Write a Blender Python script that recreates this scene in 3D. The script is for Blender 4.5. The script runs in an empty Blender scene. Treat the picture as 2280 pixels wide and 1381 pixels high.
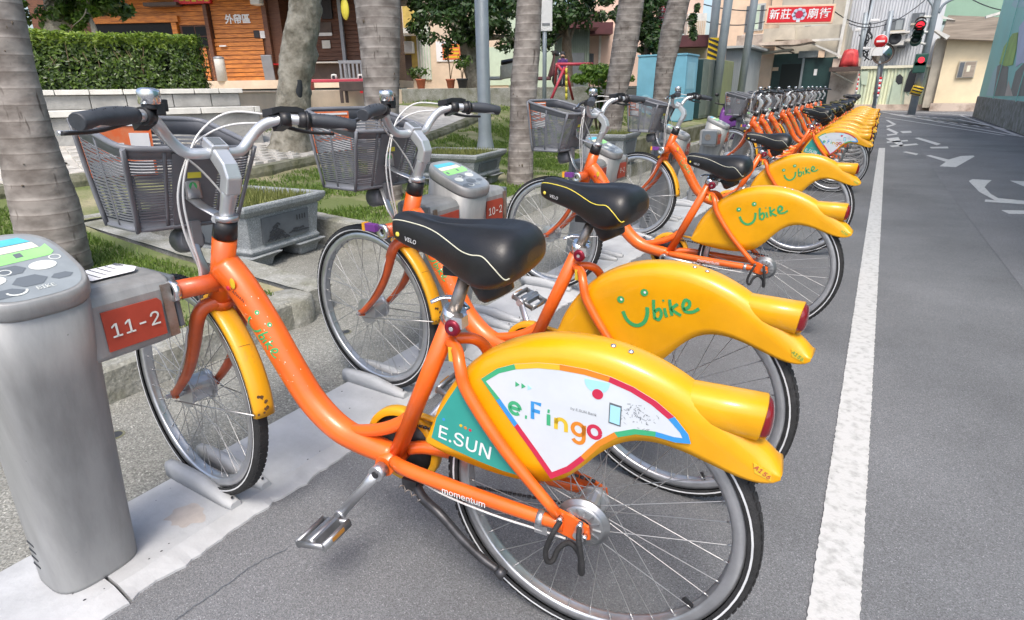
import bpy, bmesh, math, random
from mathutils import Vector, Matrix, noise
R = math.radians
random.seed(7)
SC = bpy.context.scene
COL = SC.collection

# ------------------------------------------------------------------ camera
CAM_H = 1.1633
CAM_F = 1287.08            # focal length in photograph pixels (2280 wide)
CAM_PITCH, CAM_ROLL, CAM_YAW = R(20.728), R(-0.837), R(31.556)
_fw = Vector((-math.sin(CAM_YAW), math.cos(CAM_YAW), 0))
_rt = Vector((math.cos(CAM_YAW), math.sin(CAM_YAW), 0))
_up = Vector((0, 0, 1))
_f2 = _fw * math.cos(CAM_PITCH) - _up * math.sin(CAM_PITCH)
_u2 = _up * math.cos(CAM_PITCH) + _fw * math.sin(CAM_PITCH)
CR = _rt * math.cos(CAM_ROLL) + _u2 * math.sin(CAM_ROLL)
CU = _u2 * math.cos(CAM_ROLL) - _rt * math.sin(CAM_ROLL)
CF = _f2
CO = Vector((0, 0, CAM_H))
cd = bpy.data.cameras.new('camera')
cam = bpy.data.objects.new('camera', cd); COL.objects.link(cam)
m = Matrix((CR, CU, -CF)).transposed().to_4x4(); m.translation = CO
cam.matrix_world = m
cd.sensor_width = 36.0; cd.lens = 36.0 * CAM_F / 2280.0
cd.clip_start = 0.02; cd.clip_end = 500
SC.camera = cam
SC.render.resolution_x, SC.render.resolution_y = 1024, 620

# ------------------------------------------------------------------ world, sun, exposure
SUN_EL, SUN_AZ = R(58), R(150)        # azimuth measured clockwise from +Y (towards +X)
w = bpy.data.worlds.new('World'); SC.world = w; w.use_nodes = True
nt = w.node_tree; bg = nt.nodes['Background']
sky = nt.nodes.new('ShaderNodeTexSky'); sky.sky_type = 'NISHITA'; sky.sun_disc = False
sky.sun_elevation = SUN_EL; sky.sun_rotation = SUN_AZ
sky.air_density = 1.0; sky.dust_density = 4.0; sky.ozone_density = 1.0
nt.links.new(sky.outputs[0], bg.inputs[0]); bg.inputs[1].default_value = 0.15
sl = bpy.data.lights.new('sun', 'SUN'); sl.energy = 1.3; sl.angle = R(18); sl.color = (1.0, 0.96, 0.90)
so = bpy.data.objects.new('sun', sl); COL.objects.link(so)
sd = Vector((math.sin(SUN_AZ) * math.cos(SUN_EL), math.cos(SUN_AZ) * math.cos(SUN_EL), math.sin(SUN_EL)))
so.rotation_euler = sd.to_track_quat('Z', 'Y').to_euler()
SC.view_settings.view_transform = 'Standard'; SC.view_settings.look = 'None'
SC.view_settings.gamma = 1.0; SC.view_settings.use_curve_mapping = False
SC.view_settings.exposure = 0.95
SC.cycles.max_bounces = 6; SC.cycles.diffuse_bounces = 3; SC.cycles.glossy_bounces = 3
SC.cycles.transmission_bounces = 3; SC.cycles.transparent_max_bounces = 6
SC.cycles.caustics_reflective = False; SC.cycles.caustics_refractive = False
try:
    SC.cycles.use_denoising = True
except Exception:
    pass

# ------------------------------------------------------------------ measuring helpers (camera survey)
def ray(u, v):
    return CF + CR * ((u - 1140) / CAM_F) - CU * ((v - 690.5) / CAM_F)
def gz(u, v, z=0.0):                       # the point at height z seen at a photograph pixel
    d = ray(u, v); t = (z - CAM_H) / d.z
    return CO + d * t
def at(u, v, dist):                        # the point at a given horizontal distance from the camera
    d = ray(u, v); t = dist / math.hypot(d.x, d.y)
    return CO + d * t

# ------------------------------------------------------------------ materials
MATS = {}
def mat(name, col, rough=0.5, metal=0.0, var=0.0, vs=6.0, bump=0.0, bs=60.0, spec=0.5, coat=0.0, col2=None, speck=None, specs=200.0, emit=None, stretch=None, thr=(0.35, 0.65), alpha=None, trans=0.0, wear=None):
    if name in MATS:
        return MATS[name]
    m = bpy.data.materials.new(name); m.use_nodes = True
    n = m.node_tree.nodes; l = m.node_tree.links
    b = n['Principled BSDF']
    c = (*col, 1.0)
    b.inputs['Base Color'].default_value = c
    b.inputs['Roughness'].default_value = rough
    b.inputs['Metallic'].default_value = metal
    b.inputs['Specular IOR Level'].default_value = spec
    b.inputs['Coat Weight'].default_value = coat
    b.inputs['Coat Roughness'].default_value = 0.08
    if trans: b.inputs['Transmission Weight'].default_value = trans
    tc = n.new('ShaderNodeTexCoord'); vec = tc.outputs['Object']
    if stretch:
        mp = n.new('ShaderNodeMapping'); mp.inputs['Scale'].default_value = stretch
        l.new(vec, mp.inputs['Vector']); vec = mp.outputs['Vector']
    cur = None
    if var > 0 or col2:
        nz = n.new('ShaderNodeTexNoise'); nz.inputs['Scale'].default_value = vs; nz.inputs['Detail'].default_value = 6
        nz.inputs['Roughness'].default_value = 0.62
        l.new(vec, nz.inputs['Vector'])
        rp = n.new('ShaderNodeValToRGB'); l.new(nz.outputs['Fac'], rp.inputs[0])
        rp.color_ramp.elements[0].position = thr[0]; rp.color_ramp.elements[1].position = thr[1]
        if col2:
            rp.color_ramp.elements[0].color = c; rp.color_ramp.elements[1].color = (*col2, 1)
        else:
            rp.color_ramp.elements[0].color = (*[x * (1 - var) for x in col], 1)
            rp.color_ramp.elements[1].color = (*[min(1, x * (1 + var)) for x in col], 1)
        cur = rp.outputs[0]
        # roughness wanders with the same dirt
        rr = n.new('ShaderNodeMapRange'); rr.inputs['To Min'].default_value = max(0, rough - 0.08); rr.inputs['To Max'].default_value = min(1, rough + 0.10)
        l.new(nz.outputs['Fac'], rr.inputs['Value']); l.new(rr.outputs[0], b.inputs['Roughness'])
    if speck:
        vo = n.new('ShaderNodeTexVoronoi'); vo.inputs['Scale'].default_value = specs
        l.new(vec, vo.inputs['Vector'])
        mr = n.new('ShaderNodeSeparateColor'); l.new(vo.outputs['Color'], mr.inputs[0])
        r2 = n.new('ShaderNodeValToRGB'); l.new(mr.outputs[0], r2.inputs[0])
        e = r2.color_ramp.elements
        e[0].position = 0.0; e[0].color = (*[x * (1 - speck) for x in (1, 1, 1)], 1)
        e[1].position = 0.965; e[1].color = (*[1 + speck * 1.2] * 3, 1); q3 = e.new(0.985); q3.color = (*[1 + speck * 3.2] * 3, 1)
        mx = n.new('ShaderNodeMix'); mx.data_type = 'RGBA'; mx.blend_type = 'MULTIPLY'; mx.inputs[0].default_value = 1.0
        if cur: l.new(cur, mx.inputs[6])
        else: mx.inputs[6].default_value = c
        l.new(r2.outputs[0], mx.inputs[7]); cur = mx.outputs[2]
    if wear:                                # chips and scuffs: colour, scale, threshold
        wn = n.new('ShaderNodeTexNoise'); wn.inputs['Scale'].default_value = wear[1]; wn.inputs['Detail'].default_value = 5; wn.inputs['Roughness'].default_value = 0.7; l.new(tc.outputs['Object'], wn.inputs['Vector'])
        wr = n.new('ShaderNodeValToRGB'); wr.color_ramp.elements[0].position = wear[2]; wr.color_ramp.elements[0].color = (0, 0, 0, 1); wr.color_ramp.elements[1].position = wear[2] + 0.03; wr.color_ramp.elements[1].color = (1, 1, 1, 1); l.new(wn.outputs['Fac'], wr.inputs[0])
        wm = n.new('ShaderNodeMix'); wm.data_type = 'RGBA'; l.new(wr.outputs[0], wm.inputs[0])
        if cur: l.new(cur, wm.inputs[6])
        else: wm.inputs[6].default_value = c
        wm.inputs[7].default_value = (*wear[0], 1); cur = wm.outputs[2]
    if cur: l.new(cur, b.inputs['Base Color'])
    if bump > 0:
        nb = n.new('ShaderNodeTexNoise'); nb.inputs['Scale'].default_value = bs; nb.inputs['Detail'].default_value = 4
        l.new(vec, nb.inputs['Vector'])
        bp = n.new('ShaderNodeBump'); bp.inputs['Strength'].default_value = bump; bp.inputs['Distance'].default_value = 0.02
        l.new(nb.outputs['Fac'], bp.inputs['Height']); l.new(bp.outputs[0], b.inputs['Normal'])
    if emit:
        b.inputs['Emission Color'].default_value = (*col, 1); b.inputs['Emission Strength'].default_value = emit
    MATS[name] = m
    return m

def leaf_mat(name, c1, c2, rough=0.45, tl=0.35):
    if name in MATS: return MATS[name]
    m = bpy.data.materials.new(name); m.use_nodes = True
    n = m.node_tree.nodes; l = m.node_tree.links; b = n['Principled BSDF']
    g = n.new('ShaderNodeNewGeometry'); rp = n.new('ShaderNodeValToRGB')
    l.new(g.outputs['Random Per Island'], rp.inputs[0])
    rp.color_ramp.elements[0].color = (*c1, 1); rp.color_ramp.elements[1].color = (*c2, 1)
    l.new(rp.outputs[0], b.inputs['Base Color']); b.inputs['Roughness'].default_value = rough
    t = n.new('ShaderNodeBsdfTranslucent'); l.new(rp.outputs[0], t.inputs[0])
    mx = n.new('ShaderNodeMixShader'); mx.inputs[0].default_value = tl
    l.new(b.outputs[0], mx.inputs[1]); l.new(t.outputs[0], mx.inputs[2]); l.new(mx.outputs[0], n['Material Output'].inputs[0])
    MATS[name] = m; return m

# ------------------------------------------------------------------ mesh building
def cr_path(pts, sub=6, closed=False):
    P = [Vector(p) for p in pts]; n = len(P); out = []
    if n < 3: return P
    rng = range(n) if closed else range(n - 1)
    for i in rng:
        p0 = P[(i - 1) % n] if closed or i > 0 else P[0] * 2 - P[1]
        p1 = P[i]; p2 = P[(i + 1) % n]
        p3 = P[(i + 2) % n] if closed or i + 2 < n else P[-1] * 2 - P[-2]
        for k in range(sub):
            t = k / sub
            out.append(0.5 * ((2 * p1) + (p2 - p0) * t + (2 * p0 - 5 * p1 + 4 * p2 - p3) * t * t + (3 * p1 - p0 - 3 * p2 + p3) * t ** 3))
    if not closed: out.append(P[-1])
    return out

class MB:
    def __init__(s): s.v = []; s.f = []; s.sm = []
    def add(s, vs, fs, smooth=False):
        o = len(s.v); s.v += [tuple(x) for x in vs]; s.f += [tuple(i + o for i in f) for f in fs]; s.sm += [smooth] * len(fs); return s
    def box(s, a, b, M=None):
        x0, y0, z0 = a; x1, y1, z1 = b
        vs = [Vector(p) for p in ((x0, y0, z0), (x1, y0, z0), (x1, y1, z0), (x0, y1, z0), (x0, y0, z1), (x1, y0, z1), (x1, y1, z1), (x0, y1, z1))]
        if M is not None: vs = [M @ p for p in vs]
        return s.add(vs, [(0, 3, 2, 1), (4, 5, 6, 7), (0, 1, 5, 4), (1, 2, 6, 5), (2, 3, 7, 6), (3, 0, 4, 7)])
    def tube(s, pts, r, n=10, closed=False, cap=True, flat=1.0, upv=None):
        P = [Vector(p) for p in pts]; N = len(P)
        rs = r if isinstance(r, (list, tuple)) else [r] * N
        if len(rs) != N:
            rs = [rs[0] + (rs[-1] - rs[0]) * i / (N - 1) for i in range(N)] if len(rs) == 2 else [rs[min(len(rs) - 1, int(i * (len(rs) - 1) / (N - 1)))] * (1 - ((i * (len(rs) - 1) / (N - 1)) % 1)) + rs[min(len(rs) - 1, int(i * (len(rs) - 1) / (N - 1)) + 1)] * ((i * (len(rs) - 1) / (N - 1)) % 1) for i in range(N)]
        vs = []; fs = []
        T = []
        for i in range(N):
            if closed: d = P[(i + 1) % N] - P[i - 1]
            else: d = P[min(i + 1, N - 1)] - P[max(i - 1, 0)]
            T.append(d.normalized() if d.length > 1e-9 else Vector((0, 0, 1)))
        a = Vector(upv) if upv is not None else (Vector((0, 0, 1)) if abs(T[0].z) < 0.9 else Vector((1, 0, 0)))
        nrm = (a - T[0] * a.dot(T[0])).normalized()
        for i in range(N):
            if i > 0:
                nrm = nrm - T[i] * nrm.dot(T[i])
                nrm = nrm.normalized() if nrm.length > 1e-9 else Vector((1, 0, 0))
            bn = T[i].cross(nrm)
            for k in range(n):
                t = 2 * math.pi * k / n
                vs.append(P[i] + nrm * (math.cos(t) * rs[i] * flat) + bn * (math.sin(t) * rs[i]))
        for i in range(N if closed else N - 1):
            for k in range(n):
                a0 = i * n + k; a1 = i * n + (k + 1) % n; j = (i + 1) % N
                fs.append((a0, a1, j * n + (k + 1) % n, j * n + k))
        s.add(vs, fs, True)
        if cap and not closed:
            o = len(s.v) - len(vs)
            s.f.append(tuple(o + k for k in reversed(range(n)))); s.sm.append(False)
            s.f.append(tuple(o + (N - 1) * n + k for k in range(n))); s.sm.append(False)
        return s
    def cyl(s, a, b, r, n=16, r2=None): return s.tube([a, b], [r, r if r2 is None else r2], n)
    def lathe(s, prof, c=(0, 0, 0), ax='z', n=32, smooth=True, closed=False, M=None):
        vs = []; fs = []; m_ = len(prof)
        for k in range(n):
            t = 2 * math.pi * k / n; ct, st = math.cos(t), math.sin(t)
            for (r, h) in prof:
                p = {'z': (r * ct, r * st, h), 'y': (r * ct, h, r * st), 'x': (h, r * ct, r * st)}[ax]
                q = Vector(p) + Vector(c)
                vs.append(M @ q if M is not None else q)
        for k in range(n):
            k2 = (k + 1) % n
            for j in range(m_ if closed else m_ - 1):
                j2 = (j + 1) % m_
                f = (k * m_ + j, k2 * m_ + j, k2 * m_ + j2, k * m_ + j2)
                fs.append(f if ax != 'y' else f[::-1])
        return s.add(vs, fs, smooth)
    def poly(s, pts): return s.add(pts, [tuple(range(len(pts)))])
    def prism(s, pts, off, smooth=False):       # planar loop pushed along the vector off, closed
        P = [Vector(p) for p in pts]; o = Vector(off); n = len(P)
        vs = P + [p + o for p in P]
        return s.add(vs, [tuple(range(n))[::-1], tuple(range(n, 2 * n))] + [(i, (i + 1) % n, n + (i + 1) % n, n + i) for i in range(n)], smooth)
    def loft(s, rings, smooth=True, cap=True, closed=True):
        n = len(rings[0]); vs = [p for r in rings for p in r]; fs = []
        for i in range(len(rings) - 1):
            for k in range(n if closed else n - 1):
                k2 = (k + 1) % n
                fs.append((i * n + k, i * n + k2, (i + 1) * n + k2, (i + 1) * n + k))
        s.add(vs, fs, smooth)
        if cap:
            o = len(s.v) - len(vs)
            s.f.append(tuple(o + k for k in reversed(range(n)))); s.sm.append(False)
            s.f.append(tuple(o + (len(rings) - 1) * n + k for k in range(n))); s.sm.append(False)
        return s
    def ball(s, c, r, n=12, m=8, sq=(1, 1, 1)):
        c = Vector(c); rings = []
        prof = [(math.sin(math.pi * j / m), -math.cos(math.pi * j / m)) for j in range(m + 1)]
        prof[0] = (1e-4, -1); prof[-1] = (1e-4, 1)
        vs = []
        for (pr, ph) in prof:
            rings.append([c + Vector((pr * math.cos(2 * math.pi * k / n) * r * sq[0], pr * math.sin(2 * math.pi * k / n) * r * sq[1], ph * r * sq[2])) for k in range(n)])
        return s.loft(rings, True, True)
    def ribbon(s, pts, w, nrm):                 # flat stroke of width w lying across the normal
        P = [Vector(p) for p in pts]; N = len(P); nl = nrm if isinstance(nrm, list) else [nrm] * N; vs = []
        for i in range(N):
            d = (P[min(i + 1, N - 1)] - P[max(i - 1, 0)]).normalized(); sd_ = Vector(nl[i]).normalized().cross(d)
            wi = w if not isinstance(w, (list, tuple)) else w[0] + (w[1] - w[0]) * i / (N - 1)
            vs += [P[i] - sd_ * wi / 2, P[i] + sd_ * wi / 2]
        return s.add(vs, [(2 * i, 2 * i + 2, 2 * i + 3, 2 * i + 1) for i in range(N - 1)])
    def mesh(s, name, material):
        me = bpy.data.meshes.new(name); me.from_pydata(s.v, [], s.f)
        me.polygons.foreach_set('use_smooth', s.sm)
        if material: me.materials.append(MATS[material] if isinstance(material, str) else material)
        me.update(); return me
    def build(s, name, material, parent=None, bevel=0.0, bseg=2, fix=False):
        me = s.mesh(name, material)
        if fix or bevel:
            bm = bmesh.new(); bm.from_mesh(me)
            if fix: bmesh.ops.remove_doubles(bm, verts=bm.verts, dist=1e-5)
            bmesh.ops.recalc_face_normals(bm, faces=bm.faces); bm.to_mesh(me); bm.free()
        o = bpy.data.objects.new(name, me); COL.objects.link(o)
        if parent is not None: o.parent = parent
        if bevel:
            md = o.modifiers.new('bevel', 'BEVEL'); md.width = bevel; md.segments = bseg; md.limit_method = 'ANGLE'; md.angle_limit = R(35)
            md.harden_normals = False
        return o

def tag(o, label=None, cat=None, group=None, kind=None):
    if label: o['label'] = label
    if cat: o['category'] = cat
    if group: o['group'] = group
    if kind: o['kind'] = kind
    return o
def empty(name, loc=(0, 0, 0), rz=0.0, label=None, cat=None, group=None):
    o = bpy.data.objects.new(name, None); COL.objects.link(o)
    o.location = loc; o.rotation_euler = (0, 0, rz); o.empty_display_size = 0.1
    return tag(o, label, cat, group)
def struct(name, mb, material, **k):
    return tag(mb.build(name, material, **k), kind='structure')
def copy_tree(o, parent=None):
    c = o.copy(); COL.objects.link(c); c.parent = parent
    for ch in list(o.children): copy_tree(ch, c)
    return c

FONT = None
try:                                        # Blender's own interface face, if this build carries it
    FONT = bpy.data.fonts.load(bpy.utils.resource_path('LOCAL') + '/datafiles/fonts/Inter.woff2')
except Exception:
    FONT = None
def text_mesh(txt, size, bold=0.0, align='CENTER', depth=0.0, shear=0.0, space=1.0):
    cu = bpy.data.curves.new('lettering', 'FONT'); cu.body = txt; cu.size = size
    if FONT and all(ord(c) < 256 for c in txt): cu.font = FONT
    cu.size = size
    if not all(ord(c) < 256 for c in txt): cu.offset = bold * size
    cu.align_x = align; cu.align_y = 'CENTER'; cu.extrude = depth; cu.shear = shear; cu.space_character = space
    cu.resolution_u = 4
    o = bpy.data.objects.new('lettering', cu); COL.objects.link(o)
    dg = bpy.context.evaluated_depsgraph_get()
    me = bpy.data.meshes.new_from_object(o.evaluated_get(dg))
    bpy.data.objects.remove(o); bpy.data.curves.remove(cu)
    if bold and all(ord(c) < 256 for c in txt):   # heavier face: the outline struck several times, a hair apart in depth
        bm = bmesh.new()
        for k, (dx, dy) in enumerate(((0, 0), (1, 0), (-1, 0), (0, 1), (0, -1), (0.7, 0.7), (-0.7, 0.7), (0.7, -0.7), (-0.7, -0.7))):
            m2 = me.copy(); m2.transform(Matrix.Translation((dx * bold * size, dy * bold * size, 0.00004 * k))); bm.from_mesh(m2); bpy.data.meshes.remove(m2)
        bm.to_mesh(me); bm.free()
    return me
def text(name, txt, size, material, origin, xdir, ydir, parent=None, **k):
    me = text_mesh(txt, size, **k); me.materials.clear(); me.materials.append(MATS[material])
    x = Vector(xdir).normalized(); y = Vector(ydir); y = (y - x * y.dot(x)).normalized(); z = x.cross(y)
    M = Matrix((x, y, z)).transposed().to_4x4(); M.translation = Vector(origin)
    me.transform(M)
    o = bpy.data.objects.new(name, me); COL.objects.link(o)
    if parent is not None: o.parent = parent
    return o
def bez(p, q, n, sag):                      # a hanging cable
    p = Vector(p); q = Vector(q)
    return [p.lerp(q, i / n) - Vector((0, 0, sag * 4 * (i / n) * (1 - i / n))) for i in range(n + 1)]
# ------------------------------------------------------------------ palette
mat('asphalt', (0.138, 0.142, 0.148), 0.92, var=0.20, vs=0.7, bump=0.30, bs=240, speck=0.30, specs=420, spec=0.3)
mat('road_paint', (0.49, 0.49, 0.48), 0.8, col2=(0.31, 0.31, 0.30), vs=30, thr=(0.48, 0.72), bump=0.12, bs=150, spec=0.3, wear=((0.24, 0.24, 0.24), 60, 0.66))
mat('plinth', (0.42, 0.43, 0.44), 0.62, var=0.13, vs=5, bump=0.12, bs=40, spec=0.4)
mat('pebble', (0.215, 0.215, 0.195), 0.9, var=0.18, vs=2, bump=0.4, bs=150, speck=0.34, specs=190, spec=0.3)
mat('concrete', (0.33, 0.33, 0.31), 0.9, col2=(0.17, 0.17, 0.13), vs=4, bump=0.4, bs=30, speck=0.15, specs=120, spec=0.25)
mat('concrete_pale', (0.52, 0.51, 0.48), 0.85, var=0.2, vs=3, bump=0.3, bs=25, spec=0.25)
mat('mossy', (0.24, 0.235, 0.18), 0.95, col2=(0.10, 0.105, 0.055), vs=5, bump=0.6, bs=25, spec=0.2)
mat('soil', (0.13, 0.16, 0.06), 1.0, col2=(0.34, 0.30, 0.20), vs=1.6, bump=0.6, bs=30, thr=(0.45, 0.7), spec=0.2)
mat('terrace', (0.42, 0.37, 0.29), 0.9, var=0.2, vs=1.5, bump=0.3, bs=20, spec=0.2)
mat('paver', (0.46, 0.44, 0.40), 0.9, var=0.22, vs=6, bump=0.4, bs=40, spec=0.2)
mat('orange', (0.76, 0.125, 0.012), 0.34, var=0.10, vs=9, bump=0.02, bs=90, coat=0.3, wear=((0.30, 0.20, 0.14), 34, 0.70))
mat('orange_dirty', (0.62, 0.105, 0.020), 0.40, col2=(0.40, 0.07, 0.02), vs=12, coat=0.25)
mat('yellow', (0.71, 0.335, 0.003), 0.32, var=0.08, vs=5, bump=0.02, bs=40, coat=0.3, wear=((0.36, 0.16, 0.01), 26, 0.71))
mat('yellow_worn', (0.68, 0.33, 0.010), 0.36, col2=(0.50, 0.26, 0.03), vs=16, thr=(0.62, 0.72), coat=0.2)
mat('black_vinyl', (0.010, 0.010, 0.011), 0.40, var=0.2, vs=20, bump=0.06, bs=300, spec=0.55)
mat('black_plastic', (0.018, 0.018, 0.020), 0.42, var=0.2, vs=30)
mat('rubber', (0.020, 0.020, 0.021), 0.72, var=0.3, vs=40, bump=0.3, bs=260)
mat('grip_rubber', (0.040, 0.045, 0.054), 0.55, var=0.2, vs=30, bump=0.05, bs=200)
mat('stripe', (0.62, 0.63, 0.64), 0.45, var=0.1, vs=20)
mat('alu', (0.55, 0.56, 0.58), 0.34, metal=0.85, var=0.12, vs=14)
mat('alu_bright', (0.72, 0.73, 0.75), 0.20, metal=0.95, var=0.08, vs=20)
mat('alu_paint', (0.56, 0.58, 0.60), 0.30, metal=0.55, var=0.08, vs=12, coat=0.2)
mat('steel_worn', (0.36, 0.34, 0.32), 0.42, metal=0.8, col2=(0.24, 0.19, 0.15), vs=30)
mat('dark_steel', (0.06, 0.06, 0.065), 0.4, metal=0.6, var=0.3, vs=30)
mat('spoke', (0.42, 0.42, 0.42), 0.35, metal=0.8)
mat('drum', (0.36, 0.37, 0.38), 0.38, metal=0.85, var=0.15, vs=20)
mat('cable', (0.58, 0.58, 0.57), 0.35)
mat('basket', (0.150, 0.157, 0.175), 0.42, var=0.15, vs=10)
mat('kiosk', (0.295, 0.30, 0.30), 0.46, metal=0.25, var=0.16, vs=3, bump=0.03, bs=60, stretch=(5, 5, 0.8), coat=0.05, wear=((0.07, 0.07, 0.07), 30, 0.70))
mat('kiosk_top', (0.26, 0.29, 0.31), 0.30, var=0.12, vs=10, coat=0.4)
mat('kiosk_dark', (0.13, 0.15, 0.17), 0.4)
mat('kiosk_pale', (0.62, 0.65, 0.62), 0.5, var=0.1, vs=20)
mat('cyan', (0.10, 0.48, 0.62), 0.45, var=0.08, vs=20)
mat('lime', (0.28, 0.66, 0.22), 0.45, var=0.08, vs=20)
mat('cream', (0.72, 0.70, 0.55), 0.5, var=0.08, vs=20)
mat('red_panel', (0.36, 0.052, 0.030), 0.45, var=0.12, vs=14)
mat('white', (0.74, 0.74, 0.74), 0.5, var=0.05, vs=15)
mat('white_film', (0.60, 0.64, 0.68), 0.32, var=0.04, vs=9, coat=0.2)
mat('paper', (0.70, 0.70, 0.73), 0.8, var=0.06, vs=30)
mat('ink', (0.03, 0.03, 0.035), 0.7)
mat('green_ink', (0.045, 0.33, 0.11), 0.4)
mat('dark_green_ink', (0.20, 0.33, 0.03), 0.4)
mat('teal', (0.035, 0.32, 0.27), 0.34, var=0.05, vs=9, coat=0.2)
mat('b_green', (0.05, 0.38, 0.18), 0.4); mat('b_blue', (0.04, 0.27, 0.62), 0.4); mat('b_red', (0.52, 0.025, 0.07), 0.4)
mat('b_orange', (0.66, 0.22, 0.02), 0.4); mat('b_yellow', (0.66, 0.45, 0.03), 0.4); mat('b_sky', (0.36, 0.66, 0.80), 0.4)
mat('bark_stain', (0.10, 0.05, 0.02), 0.8, var=0.3, vs=60)
mat('lens_red', (0.18, 0.006, 0.010), 0.12, coat=0.6)
mat('amber_dark', (0.32, 0.15, 0.03), 0.3)
mat('amber', (0.75, 0.36, 0.03), 0.25, coat=0.3); mat('purple', (0.16, 0.04, 0.24), 0.4)
mat('wine', (0.22, 0.01, 0.03), 0.3, metal=0.4)
mat('label_orange', (0.72, 0.13, 0.03), 0.5, col2=(0.65, 0.22, 0.10), vs=40)
mat('piping_pale', (0.55, 0.54, 0.42), 0.5); mat('piping_yellow', (0.75, 0.62, 0.08), 0.5)
mat('dial_yellow', (0.62, 0.55, 0.06), 0.5)
mat('stone', (0.25, 0.27, 0.28), 0.85, var=0.14, vs=4, bump=0.15, bs=60, speck=0.22, specs=160, spec=0.3)
mat('slate', (0.105, 0.120, 0.135), 0.75, var=0.15, vs=6, bump=0.1, bs=40)
mat('slate_dark', (0.030, 0.034, 0.040), 0.8)
# ================================================================== BICYCLES
# local frame: x forward, y to the rider's left, z up; origin under the rear axle
TY = 0.338                                  # tyre radius
BBX, BBZ = 0.50, 0.325
HUB_F = Vector((1.215, 0, 0.361)); HUB_R = Vector((0, 0, 0.336))
STEER_A = Vector((0.95, 0, 0.831)); STEER_D = Vector((-0.335, 0, 0.942)).normalized()
def steer(a):
    return Matrix.Translation(STEER_A) @ Matrix.Rotation(a, 4, STEER_D) @ Matrix.Translation(-STEER_A)

def wheel_parts(kind):
    """meshes about the hub at the origin"""
    out = {}
    rim = [(0.285, -0.008), (0.283, -0.013), (0.291, -0.0150), (0.309, -0.0145), (0.311, -0.012), (0.304, -0.008), (0.304, 0.008), (0.311, 0.012), (0.309, 0.0145), (0.291, 0.0150), (0.283, 0.013), (0.285, 0.008)]
    out['rim'] = MB().lathe(rim, ax='y', n=64, closed=True)
    ty = []
    for k in range(15):
        t = math.pi * (k / 14) * 1.28 - math.pi * 0.14
        ty.append((0.3185 + 0.0195 * math.sin(t), -0.0205 * math.cos(t)))
    tb = MB().lathe(ty, ax='y', n=72)
    # tread blocks
    for k in range(96):
        a = 2 * math.pi * k / 96
        for s in (-1, 1):
            M = Matrix.Rotation(-(a + (0.03 if s > 0 else 0)), 4, 'Y')
            tb.box((0.3350, s * 0.0030, -0.0072), (0.3376, s * 0.0125, 0.0072), M)
    out['tyre'] = tb
    st = MB()
    for s in (-1, 1):
        st.lathe([(0.3175, s * 0.0208), (0.3215, s * 0.0211)] if s > 0 else [(0.3215, s * 0.0211), (0.3175, s * 0.0208)], ax='y', n=72)
    out['stripe'] = st
    sp = MB(); hr = 0.030 if kind == 'rear' else 0.040
    nsp = 36
    for k in range(nsp):
        side = 1 if k % 2 else -1
        a = 2 * math.pi * k / nsp
        lead = 1 if (k // 2) % 2 else -1
        ha = a + lead * R(62)
        p = Vector((hr * math.cos(ha), side * 0.030, hr * math.sin(ha)))
        q = Vector((0.288 * math.cos(a), side * 0.002, 0.288 * math.sin(a)))
        sp.tube([p, q], 0.0011, 5, cap=False)
        d = (q - p).normalized(); sp.tube([q - d * 0.014, q], 0.0022, 5)
    out['spokes'] = sp
    hub = MB()
    if kind == 'front':
        hub.lathe([(0.0, -0.055), (0.012, -0.055), (0.012, -0.042), (0.046, -0.040), (0.048, -0.034), (0.040, -0.030), (0.040, 0.0), (0.043, 0.028), (0.050, 0.031), (0.050, 0.036), (0.012, 0.042), (0.012, 0.055), (0.006, 0.056), (0.006, 0.086), (0.0, 0.086)], ax='y', n=28)
    else:
        hub.lathe([(0.0, -0.07), (0.01, -0.07), (0.01, -0.04), (0.033, -0.036), (0.033, -0.030), (0.028, -0.028), (0.028, 0.028), (0.034, 0.030), (0.034, 0.036), (0.012, 0.038), (0.008, 0.09), (0.0, 0.09)], ax='y', n=24)
    out['hub'] = hub; hub.sm = [False] * len(hub.sm)
    return out

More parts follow.
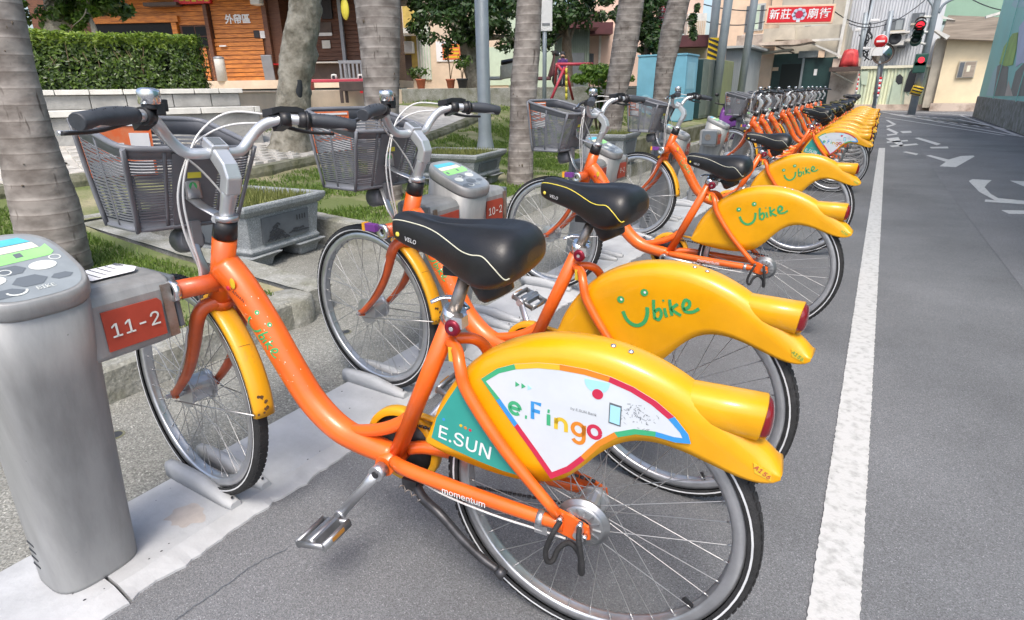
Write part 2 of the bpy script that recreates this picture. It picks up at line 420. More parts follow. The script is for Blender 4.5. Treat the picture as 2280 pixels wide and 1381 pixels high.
def fender_shell():
    """rear wheel cover: a thin shell, crown rounded over the top edge, open along the lower edge"""
    top = [(0.372, 0.442), (0.366, 0.470), (0.350, 0.512), (0.326, 0.556), (0.292, 0.603), (0.252, 0.645), (0.205, 0.680), (0.150, 0.706), (0.090, 0.722), (0.028, 0.728), (-0.035, 0.724), (-0.095, 0.710), (-0.150, 0.688), (-0.196, 0.662), (-0.245, 0.630), (-0.298, 0.592), (-0.325, 0.570), (-0.345, 0.546)]
    low = [(0.372, 0.436), (0.345, 0.424), (0.290, 0.412), (0.210, 0.402), (0.140, 0.402), (0.090, 0.412), (0.048, 0.430), (0.012, 0.464), (-0.020, 0.503), (-0.052, 0.535), (-0.088, 0.556), (-0.130, 0.563), (-0.178, 0.556), (-0.225, 0.541), (-0.272, 0.526), (-0.308, 0.522), (-0.334, 0.529), (-0.345, 0.540)]
    T = cr_path([(x, 0, z) for x, z in top], 4); Lw = cr_path([(x, 0, z) for x, z in low], 6)
    def lowz(x):
        for a, b in zip(Lw[:-1], Lw[1:]):
            if b.x <= x <= a.x: return a.z + (b.z - a.z) * ((a.x - x) / max(1e-9, a.x - b.x))
        return Lw[0].z if x > 0 else Lw[-1].z
    def ys(x):
        t = max(0, min(1, (-0.08 - x) / 0.265)); return 1.0 - 0.24 * t * t * (3 - 2 * t)
    N = len(T); prof = [(0.0, 0.0), (0.0010, 0.013), (0.0035, 0.024), (0.008, 0.0335), (0.0145, 0.0408), (0.023, 0.0458), (0.034, 0.0490)]
    rows_l = []
    for i in range(N):
        t = (T[min(N - 1, i + 1)] - T[max(0, i - 1)]).normalized(); nr = Vector((-t.z, 0, t.x))
        if nr.dot(Vector((0.02, 0, 0.55)) - T[i]) < 0: nr = -nr
        col = []
        room = max(0.004, T[i].z - lowz(T[i].x)); k = min(1.0, room / 0.055)
        for d, y in prof: 
            p = T[i] + nr * d * k; col.append(Vector((p.x, y * ys(T[i].x), max(p.z, lowz(p.x)))))
        e = col[-1]; zl = lowz(e.x)
        for q in range(1, 7): col.append(Vector((e.x, 0.049 * ys(e.x), e.z + (zl - e.z) * q / 6)))
        rows_l.append(col)
    M = len(rows_l[0]); mb = MB(); vs = []; fs = []
    for col in rows_l:
        full = [Vector((p.x, -p.y, p.z)) for p in col[:0:-1]] + col; vs += full
    W = 2 * M - 1
    for i in range(N - 1):
        for q in range(W - 1): fs.append((i * W + q, i * W + q + 1, (i + 1) * W + q + 1, (i + 1) * W + q))
    mb.add(vs, fs, True)
    return mb

def sticker(parent, name, pts, y, material):   # thin film on the left side of the cover; pts are (x, z)
    return MB().prism([(x, y, z) for x, z in pts], (0, 0.0006, 0)).build(name, material, parent, fix=True)

def smile_logo(parent, mapf, material, w=0.010):
    """smiling U with two eyes followed by the handwritten word; mapf turns glyph coordinates into a point and a normal"""
    def P(a, b): return mapf(a, b)[0]
    mb = MB()
    def stroke(pts, w_):
        q = cr_path([(a, b, 0) for a, b in pts], 5); mb.ribbon([P(p.x, p.y) for p in q], w_, [mapf(p.x, p.y)[1] for p in q])
    stroke([(0.04, 0.38), (0.10, 0.20), (0.22, 0.08), (0.36, 0.06), (0.50, 0.14), (0.58, 0.30), (0.60, 0.46)], w * 1.25)
    def blob(a, b, r_):
        c = []
        for k in range(14):
            t = 2 * math.pi * k / 14; c.append(P(a + r_ * math.cos(t), b + r_ * 0.95 * math.sin(t)))
        mb.poly(c)
    blob(0.03, 0.64, 0.085); blob(0.58, 0.78, 0.085)
    stroke([(0.76, 0.62), (0.74, 0.42), (0.735, 0.20)], w); stroke([(0.75, 0.36), (0.86, 0.42), (0.89, 0.30), (0.82, 0.19), (0.74, 0.22)], w)
    stroke([(0.97, 0.44), (0.98, 0.32), (1.00, 0.24)], w); blob(0.965, 0.60, 0.025)
    stroke([(1.10, 0.62), (1.10, 0.44), (1.11, 0.27)], w); stroke([(1.26, 0.52), (1.12, 0.42), (1.20, 0.34), (1.30, 0.27)], w)
    stroke([(1.36, 0.40), (1.48, 0.46), (1.50, 0.56), (1.42, 0.60), (1.36, 0.48), (1.40, 0.36), (1.55, 0.35), (1.68, 0.42)], w)
    o = mb.build('logo', material, parent)
    eye = MB()
    for (a, b) in ((0.045, 0.645), (0.595, 0.785)):
        eye.poly([tuple(Vector(P(a + 0.028 * math.cos(t), b + 0.028 * math.sin(t))) + Vector(mapf(a, b)[1]) * 0.0006) for t in [2 * math.pi * k / 10 for k in range(10)]])
    eye.build('eye_highlight', 'white', parent)
    return o

def make_bike(efingo=False, saddle_dz=0.0, piping='piping_pale', near=True):
    root = empty('bicycle')
    front = []                                 # parts that turn with the handlebar
    def F(o): front.append(o); return o
    # ---- frame
    fr = MB()
    fr.tube([(0.947, 0, 0.838), (1.006, 0, 0.672)], 0.0285, 18)
    fr.tube(cr_path([(0.965, 0, 0.765), (0.915, 0, 0.712), (0.855, 0, 0.622), (0.797, 0, 0.518), (0.738, 0, 0.428), (0.664, 0, 0.368), (0.585, 0, 0.345), (0.50, 0, 0.332)], 6), [0.039, 0.0375, 0.0365, 0.036, 0.035, 0.034, 0.032, 0.028], 18)
    fr.tube([(0.488, 0, 0.345), (0.312, 0, 0.724)], 0.0200, 16)
    fr.tube(cr_path([(0.63, 0, 0.370), (0.545, 0, 0.392), (0.478, 0, 0.425), (0.448, 0, 0.455)], 5), [0.014, 0.016, 0.017, 0.012], 12)
    fr.tube([(BBX, -0.042, BBZ), (BBX, 0.042, BBZ)], 0.0255, 18)
    for s in (1, -1):
        fr.tube(cr_path([(0.478, s * 0.030, 0.338), (0.43, s * 0.047, 0.342), (0.33, s * 0.056, 0.340), (0.15, s * 0.062, 0.334), (0.035, s * 0.064, 0.332)], 5), [0.015, 0.016, 0.016, 0.0145, 0.013], 14, flat=1.1)
        fr.tube(cr_path([(0.318, s * 0.006, 0.672), (0.284, s * 0.034, 0.666), (0.266, s * 0.056, 0.640), (0.248, s * 0.062, 0.590), (0.167, s * 0.064, 0.478), (0.048, s * 0.066, 0.355)], 5), [0.0125, 0.0125, 0.013, 0.013, 0.0125, 0.0115], 12)
        fr.prism([(0.060, s * 0.062, 0.372), (0.020, s * 0.062, 0.362), (-0.018, s * 0.062, 0.346), (-0.022, s * 0.062, 0.318), (0.010, s * 0.062, 0.305), (0.055, s * 0.062, 0.316)], (0, s * 0.007, 0))
    fr.tube([(0.49, 0, 0.30), (0.44, 0.0, 0.292)], 0.017, 10)
    frame = fr.build('frame', 'orange', root, fix=True)
    text('frame_lettering', 'momentum', 0.030, 'white', (0.262, 0.0786, 0.3385), (-1, 0.022, -0.03), (0, 0.0, 1), frame, bold=0.004)
    AX = cr_path([(0.965, 0, 0.765), (0.915, 0, 0.712), (0.855, 0, 0.622), (0.797, 0, 0.518), (0.738, 0, 0.428)], 20)
    AL = [0.0]
    for a_, b_ in zip(AX[:-1], AX[1:]): AL.append(AL[-1] + (b_ - a_).length)
    def on_tube(a, b):                          # along the down tube and round its left side
        s_ = 0.145 + 0.072 * a; i = 0
        while i < len(AL) - 2 and AL[i + 1] < s_: i += 1
        c_ = AX[i].lerp(AX[i + 1], (s_ - AL[i]) / (AL[i + 1] - AL[i])); d_ = (AX[i + 1] - AX[i]).normalized(); up_ = Vector((d_.z, 0, -d_.x))
        ph = (b - 0.30) * 0.072 / 0.037 + 0.10
        n_ = Vector((0, math.cos(ph), 0)) - up_ * math.sin(ph) * -1 if up_.z < 0 else Vector((0, math.cos(ph), 0)) + up_ * math.sin(ph)
        if up_.z < 0: n_ = Vector((0, math.cos(ph), 0)) - up_ * math.sin(ph)
        return tuple(c_ + n_ * 0.0372), tuple(n_)
    smile_logo(frame, on_tube, 'green_ink', 0.0042)
    rc = random.Random(12); chp = MB()          # paint chips down the tube
    for k in range(46):
        a, b = rc.uniform(-0.8, 3.2), rc.uniform(-0.35, 0.95); r_ = rc.uniform(0.006, 0.024) * (2 if k % 9 == 0 else 1)
        chp.poly([tuple(Vector(on_tube(a + r_ * 1.3 * math.cos(t) * rc.uniform(0.6, 1.2), b + r_ * math.sin(t) * rc.uniform(0.6, 1.2))[0]) + Vector(on_tube(a, b)[1]) * 0.0002) for t in [2 * math.pi * q / 7 for q in range(7)]])
    tag(chp.build('paint_chips', 'cream', frame), kind='stuff')
    # national sticker by the head tube
    MB().ball((0.905, 0.0372, 0.735), 0.010, 10, 6, (0.9, 0.06, 1.4)).build('sticker', 'b_yellow', frame)
    MB().ball((0.922, 0.0385, 0.722), 0.006, 10, 6, (1, 0.2, 1)).build('sticker', 'b_red', frame)
    text('frame_lettering', 'TAIWAN', 0.017, 'ink', (0.893, 0.0395, 0.708), (-0.82, 0, -0.57), (-0.57, 0, 0.82), frame, bold=0.004)
    MB().box((0.300, 0.0215, 0.640), (0.272, 0.0225, 0.672), Matrix.Translation((0.002, 0.018, 0.002))).build('sticker', 'b_yellow', frame)
    hs = MB().tube([(0.9455, 0, 0.842), (0.931, 0, 0.884)], [0.029, 0.0265], 18); hs.tube([(0.931, 0, 0.884), (0.929, 0, 0.890)], 0.0235, 18)
    hs.build('headset', 'black_plastic', root)
    # ---- fork and docking bar
    fk = MB(); 
    fk.tube([(1.004, 0, 0.676), (1.013, 0, 0.654)], 0.030, 16)
    for s in (1, -1):
        fk.tube(cr_path([(1.000, s * 0.010, 0.668), (1.012, s * 0.045, 0.655), (1.022, s * 0.060, 0.622), (1.050, s * 0.062, 0.555), (1.098, s * 0.062, 0.475), (1.165, s * 0.062, 0.404), (1.215, s * 0.062, 0.361)], 5), [0.0185, 0.0185, 0.018, 0.0165, 0.0145, 0.012, 0.011], 14)
        fk.prism([(1.205, s * 0.056, 0.380), (1.232, s * 0.056, 0.368), (1.228, s * 0.056, 0.346), (1.200, s * 0.056, 0.352)], (0, s * 0.008, 0))
    F(fk.build('fork', 'orange_dirty', root, fix=True))
    db = MB().tube([(0.985, 0.118, 0.722), (0.985, -0.040, 0.722)], 0.0235, 18)
    db.box((0.965, -0.022, 0.70), (1.005, 0.022, 0.745))
    dbo = F(db.build('docking_bar', 'orange_dirty', root))
    rg = MB()
    for s in (1,):
        rg.lathe([(0.010, s * 0.126), (0.020, s * 0.130), (0.0265, s * 0.128), (0.0270, s * 0.116), (0.0235, s * 0.114)], (0.985, 0, 0.722), 'y', 20)
        rg.lathe([(0.0, s * 0.119), (0.019, s * 0.119)], (0.985, 0, 0.722), 'y', 16)
    rg.build('locking_ring', 'alu_bright', dbo)
    # ---- wheels
    for kind, hub in (('front', HUB_F), ('rear', HUB_R)):
        W = WHEEL[kind]
        def mk(n, key, mt, par):
            me = WMESH.get((kind, key)) or W[key].mesh(n, mt); WMESH[(kind, key)] = me
            o = bpy.data.objects.new(n, me); COL.objects.link(o); o.parent = par; return o
        wo = mk('wheel', 'rim', 'alu', root); wo.location = hub
        wo.rotation_euler = (0, random.uniform(0, 6), 0)
        mk('tyre', 'tyre', 'rubber', wo); mk('tyre_stripe', 'stripe', 'stripe', wo); mk('hub', 'hub', 'alu', wo)
        tag(mk('spokes', 'spokes', 'spoke', wo), kind='stuff')
        if kind == 'front': F(wo)
        if kind == 'rear':
            MB().box((-0.006, -0.004, -0.30), (0.004, 0.004, -0.262)).build('valve', 'black_plastic', wo)
    dr = MB().lathe([(0.020, 0.060), (0.043, 0.060), (0.047, 0.056), (0.047, 0.050), (0.056, 0.047), (0.056, 0.042), (0.03, 0.038)], tuple(HUB_R), 'y', 40)
    for k in range(14):
        a = 2 * math.pi * k / 14
        dr.box((0.024, 0.0595, -0.0022), (0.042, 0.0625, 0.0022), Matrix.Translation(HUB_R) @ Matrix.Rotation(a, 4, 'Y'))
    dr.build('brake_drum', 'drum', root)
    # ---- front mudguard
    mg = MB(); rings = []
    for k in range(15):
        a = R(118 + (177 - 118) * k / 14)
        ring = []
        for (dy, dr_) in ((-0.030, -0.012), (-0.0285, -0.003), (-0.020, 0.003), (0, 0.0058), (0.020, 0.003), (0.0285, -0.003), (0.030, -0.012), (0.0275, -0.012), (0.018, 0.0), (0, 0.0025), (-0.018, 0.0), (-0.0275, -0.012)):
            rr = 0.356 + dr_
            ring.append((HUB_F.x + rr * math.cos(a), dy * (1 if k < 13 else 0.97), HUB_F.z + rr * math.sin(a)))
        rings.append(ring)
    mg.loft(rings)
    mgo = F(mg.build('mudguard', 'yellow_worn', root, fix=True))
    rc = random.Random(9); rst = MB()           # rust and rubbed patches near the end of the mudguard
    def onm(a, y): return (HUB_F.x + (0.3622 - 9.0 * y * y) * math.cos(R(a)), y, HUB_F.z + (0.3622 - 9.0 * y * y) * math.sin(R(a)))
    for k in range(12):
        a, y, r_ = rc.uniform(163, 176), rc.uniform(-0.004, 0.022), rc.uniform(0.0015, 0.006)
        rst.poly([onm(a + R(1) ** -1 * 0.0 + r_ * 150 * math.cos(t) * rc.uniform(0.7, 1.3), max(-0.024, min(0.024, y + r_ * math.sin(t)))) for t in [2 * math.pi * q / 8 for q in range(8)]])
    rst.ribbon([onm(146 - 10 * y, y) for y in (-0.012, -0.002, 0.010, 0.020)], 0.0012, [(-0.8, 0, 0.5)] * 4)
    tag(rst.build('scuff_marks', 'bark_stain', mgo), kind='stuff')
    ms = MB()
    for s in (1, -1):
        ms.tube([(1.205, s * 0.066, 0.345), (0.862, s * 0.031, 0.392)], 0.0022, 6)
    ms.build('stay', 'spoke', mgo)
    # ---- rear wheel cover
    wc = fender_shell().build('wheel_cover', 'yellow', root, fix=True)
    sm = wc.modifiers.new('thickness', 'SOLIDIFY'); sm.thickness = 0.003; sm.offset = -1
    th = MB(); rings = []
    for (x, zc, hh, hw) in ((-0.140, 0.640, 0.030, 0.030), (-0.180, 0.635, 0.036, 0.038), (-0.225, 0.633, 0.0375, 0.0405), (-0.300, 0.631, 0.0390, 0.0405), (-0.302, 0.631, 0.0366, 0.0380), (-0.290, 0.631, 0.0360, 0.0374)):
        ring = []
        for k in range(24):
            t = 2 * math.pi * k / 24; c_, s_ = math.cos(t), math.sin(t)
            e = 0.75
            yy = hw * math.copysign(abs(c_) ** e, c_); zz = hh * math.copysign(abs(s_) ** e, s_)
            ring.append((x + (0.012 * (zz / hh) if x < -0.2 else 0) * -0.4, yy, zc + zz))
        rings.append(ring)
    th.loft(rings, cap=False)
    tho = th.build('tail_housing', 'yellow', wc, fix=True)
    lens = MB(); rings = []
    for (dx, k_) in ((0.004, 1.0), (-0.009, 0.97), (-0.016, 0.78), (-0.0195, 0.42), (-0.0205, 0.02)):
        rings.append([(-0.298 + dx, 0.0376 * k_ * math.copysign(abs(math.cos(t)) ** 0.75, math.cos(t)), 0.631 + 0.0362 * k_ * math.copysign(abs(math.sin(t)) ** 0.75, math.sin(t))) for t in [2 * math.pi * q / 24 for q in range(24)]])
    lens.loft(rings, cap=False); lens.build('tail_light', 'lens_red', wc, fix=True)
    scr = MB()
    for x in (-0.035, -0.068):
        z = 0.7235 if x > -0.05 else 0.7175
        MB().lathe([(0.0, 0.004), (0.0045, 0.003), (0.0055, 0.0)], (x, 0.012, z), 'z', 10).build('screw', 'alu', wc)
    tip = 'b_red' if efingo else 'green_ink'
    td = (-0.56, 0.0, -0.83)
    MB().prism([(-0.296, 0.0380, 0.561), (-0.327, 0.0374, 0.546), (-0.328, 0.0374, 0.531), (-0.300, 0.0380, 0.541)], (0, 0.0010, 0)).build('number_sticker', 'b_yellow', wc, fix=True)
    text('number', 'A1', 0.0165, tip, (-0.306, 0.0393, 0.550), (-0.83, 0, -0.5), (-0.5, 0, 0.83), wc, bold=0.006)
    text('number', '56', 0.0165, tip, (-0.320, 0.0390, 0.541), (-0.83, 0, -0.5), (-0.5, 0, 0.83), wc, bold=0.006)
    Y = 0.0497
    if efingo:
        teal = [(0.275, 0.600), (0.300, 0.562), (0.335, 0.505), (0.352, 0.450), (0.300, 0.435), (0.240, 0.422), (0.180, 0.413), (0.138, 0.412), (0.200, 0.490), (0.250, 0.560)]
        tp = sticker(wc, 'advert_panel', teal, Y, 'teal')
        text('advert_lettering', 'E.SUN', 0.064, 'white', (0.268, Y + 0.0012, 0.461), (-1, 0, -0.19), (-0.19, 0, 1), tp, bold=0.006)
        for k, mt in enumerate(('b_yellow', 'b_orange', 'b_red', 'b_blue')):
            MB().prism([(0.275 - 0.011 * k + 0.0036 * math.cos(t) + (0.075 if k == 3 else 0), Y + 0.0007, 0.500 + (0.014 if k == 3 else 0) - 0.003 * k + 0.0036 * math.sin(t)) for t in [2 * math.pi * q / 10 for q in range(10)]], (0, 0.0005, 0)).build('advert_dot', mt, tp, fix=True)
        outer = [(0.222, 0.622), (0.186, 0.652), (0.148, 0.669), (0.100, 0.681), (0.055, 0.686), (0.005, 0.686), (-0.042, 0.680), (-0.085, 0.668), (-0.126, 0.649), (-0.160, 0.625), (-0.186, 0.596), (-0.192, 0.578), (-0.165, 0.574), (-0.130, 0.577), (-0.095, 0.573), (-0.062, 0.558), (-0.030, 0.530), (0.000, 0.490), (0.030, 0.455), (0.070, 0.425), (0.110, 0.478), (0.150, 0.528), (0.190, 0.580)]
        inner = [(0.205, 0.617), (0.178, 0.637), (0.143, 0.652), (0.099, 0.663), (0.055, 0.667), (0.007, 0.667), (-0.037, 0.662), (-0.077, 0.651), (-0.114, 0.634), (-0.143, 0.614), (-0.163, 0.596), (-0.168, 0.591), (-0.160, 0.591), (-0.130, 0.594), (-0.089, 0.590), (-0.050, 0.573), (-0.016, 0.543), (0.014, 0.502), (0.040, 0.472), (0.066, 0.453), (0.098, 0.494), (0.138, 0.543), (0.176, 0.590)]
        inner = [(a[0] + (b[0] - a[0]) * 0.62, a[1] + (b[1] - a[1]) * 0.62) for a, b in zip(outer, inner)]
        wp = sticker(wc, 'advert_panel', outer, Y, 'white_film')
        segs = [('b_green', 21, 25), ('b_yellow', 2, 4), ('b_orange', 4, 6), ('b_red', 6, 9), ('b_blue', 9, 12), ('b_green', 12, 15), ('b_orange', 15, 17), ('b_red', 17, 20), ('b_blue', 20, 21)]
        segs = [('b_green', 22, 25), ('b_yellow', 2, 4), ('b_orange', 4, 6), ('b_red', 6, 9), ('b_blue', 9, 13), ('b_green', 13, 15), ('b_orange', 15, 17), ('b_red', 17, 21), ('b_blue', 21, 22)]
        nO = len(outer)
        for mt, a, b in segs:
            idx = [i % nO for i in range(a, b + 1)]
            mb = MB()
            for i, j in zip(idx[:-1], idx[1:]):
                q = [outer[i], outer[j], inner[j], inner[i]]
                mb.add([(x, Y + 0.0010, z) for x, z in q], [(0, 1, 2, 3)])
            mb.build('advert_border', mt, wp, fix=True)
        def stroke_letter(ch, mt, x, z, h_):
            A_ = lambda a0, a1, n_=14, r_=0.5, cx=0.0, cz=0.5: [(cx + r_ * math.cos(R(a0 + (a1 - a0) * q / n_)), cz + r_ * math.sin(R(a0 + (a1 - a0) * q / n_))) for q in range(n_ + 1)]
            G = {'e': [[(-0.5, 0.5), (0.5, 0.5)], A_(0, 318)], 'F': [[(-0.34, 0.0), (-0.34, 1.5), (0.45, 1.5)], [(-0.34, 0.80), (0.35, 0.80)]], 'i': [[(0, 0), (0, 1.0)], [(-0.10, 1.28), (0.10, 1.28)]], 'n': [[(-0.45, 0.0), (-0.45, 1.0)], [(-0.45, 0.5)] + A_(170, 0, 10, 0.45, 0.0, 0.55) + [(0.45, 0.0)]],
                 'g': [A_(0, 360, 18), [(0.5, 1.0), (0.5, -0.2)] + A_(0, -150, 8, 0.5, 0.0, -0.2)], 'o': [A_(0, 360, 18)], '.': [[(-0.09, 0.06), (0.09, 0.06)]]}
            mb = MB()
            for st_ in G[ch]:
                q = []
                for a, b in st_:
                    gx_, gz_ = a * h_ * 0.92, (b - 0.5) * h_
                    q.append((x - gx_ - 0.06 * gz_ * 0, Y + 0.0012, z + gz_ - 0.10 * gx_))
                mb.ribbon(q, h_ * 0.32, (0, 1, 0))
            mb.build('advert_lettering', mt, wp)
        for ch, mt, x, z in (('e', 'b_green', 0.152, 0.571), ('.', 'b_green', 0.128, 0.568), ('F', 'b_blue', 0.106, 0.568), ('i', 'b_green', 0.080, 0.562), ('n', 'b_yellow', 0.054, 0.557), ('g', 'b_orange', 0.019, 0.556), ('o', 'b_red', -0.013, 0.558)):
            stroke_letter(ch, mt, x - 0.004, z, 0.0250)
        text('advert_lettering', 'by E.SUN Bank', 0.0105, 'slate', (0.006, Y + 0.0012, 0.597), (-1, 0, -0.06), (-0.06, 0, 1), wp)
        def disc(c, r_, mt, dy, a0=0.0, a1=2 * math.pi):
            pts = [(c[0] + r_ * math.cos(a0 + (a1 - a0) * q / 20), Y + dy, c[1] + r_ * math.sin(a0 + (a1 - a0) * q / 20)) for q in range(20 if a1 - a0 > 6 else 21)]
            MB().prism(pts, (0, 0.0004, 0)).build('advert_dot', mt, wp, fix=True)
        disc((-0.018, 0.6655), 0.024, 'b_sky', 0.0008, math.pi * 0.98, math.pi * 2.02)
        disc((-0.020, 0.640), 0.0105, 'b_red', 0.0012)
        MB().prism([(-0.043, Y + 0.0010, 0.628), (-0.066, Y + 0.0010, 0.625), (-0.066, Y + 0.0010, 0.582), (-0.043, Y + 0.0010, 0.585)], (0, 0.0004, 0)).build('advert_phone', 'slate', wp, fix=True)
        MB().prism([(-0.045, Y + 0.0015, 0.624), (-0.064, Y + 0.0015, 0.6215), (-0.064, Y + 0.0015, 0.585), (-0.045, Y + 0.0015, 0.588)], (0, 0.0004, 0)).build('advert_phone', 'b_sky', wp, fix=True)
        for k in range(3):
            x = 0.146 - 0.013 * k
            MB().prism([(x, Y + 0.0010, 0.632 - 0.001 * k), (x - 0.009, Y + 0.0010, 0.6265 - 0.001 * k), (x, Y + 0.0010, 0.620 - 0.001 * k)], (0, 0.0004, 0)).build('advert_arrow', 'b_green' if k < 2 else 'b_sky', wp, fix=True)
        if near:
            sc = MB(); rnd = random.Random(3)
            for k in range(75):                 # scuffs on the film
                g_ = rnd.gauss(0, 1); h_ = rnd.gauss(0, 1)
                x = -0.098 + 0.019 * g_; z = 0.612 + 0.011 * h_ + 0.10 * (x + 0.098)
                a = rnd.uniform(0, 6.28); l_ = rnd.uniform(0.0008, 0.0036); w_ = rnd.uniform(0.0002, 0.0005)
                c_, s_ = math.cos(a), math.sin(a)
                sc.add([(x + c_ * l_ + s_ * w_, Y + 0.0013, z + s_ * l_ - c_ * w_), (x + c_ * l_ - s_ * w_, Y + 0.0013, z + s_ * l_ + c_ * w_), (x - c_ * l_ - s_ * w_, Y + 0.0013, z - s_ * l_ + c_ * w_), (x - c_ * l_ + s_ * w_, Y + 0.0013, z - s_ * l_ - c_ * w_)], [(0, 1, 2, 3)])
            tag(sc.build('scuff_marks', 'slate', wp), kind='stuff')
    else:
        smile_logo(wc, lambda a, b: ((0.138 - (0.975 * a - 0.20 * b) * 0.132, Y + 0.0008, 0.528 + (0.20 * a + 0.975 * b) * 0.132), (0, 1, 0)), 'green_ink', 0.0088)
    # ---- seat
    Z = saddle_dz
    SX = [(0.434, 0.0105, 0.9180, 0.900), (0.428, 0.0215, 0.9330, 0.884), (0.407, 0.0295, 0.9400, 0.874), (0.370, 0.0350, 0.9390, 0.864), (0.325, 0.0440, 0.9340, 0.852), (0.285, 0.0600, 0.9320, 0.836), (0.250, 0.0770, 0.9330, 0.822), (0.213, 0.0920, 0.9360, 0.813), (0.176, 0.0975, 0.9350, 0.818), (0.148, 0.0920, 0.9270, 0.834), (0.131, 0.0700, 0.9080, 0.853), (0.125, 0.0380, 0.8920, 0.868)]
    sd_ = MB(); rings = []; nS = 28
    def sec(x, w_, zt, zb, k):
        t = 2 * math.pi * k / nS - math.pi / 2
        c_, s_ = math.cos(t), math.sin(t)
        y = w_ * math.copysign(abs(c_) ** 0.78, c_)
        h_ = (zt - zb)
        zc = zb + h_ * 0.42
        z = zc + (zt - zc) * abs(s_) ** 0.85 if s_ > 0 else zc - (zc - zb) * abs(s_) ** 0.5
        if s_ > 0.5 and 0.12 < x < 0.40:        # centre channel
            z -= 0.012 * math.exp(-(y / 0.016) ** 2) * min(1, (x - 0.12) * 12, (0.40 - x) * 12)
        return (x, y, z + Z)
    SS = cr_path([Vector(a[:3]) for a in SX], 3); SB = cr_path([Vector((a[0], a[3], 0)) for a in SX], 3)
    for p, q in zip(SS, SB):
        rings.append([sec(p.x, p.y, p.z, q.y, k) for k in range(nS)])
    sd_.loft(rings)
    sad = sd_.build('saddle', 'black_vinyl', root, fix=True)
    pp = MB()
    for s in (1, -1):
        path = []
        for i, (p, q) in enumerate(zip(SS, SB)):
            if p.x > 0.430 or p.x < 0.140: continue
            f = 0.60 if p.x > 0.33 else 0.60 - 0.30 * min(1, (0.33 - p.x) / 0.10)
            if p.x < 0.188: f = 0.30 - 0.75 * ((0.188 - p.x) / 0.048) ** 1.5
            kk = math.asin(max(-0.9, min(0.98, f))) / (2 * math.pi) * nS + nS / 4
            a_ = sec(p.x, p.y, p.z, q.y, kk)
            path.append((a_[0], s * (abs(a_[1]) + 0.0006), a_[2]))
        pp.tube(cr_path(path[::2] + ([path[-1]] if len(path) % 2 == 0 else []), 4), 0.0013, 6)
    pp.build('piping', piping, sad)
    text('saddle_lettering', 'VELO', 0.017, 'white', (0.378, 0.0358, 0.890 + Z), (-1, 0.16, -0.18), (0, 0.10, 1), sad, bold=0.006, shear=0.15)
    MB().ball((0.412, 0.0288, 0.898 + Z), 0.005, 10, 6, (1, 0.25, 1)).build('emblem', 'piping_yellow', sad)
    bp = MB().tube([(0.222, 0.0, 0.830 + Z), (0.208, 0, 0.790 + Z), (0.205, 0, 0.784 + Z)], [0.046, 0.038, 0.030], 20); bp.box((0.240, -0.022, 0.822 + Z), (0.315, 0.022, 0.840 + Z))
    bp.build('saddle_bumper', 'black_plastic', sad)
    MB().tube([(0.322, 0, 0.70), (0.277, 0, 0.815 + Z)], 0.0140, 14).build('seat_post', 'steel_worn', root)
    ax = Vector((0.312 - 0.488, 0, 0.724 - 0.345)).normalized()
    c0 = Vector((0.3155, 0, 0.716))
    cl = MB().tube([c0, c0 + ax * 0.030], 0.0245, 20); cl.box((-0.012, 0.020, -0.012), (0.012, 0.048, 0.012), Matrix.Translation(c0 + ax * 0.012 + Vector((-0.028, -0.014, 0))))
    clo = cl.build('seat_clamp', 'alu_bright', root, fix=True)
    kn = MB().lathe([(0.0, 0.0), (0.005, 0.0), (0.006, 0.002), (0.015, 0.001), (0.018, -0.003), (0.018, -0.010), (0.008, -0.014)][::-1], (0.293, 0.038, 0.715), 'y', 18)
    kn.build('knob', 'wine', clo)
    MB().tube([(0.293, 0.0385, 0.715), (0.293, 0.0405, 0.715)], 0.005, 10).build('bolt', 'alu_bright', clo)
    lv = MB().tube(cr_path([(0.290, -0.030, 0.735), (0.318, -0.034, 0.752), (0.345, -0.022, 0.756), (0.366, -0.004, 0.748)], 4), [0.008, 0.0075, 0.0065, 0.006], 10, flat=0.6)
    lv.build('lever', 'alu_bright', clo)
    # ---- handlebar group
    st = MB()
    st.tube(cr_path([(0.929, 0, 0.886), (0.918, 0, 0.915), (0.898, 0, 0.955)], 3), [0.0165, 0.0165, 0.019], 14)
    prof = [(0.0185, 0.016), (0.0185, -0.016), (-0.0185, -0.016), (-0.0185, 0.016)]
    pth = [Vector((0.897, 0, 0.950)), Vector((0.884, 0, 0.985)), Vector((0.892, 0, 1.006)), Vector((0.932, 0, 1.044))]
    rings = []
    for i, p in enumerate(pth):
        d = (pth[min(i + 1, 3)] - pth[max(0, i - 1)]).normalized(); nn = Vector((d.z, 0, -d.x))
        rings.append([tuple(p + Vector((0, a, 0)) + nn * b) for a, b in prof])
    st.loft(rings, smooth=False)
    st.box((-0.019, -0.021, -0.006), (0.025, 0.021, 0.020), Matrix.Translation((0.935, 0, 1.046)) @ Matrix.Rotation(R(-28), 4, 'Y'))
    F(st.build('stem', 'alu_paint', root, bevel=0.004, fix=True))
    MB().box((-0.012, -0.014, 0.020), (0.018, 0.014, 0.0212), Matrix.Translation((0.935, 0, 1.046)) @ Matrix.Rotation(R(-28), 4, 'Y')).build('badge', 'slate', front[-1])
    MB().lathe([(0.0, 0), (0.006, 0.0)], (0, 0, 0), 'z', 12, M=Matrix.Translation((0.893, 0, 1.0265)) @ Matrix.Rotation(R(-52), 4, 'Y')).build('bolt_hole', 'ink', front[-1])
    hb = MB(); half = [(0.935, 0.0, 1.040), (0.938, 0.040, 1.037), (0.945, 0.070, 1.043), (0.945, 0.098, 1.072), (0.930, 0.122, 1.100), (0.905, 0.148, 1.114), (0.875, 0.185, 1.116), (0.815, 0.300, 1.103)]
    hb.tube(cr_path([(x, -y, z) for x, y, z in half[::-1]] + half[1:], 5), 0.0127, 14)
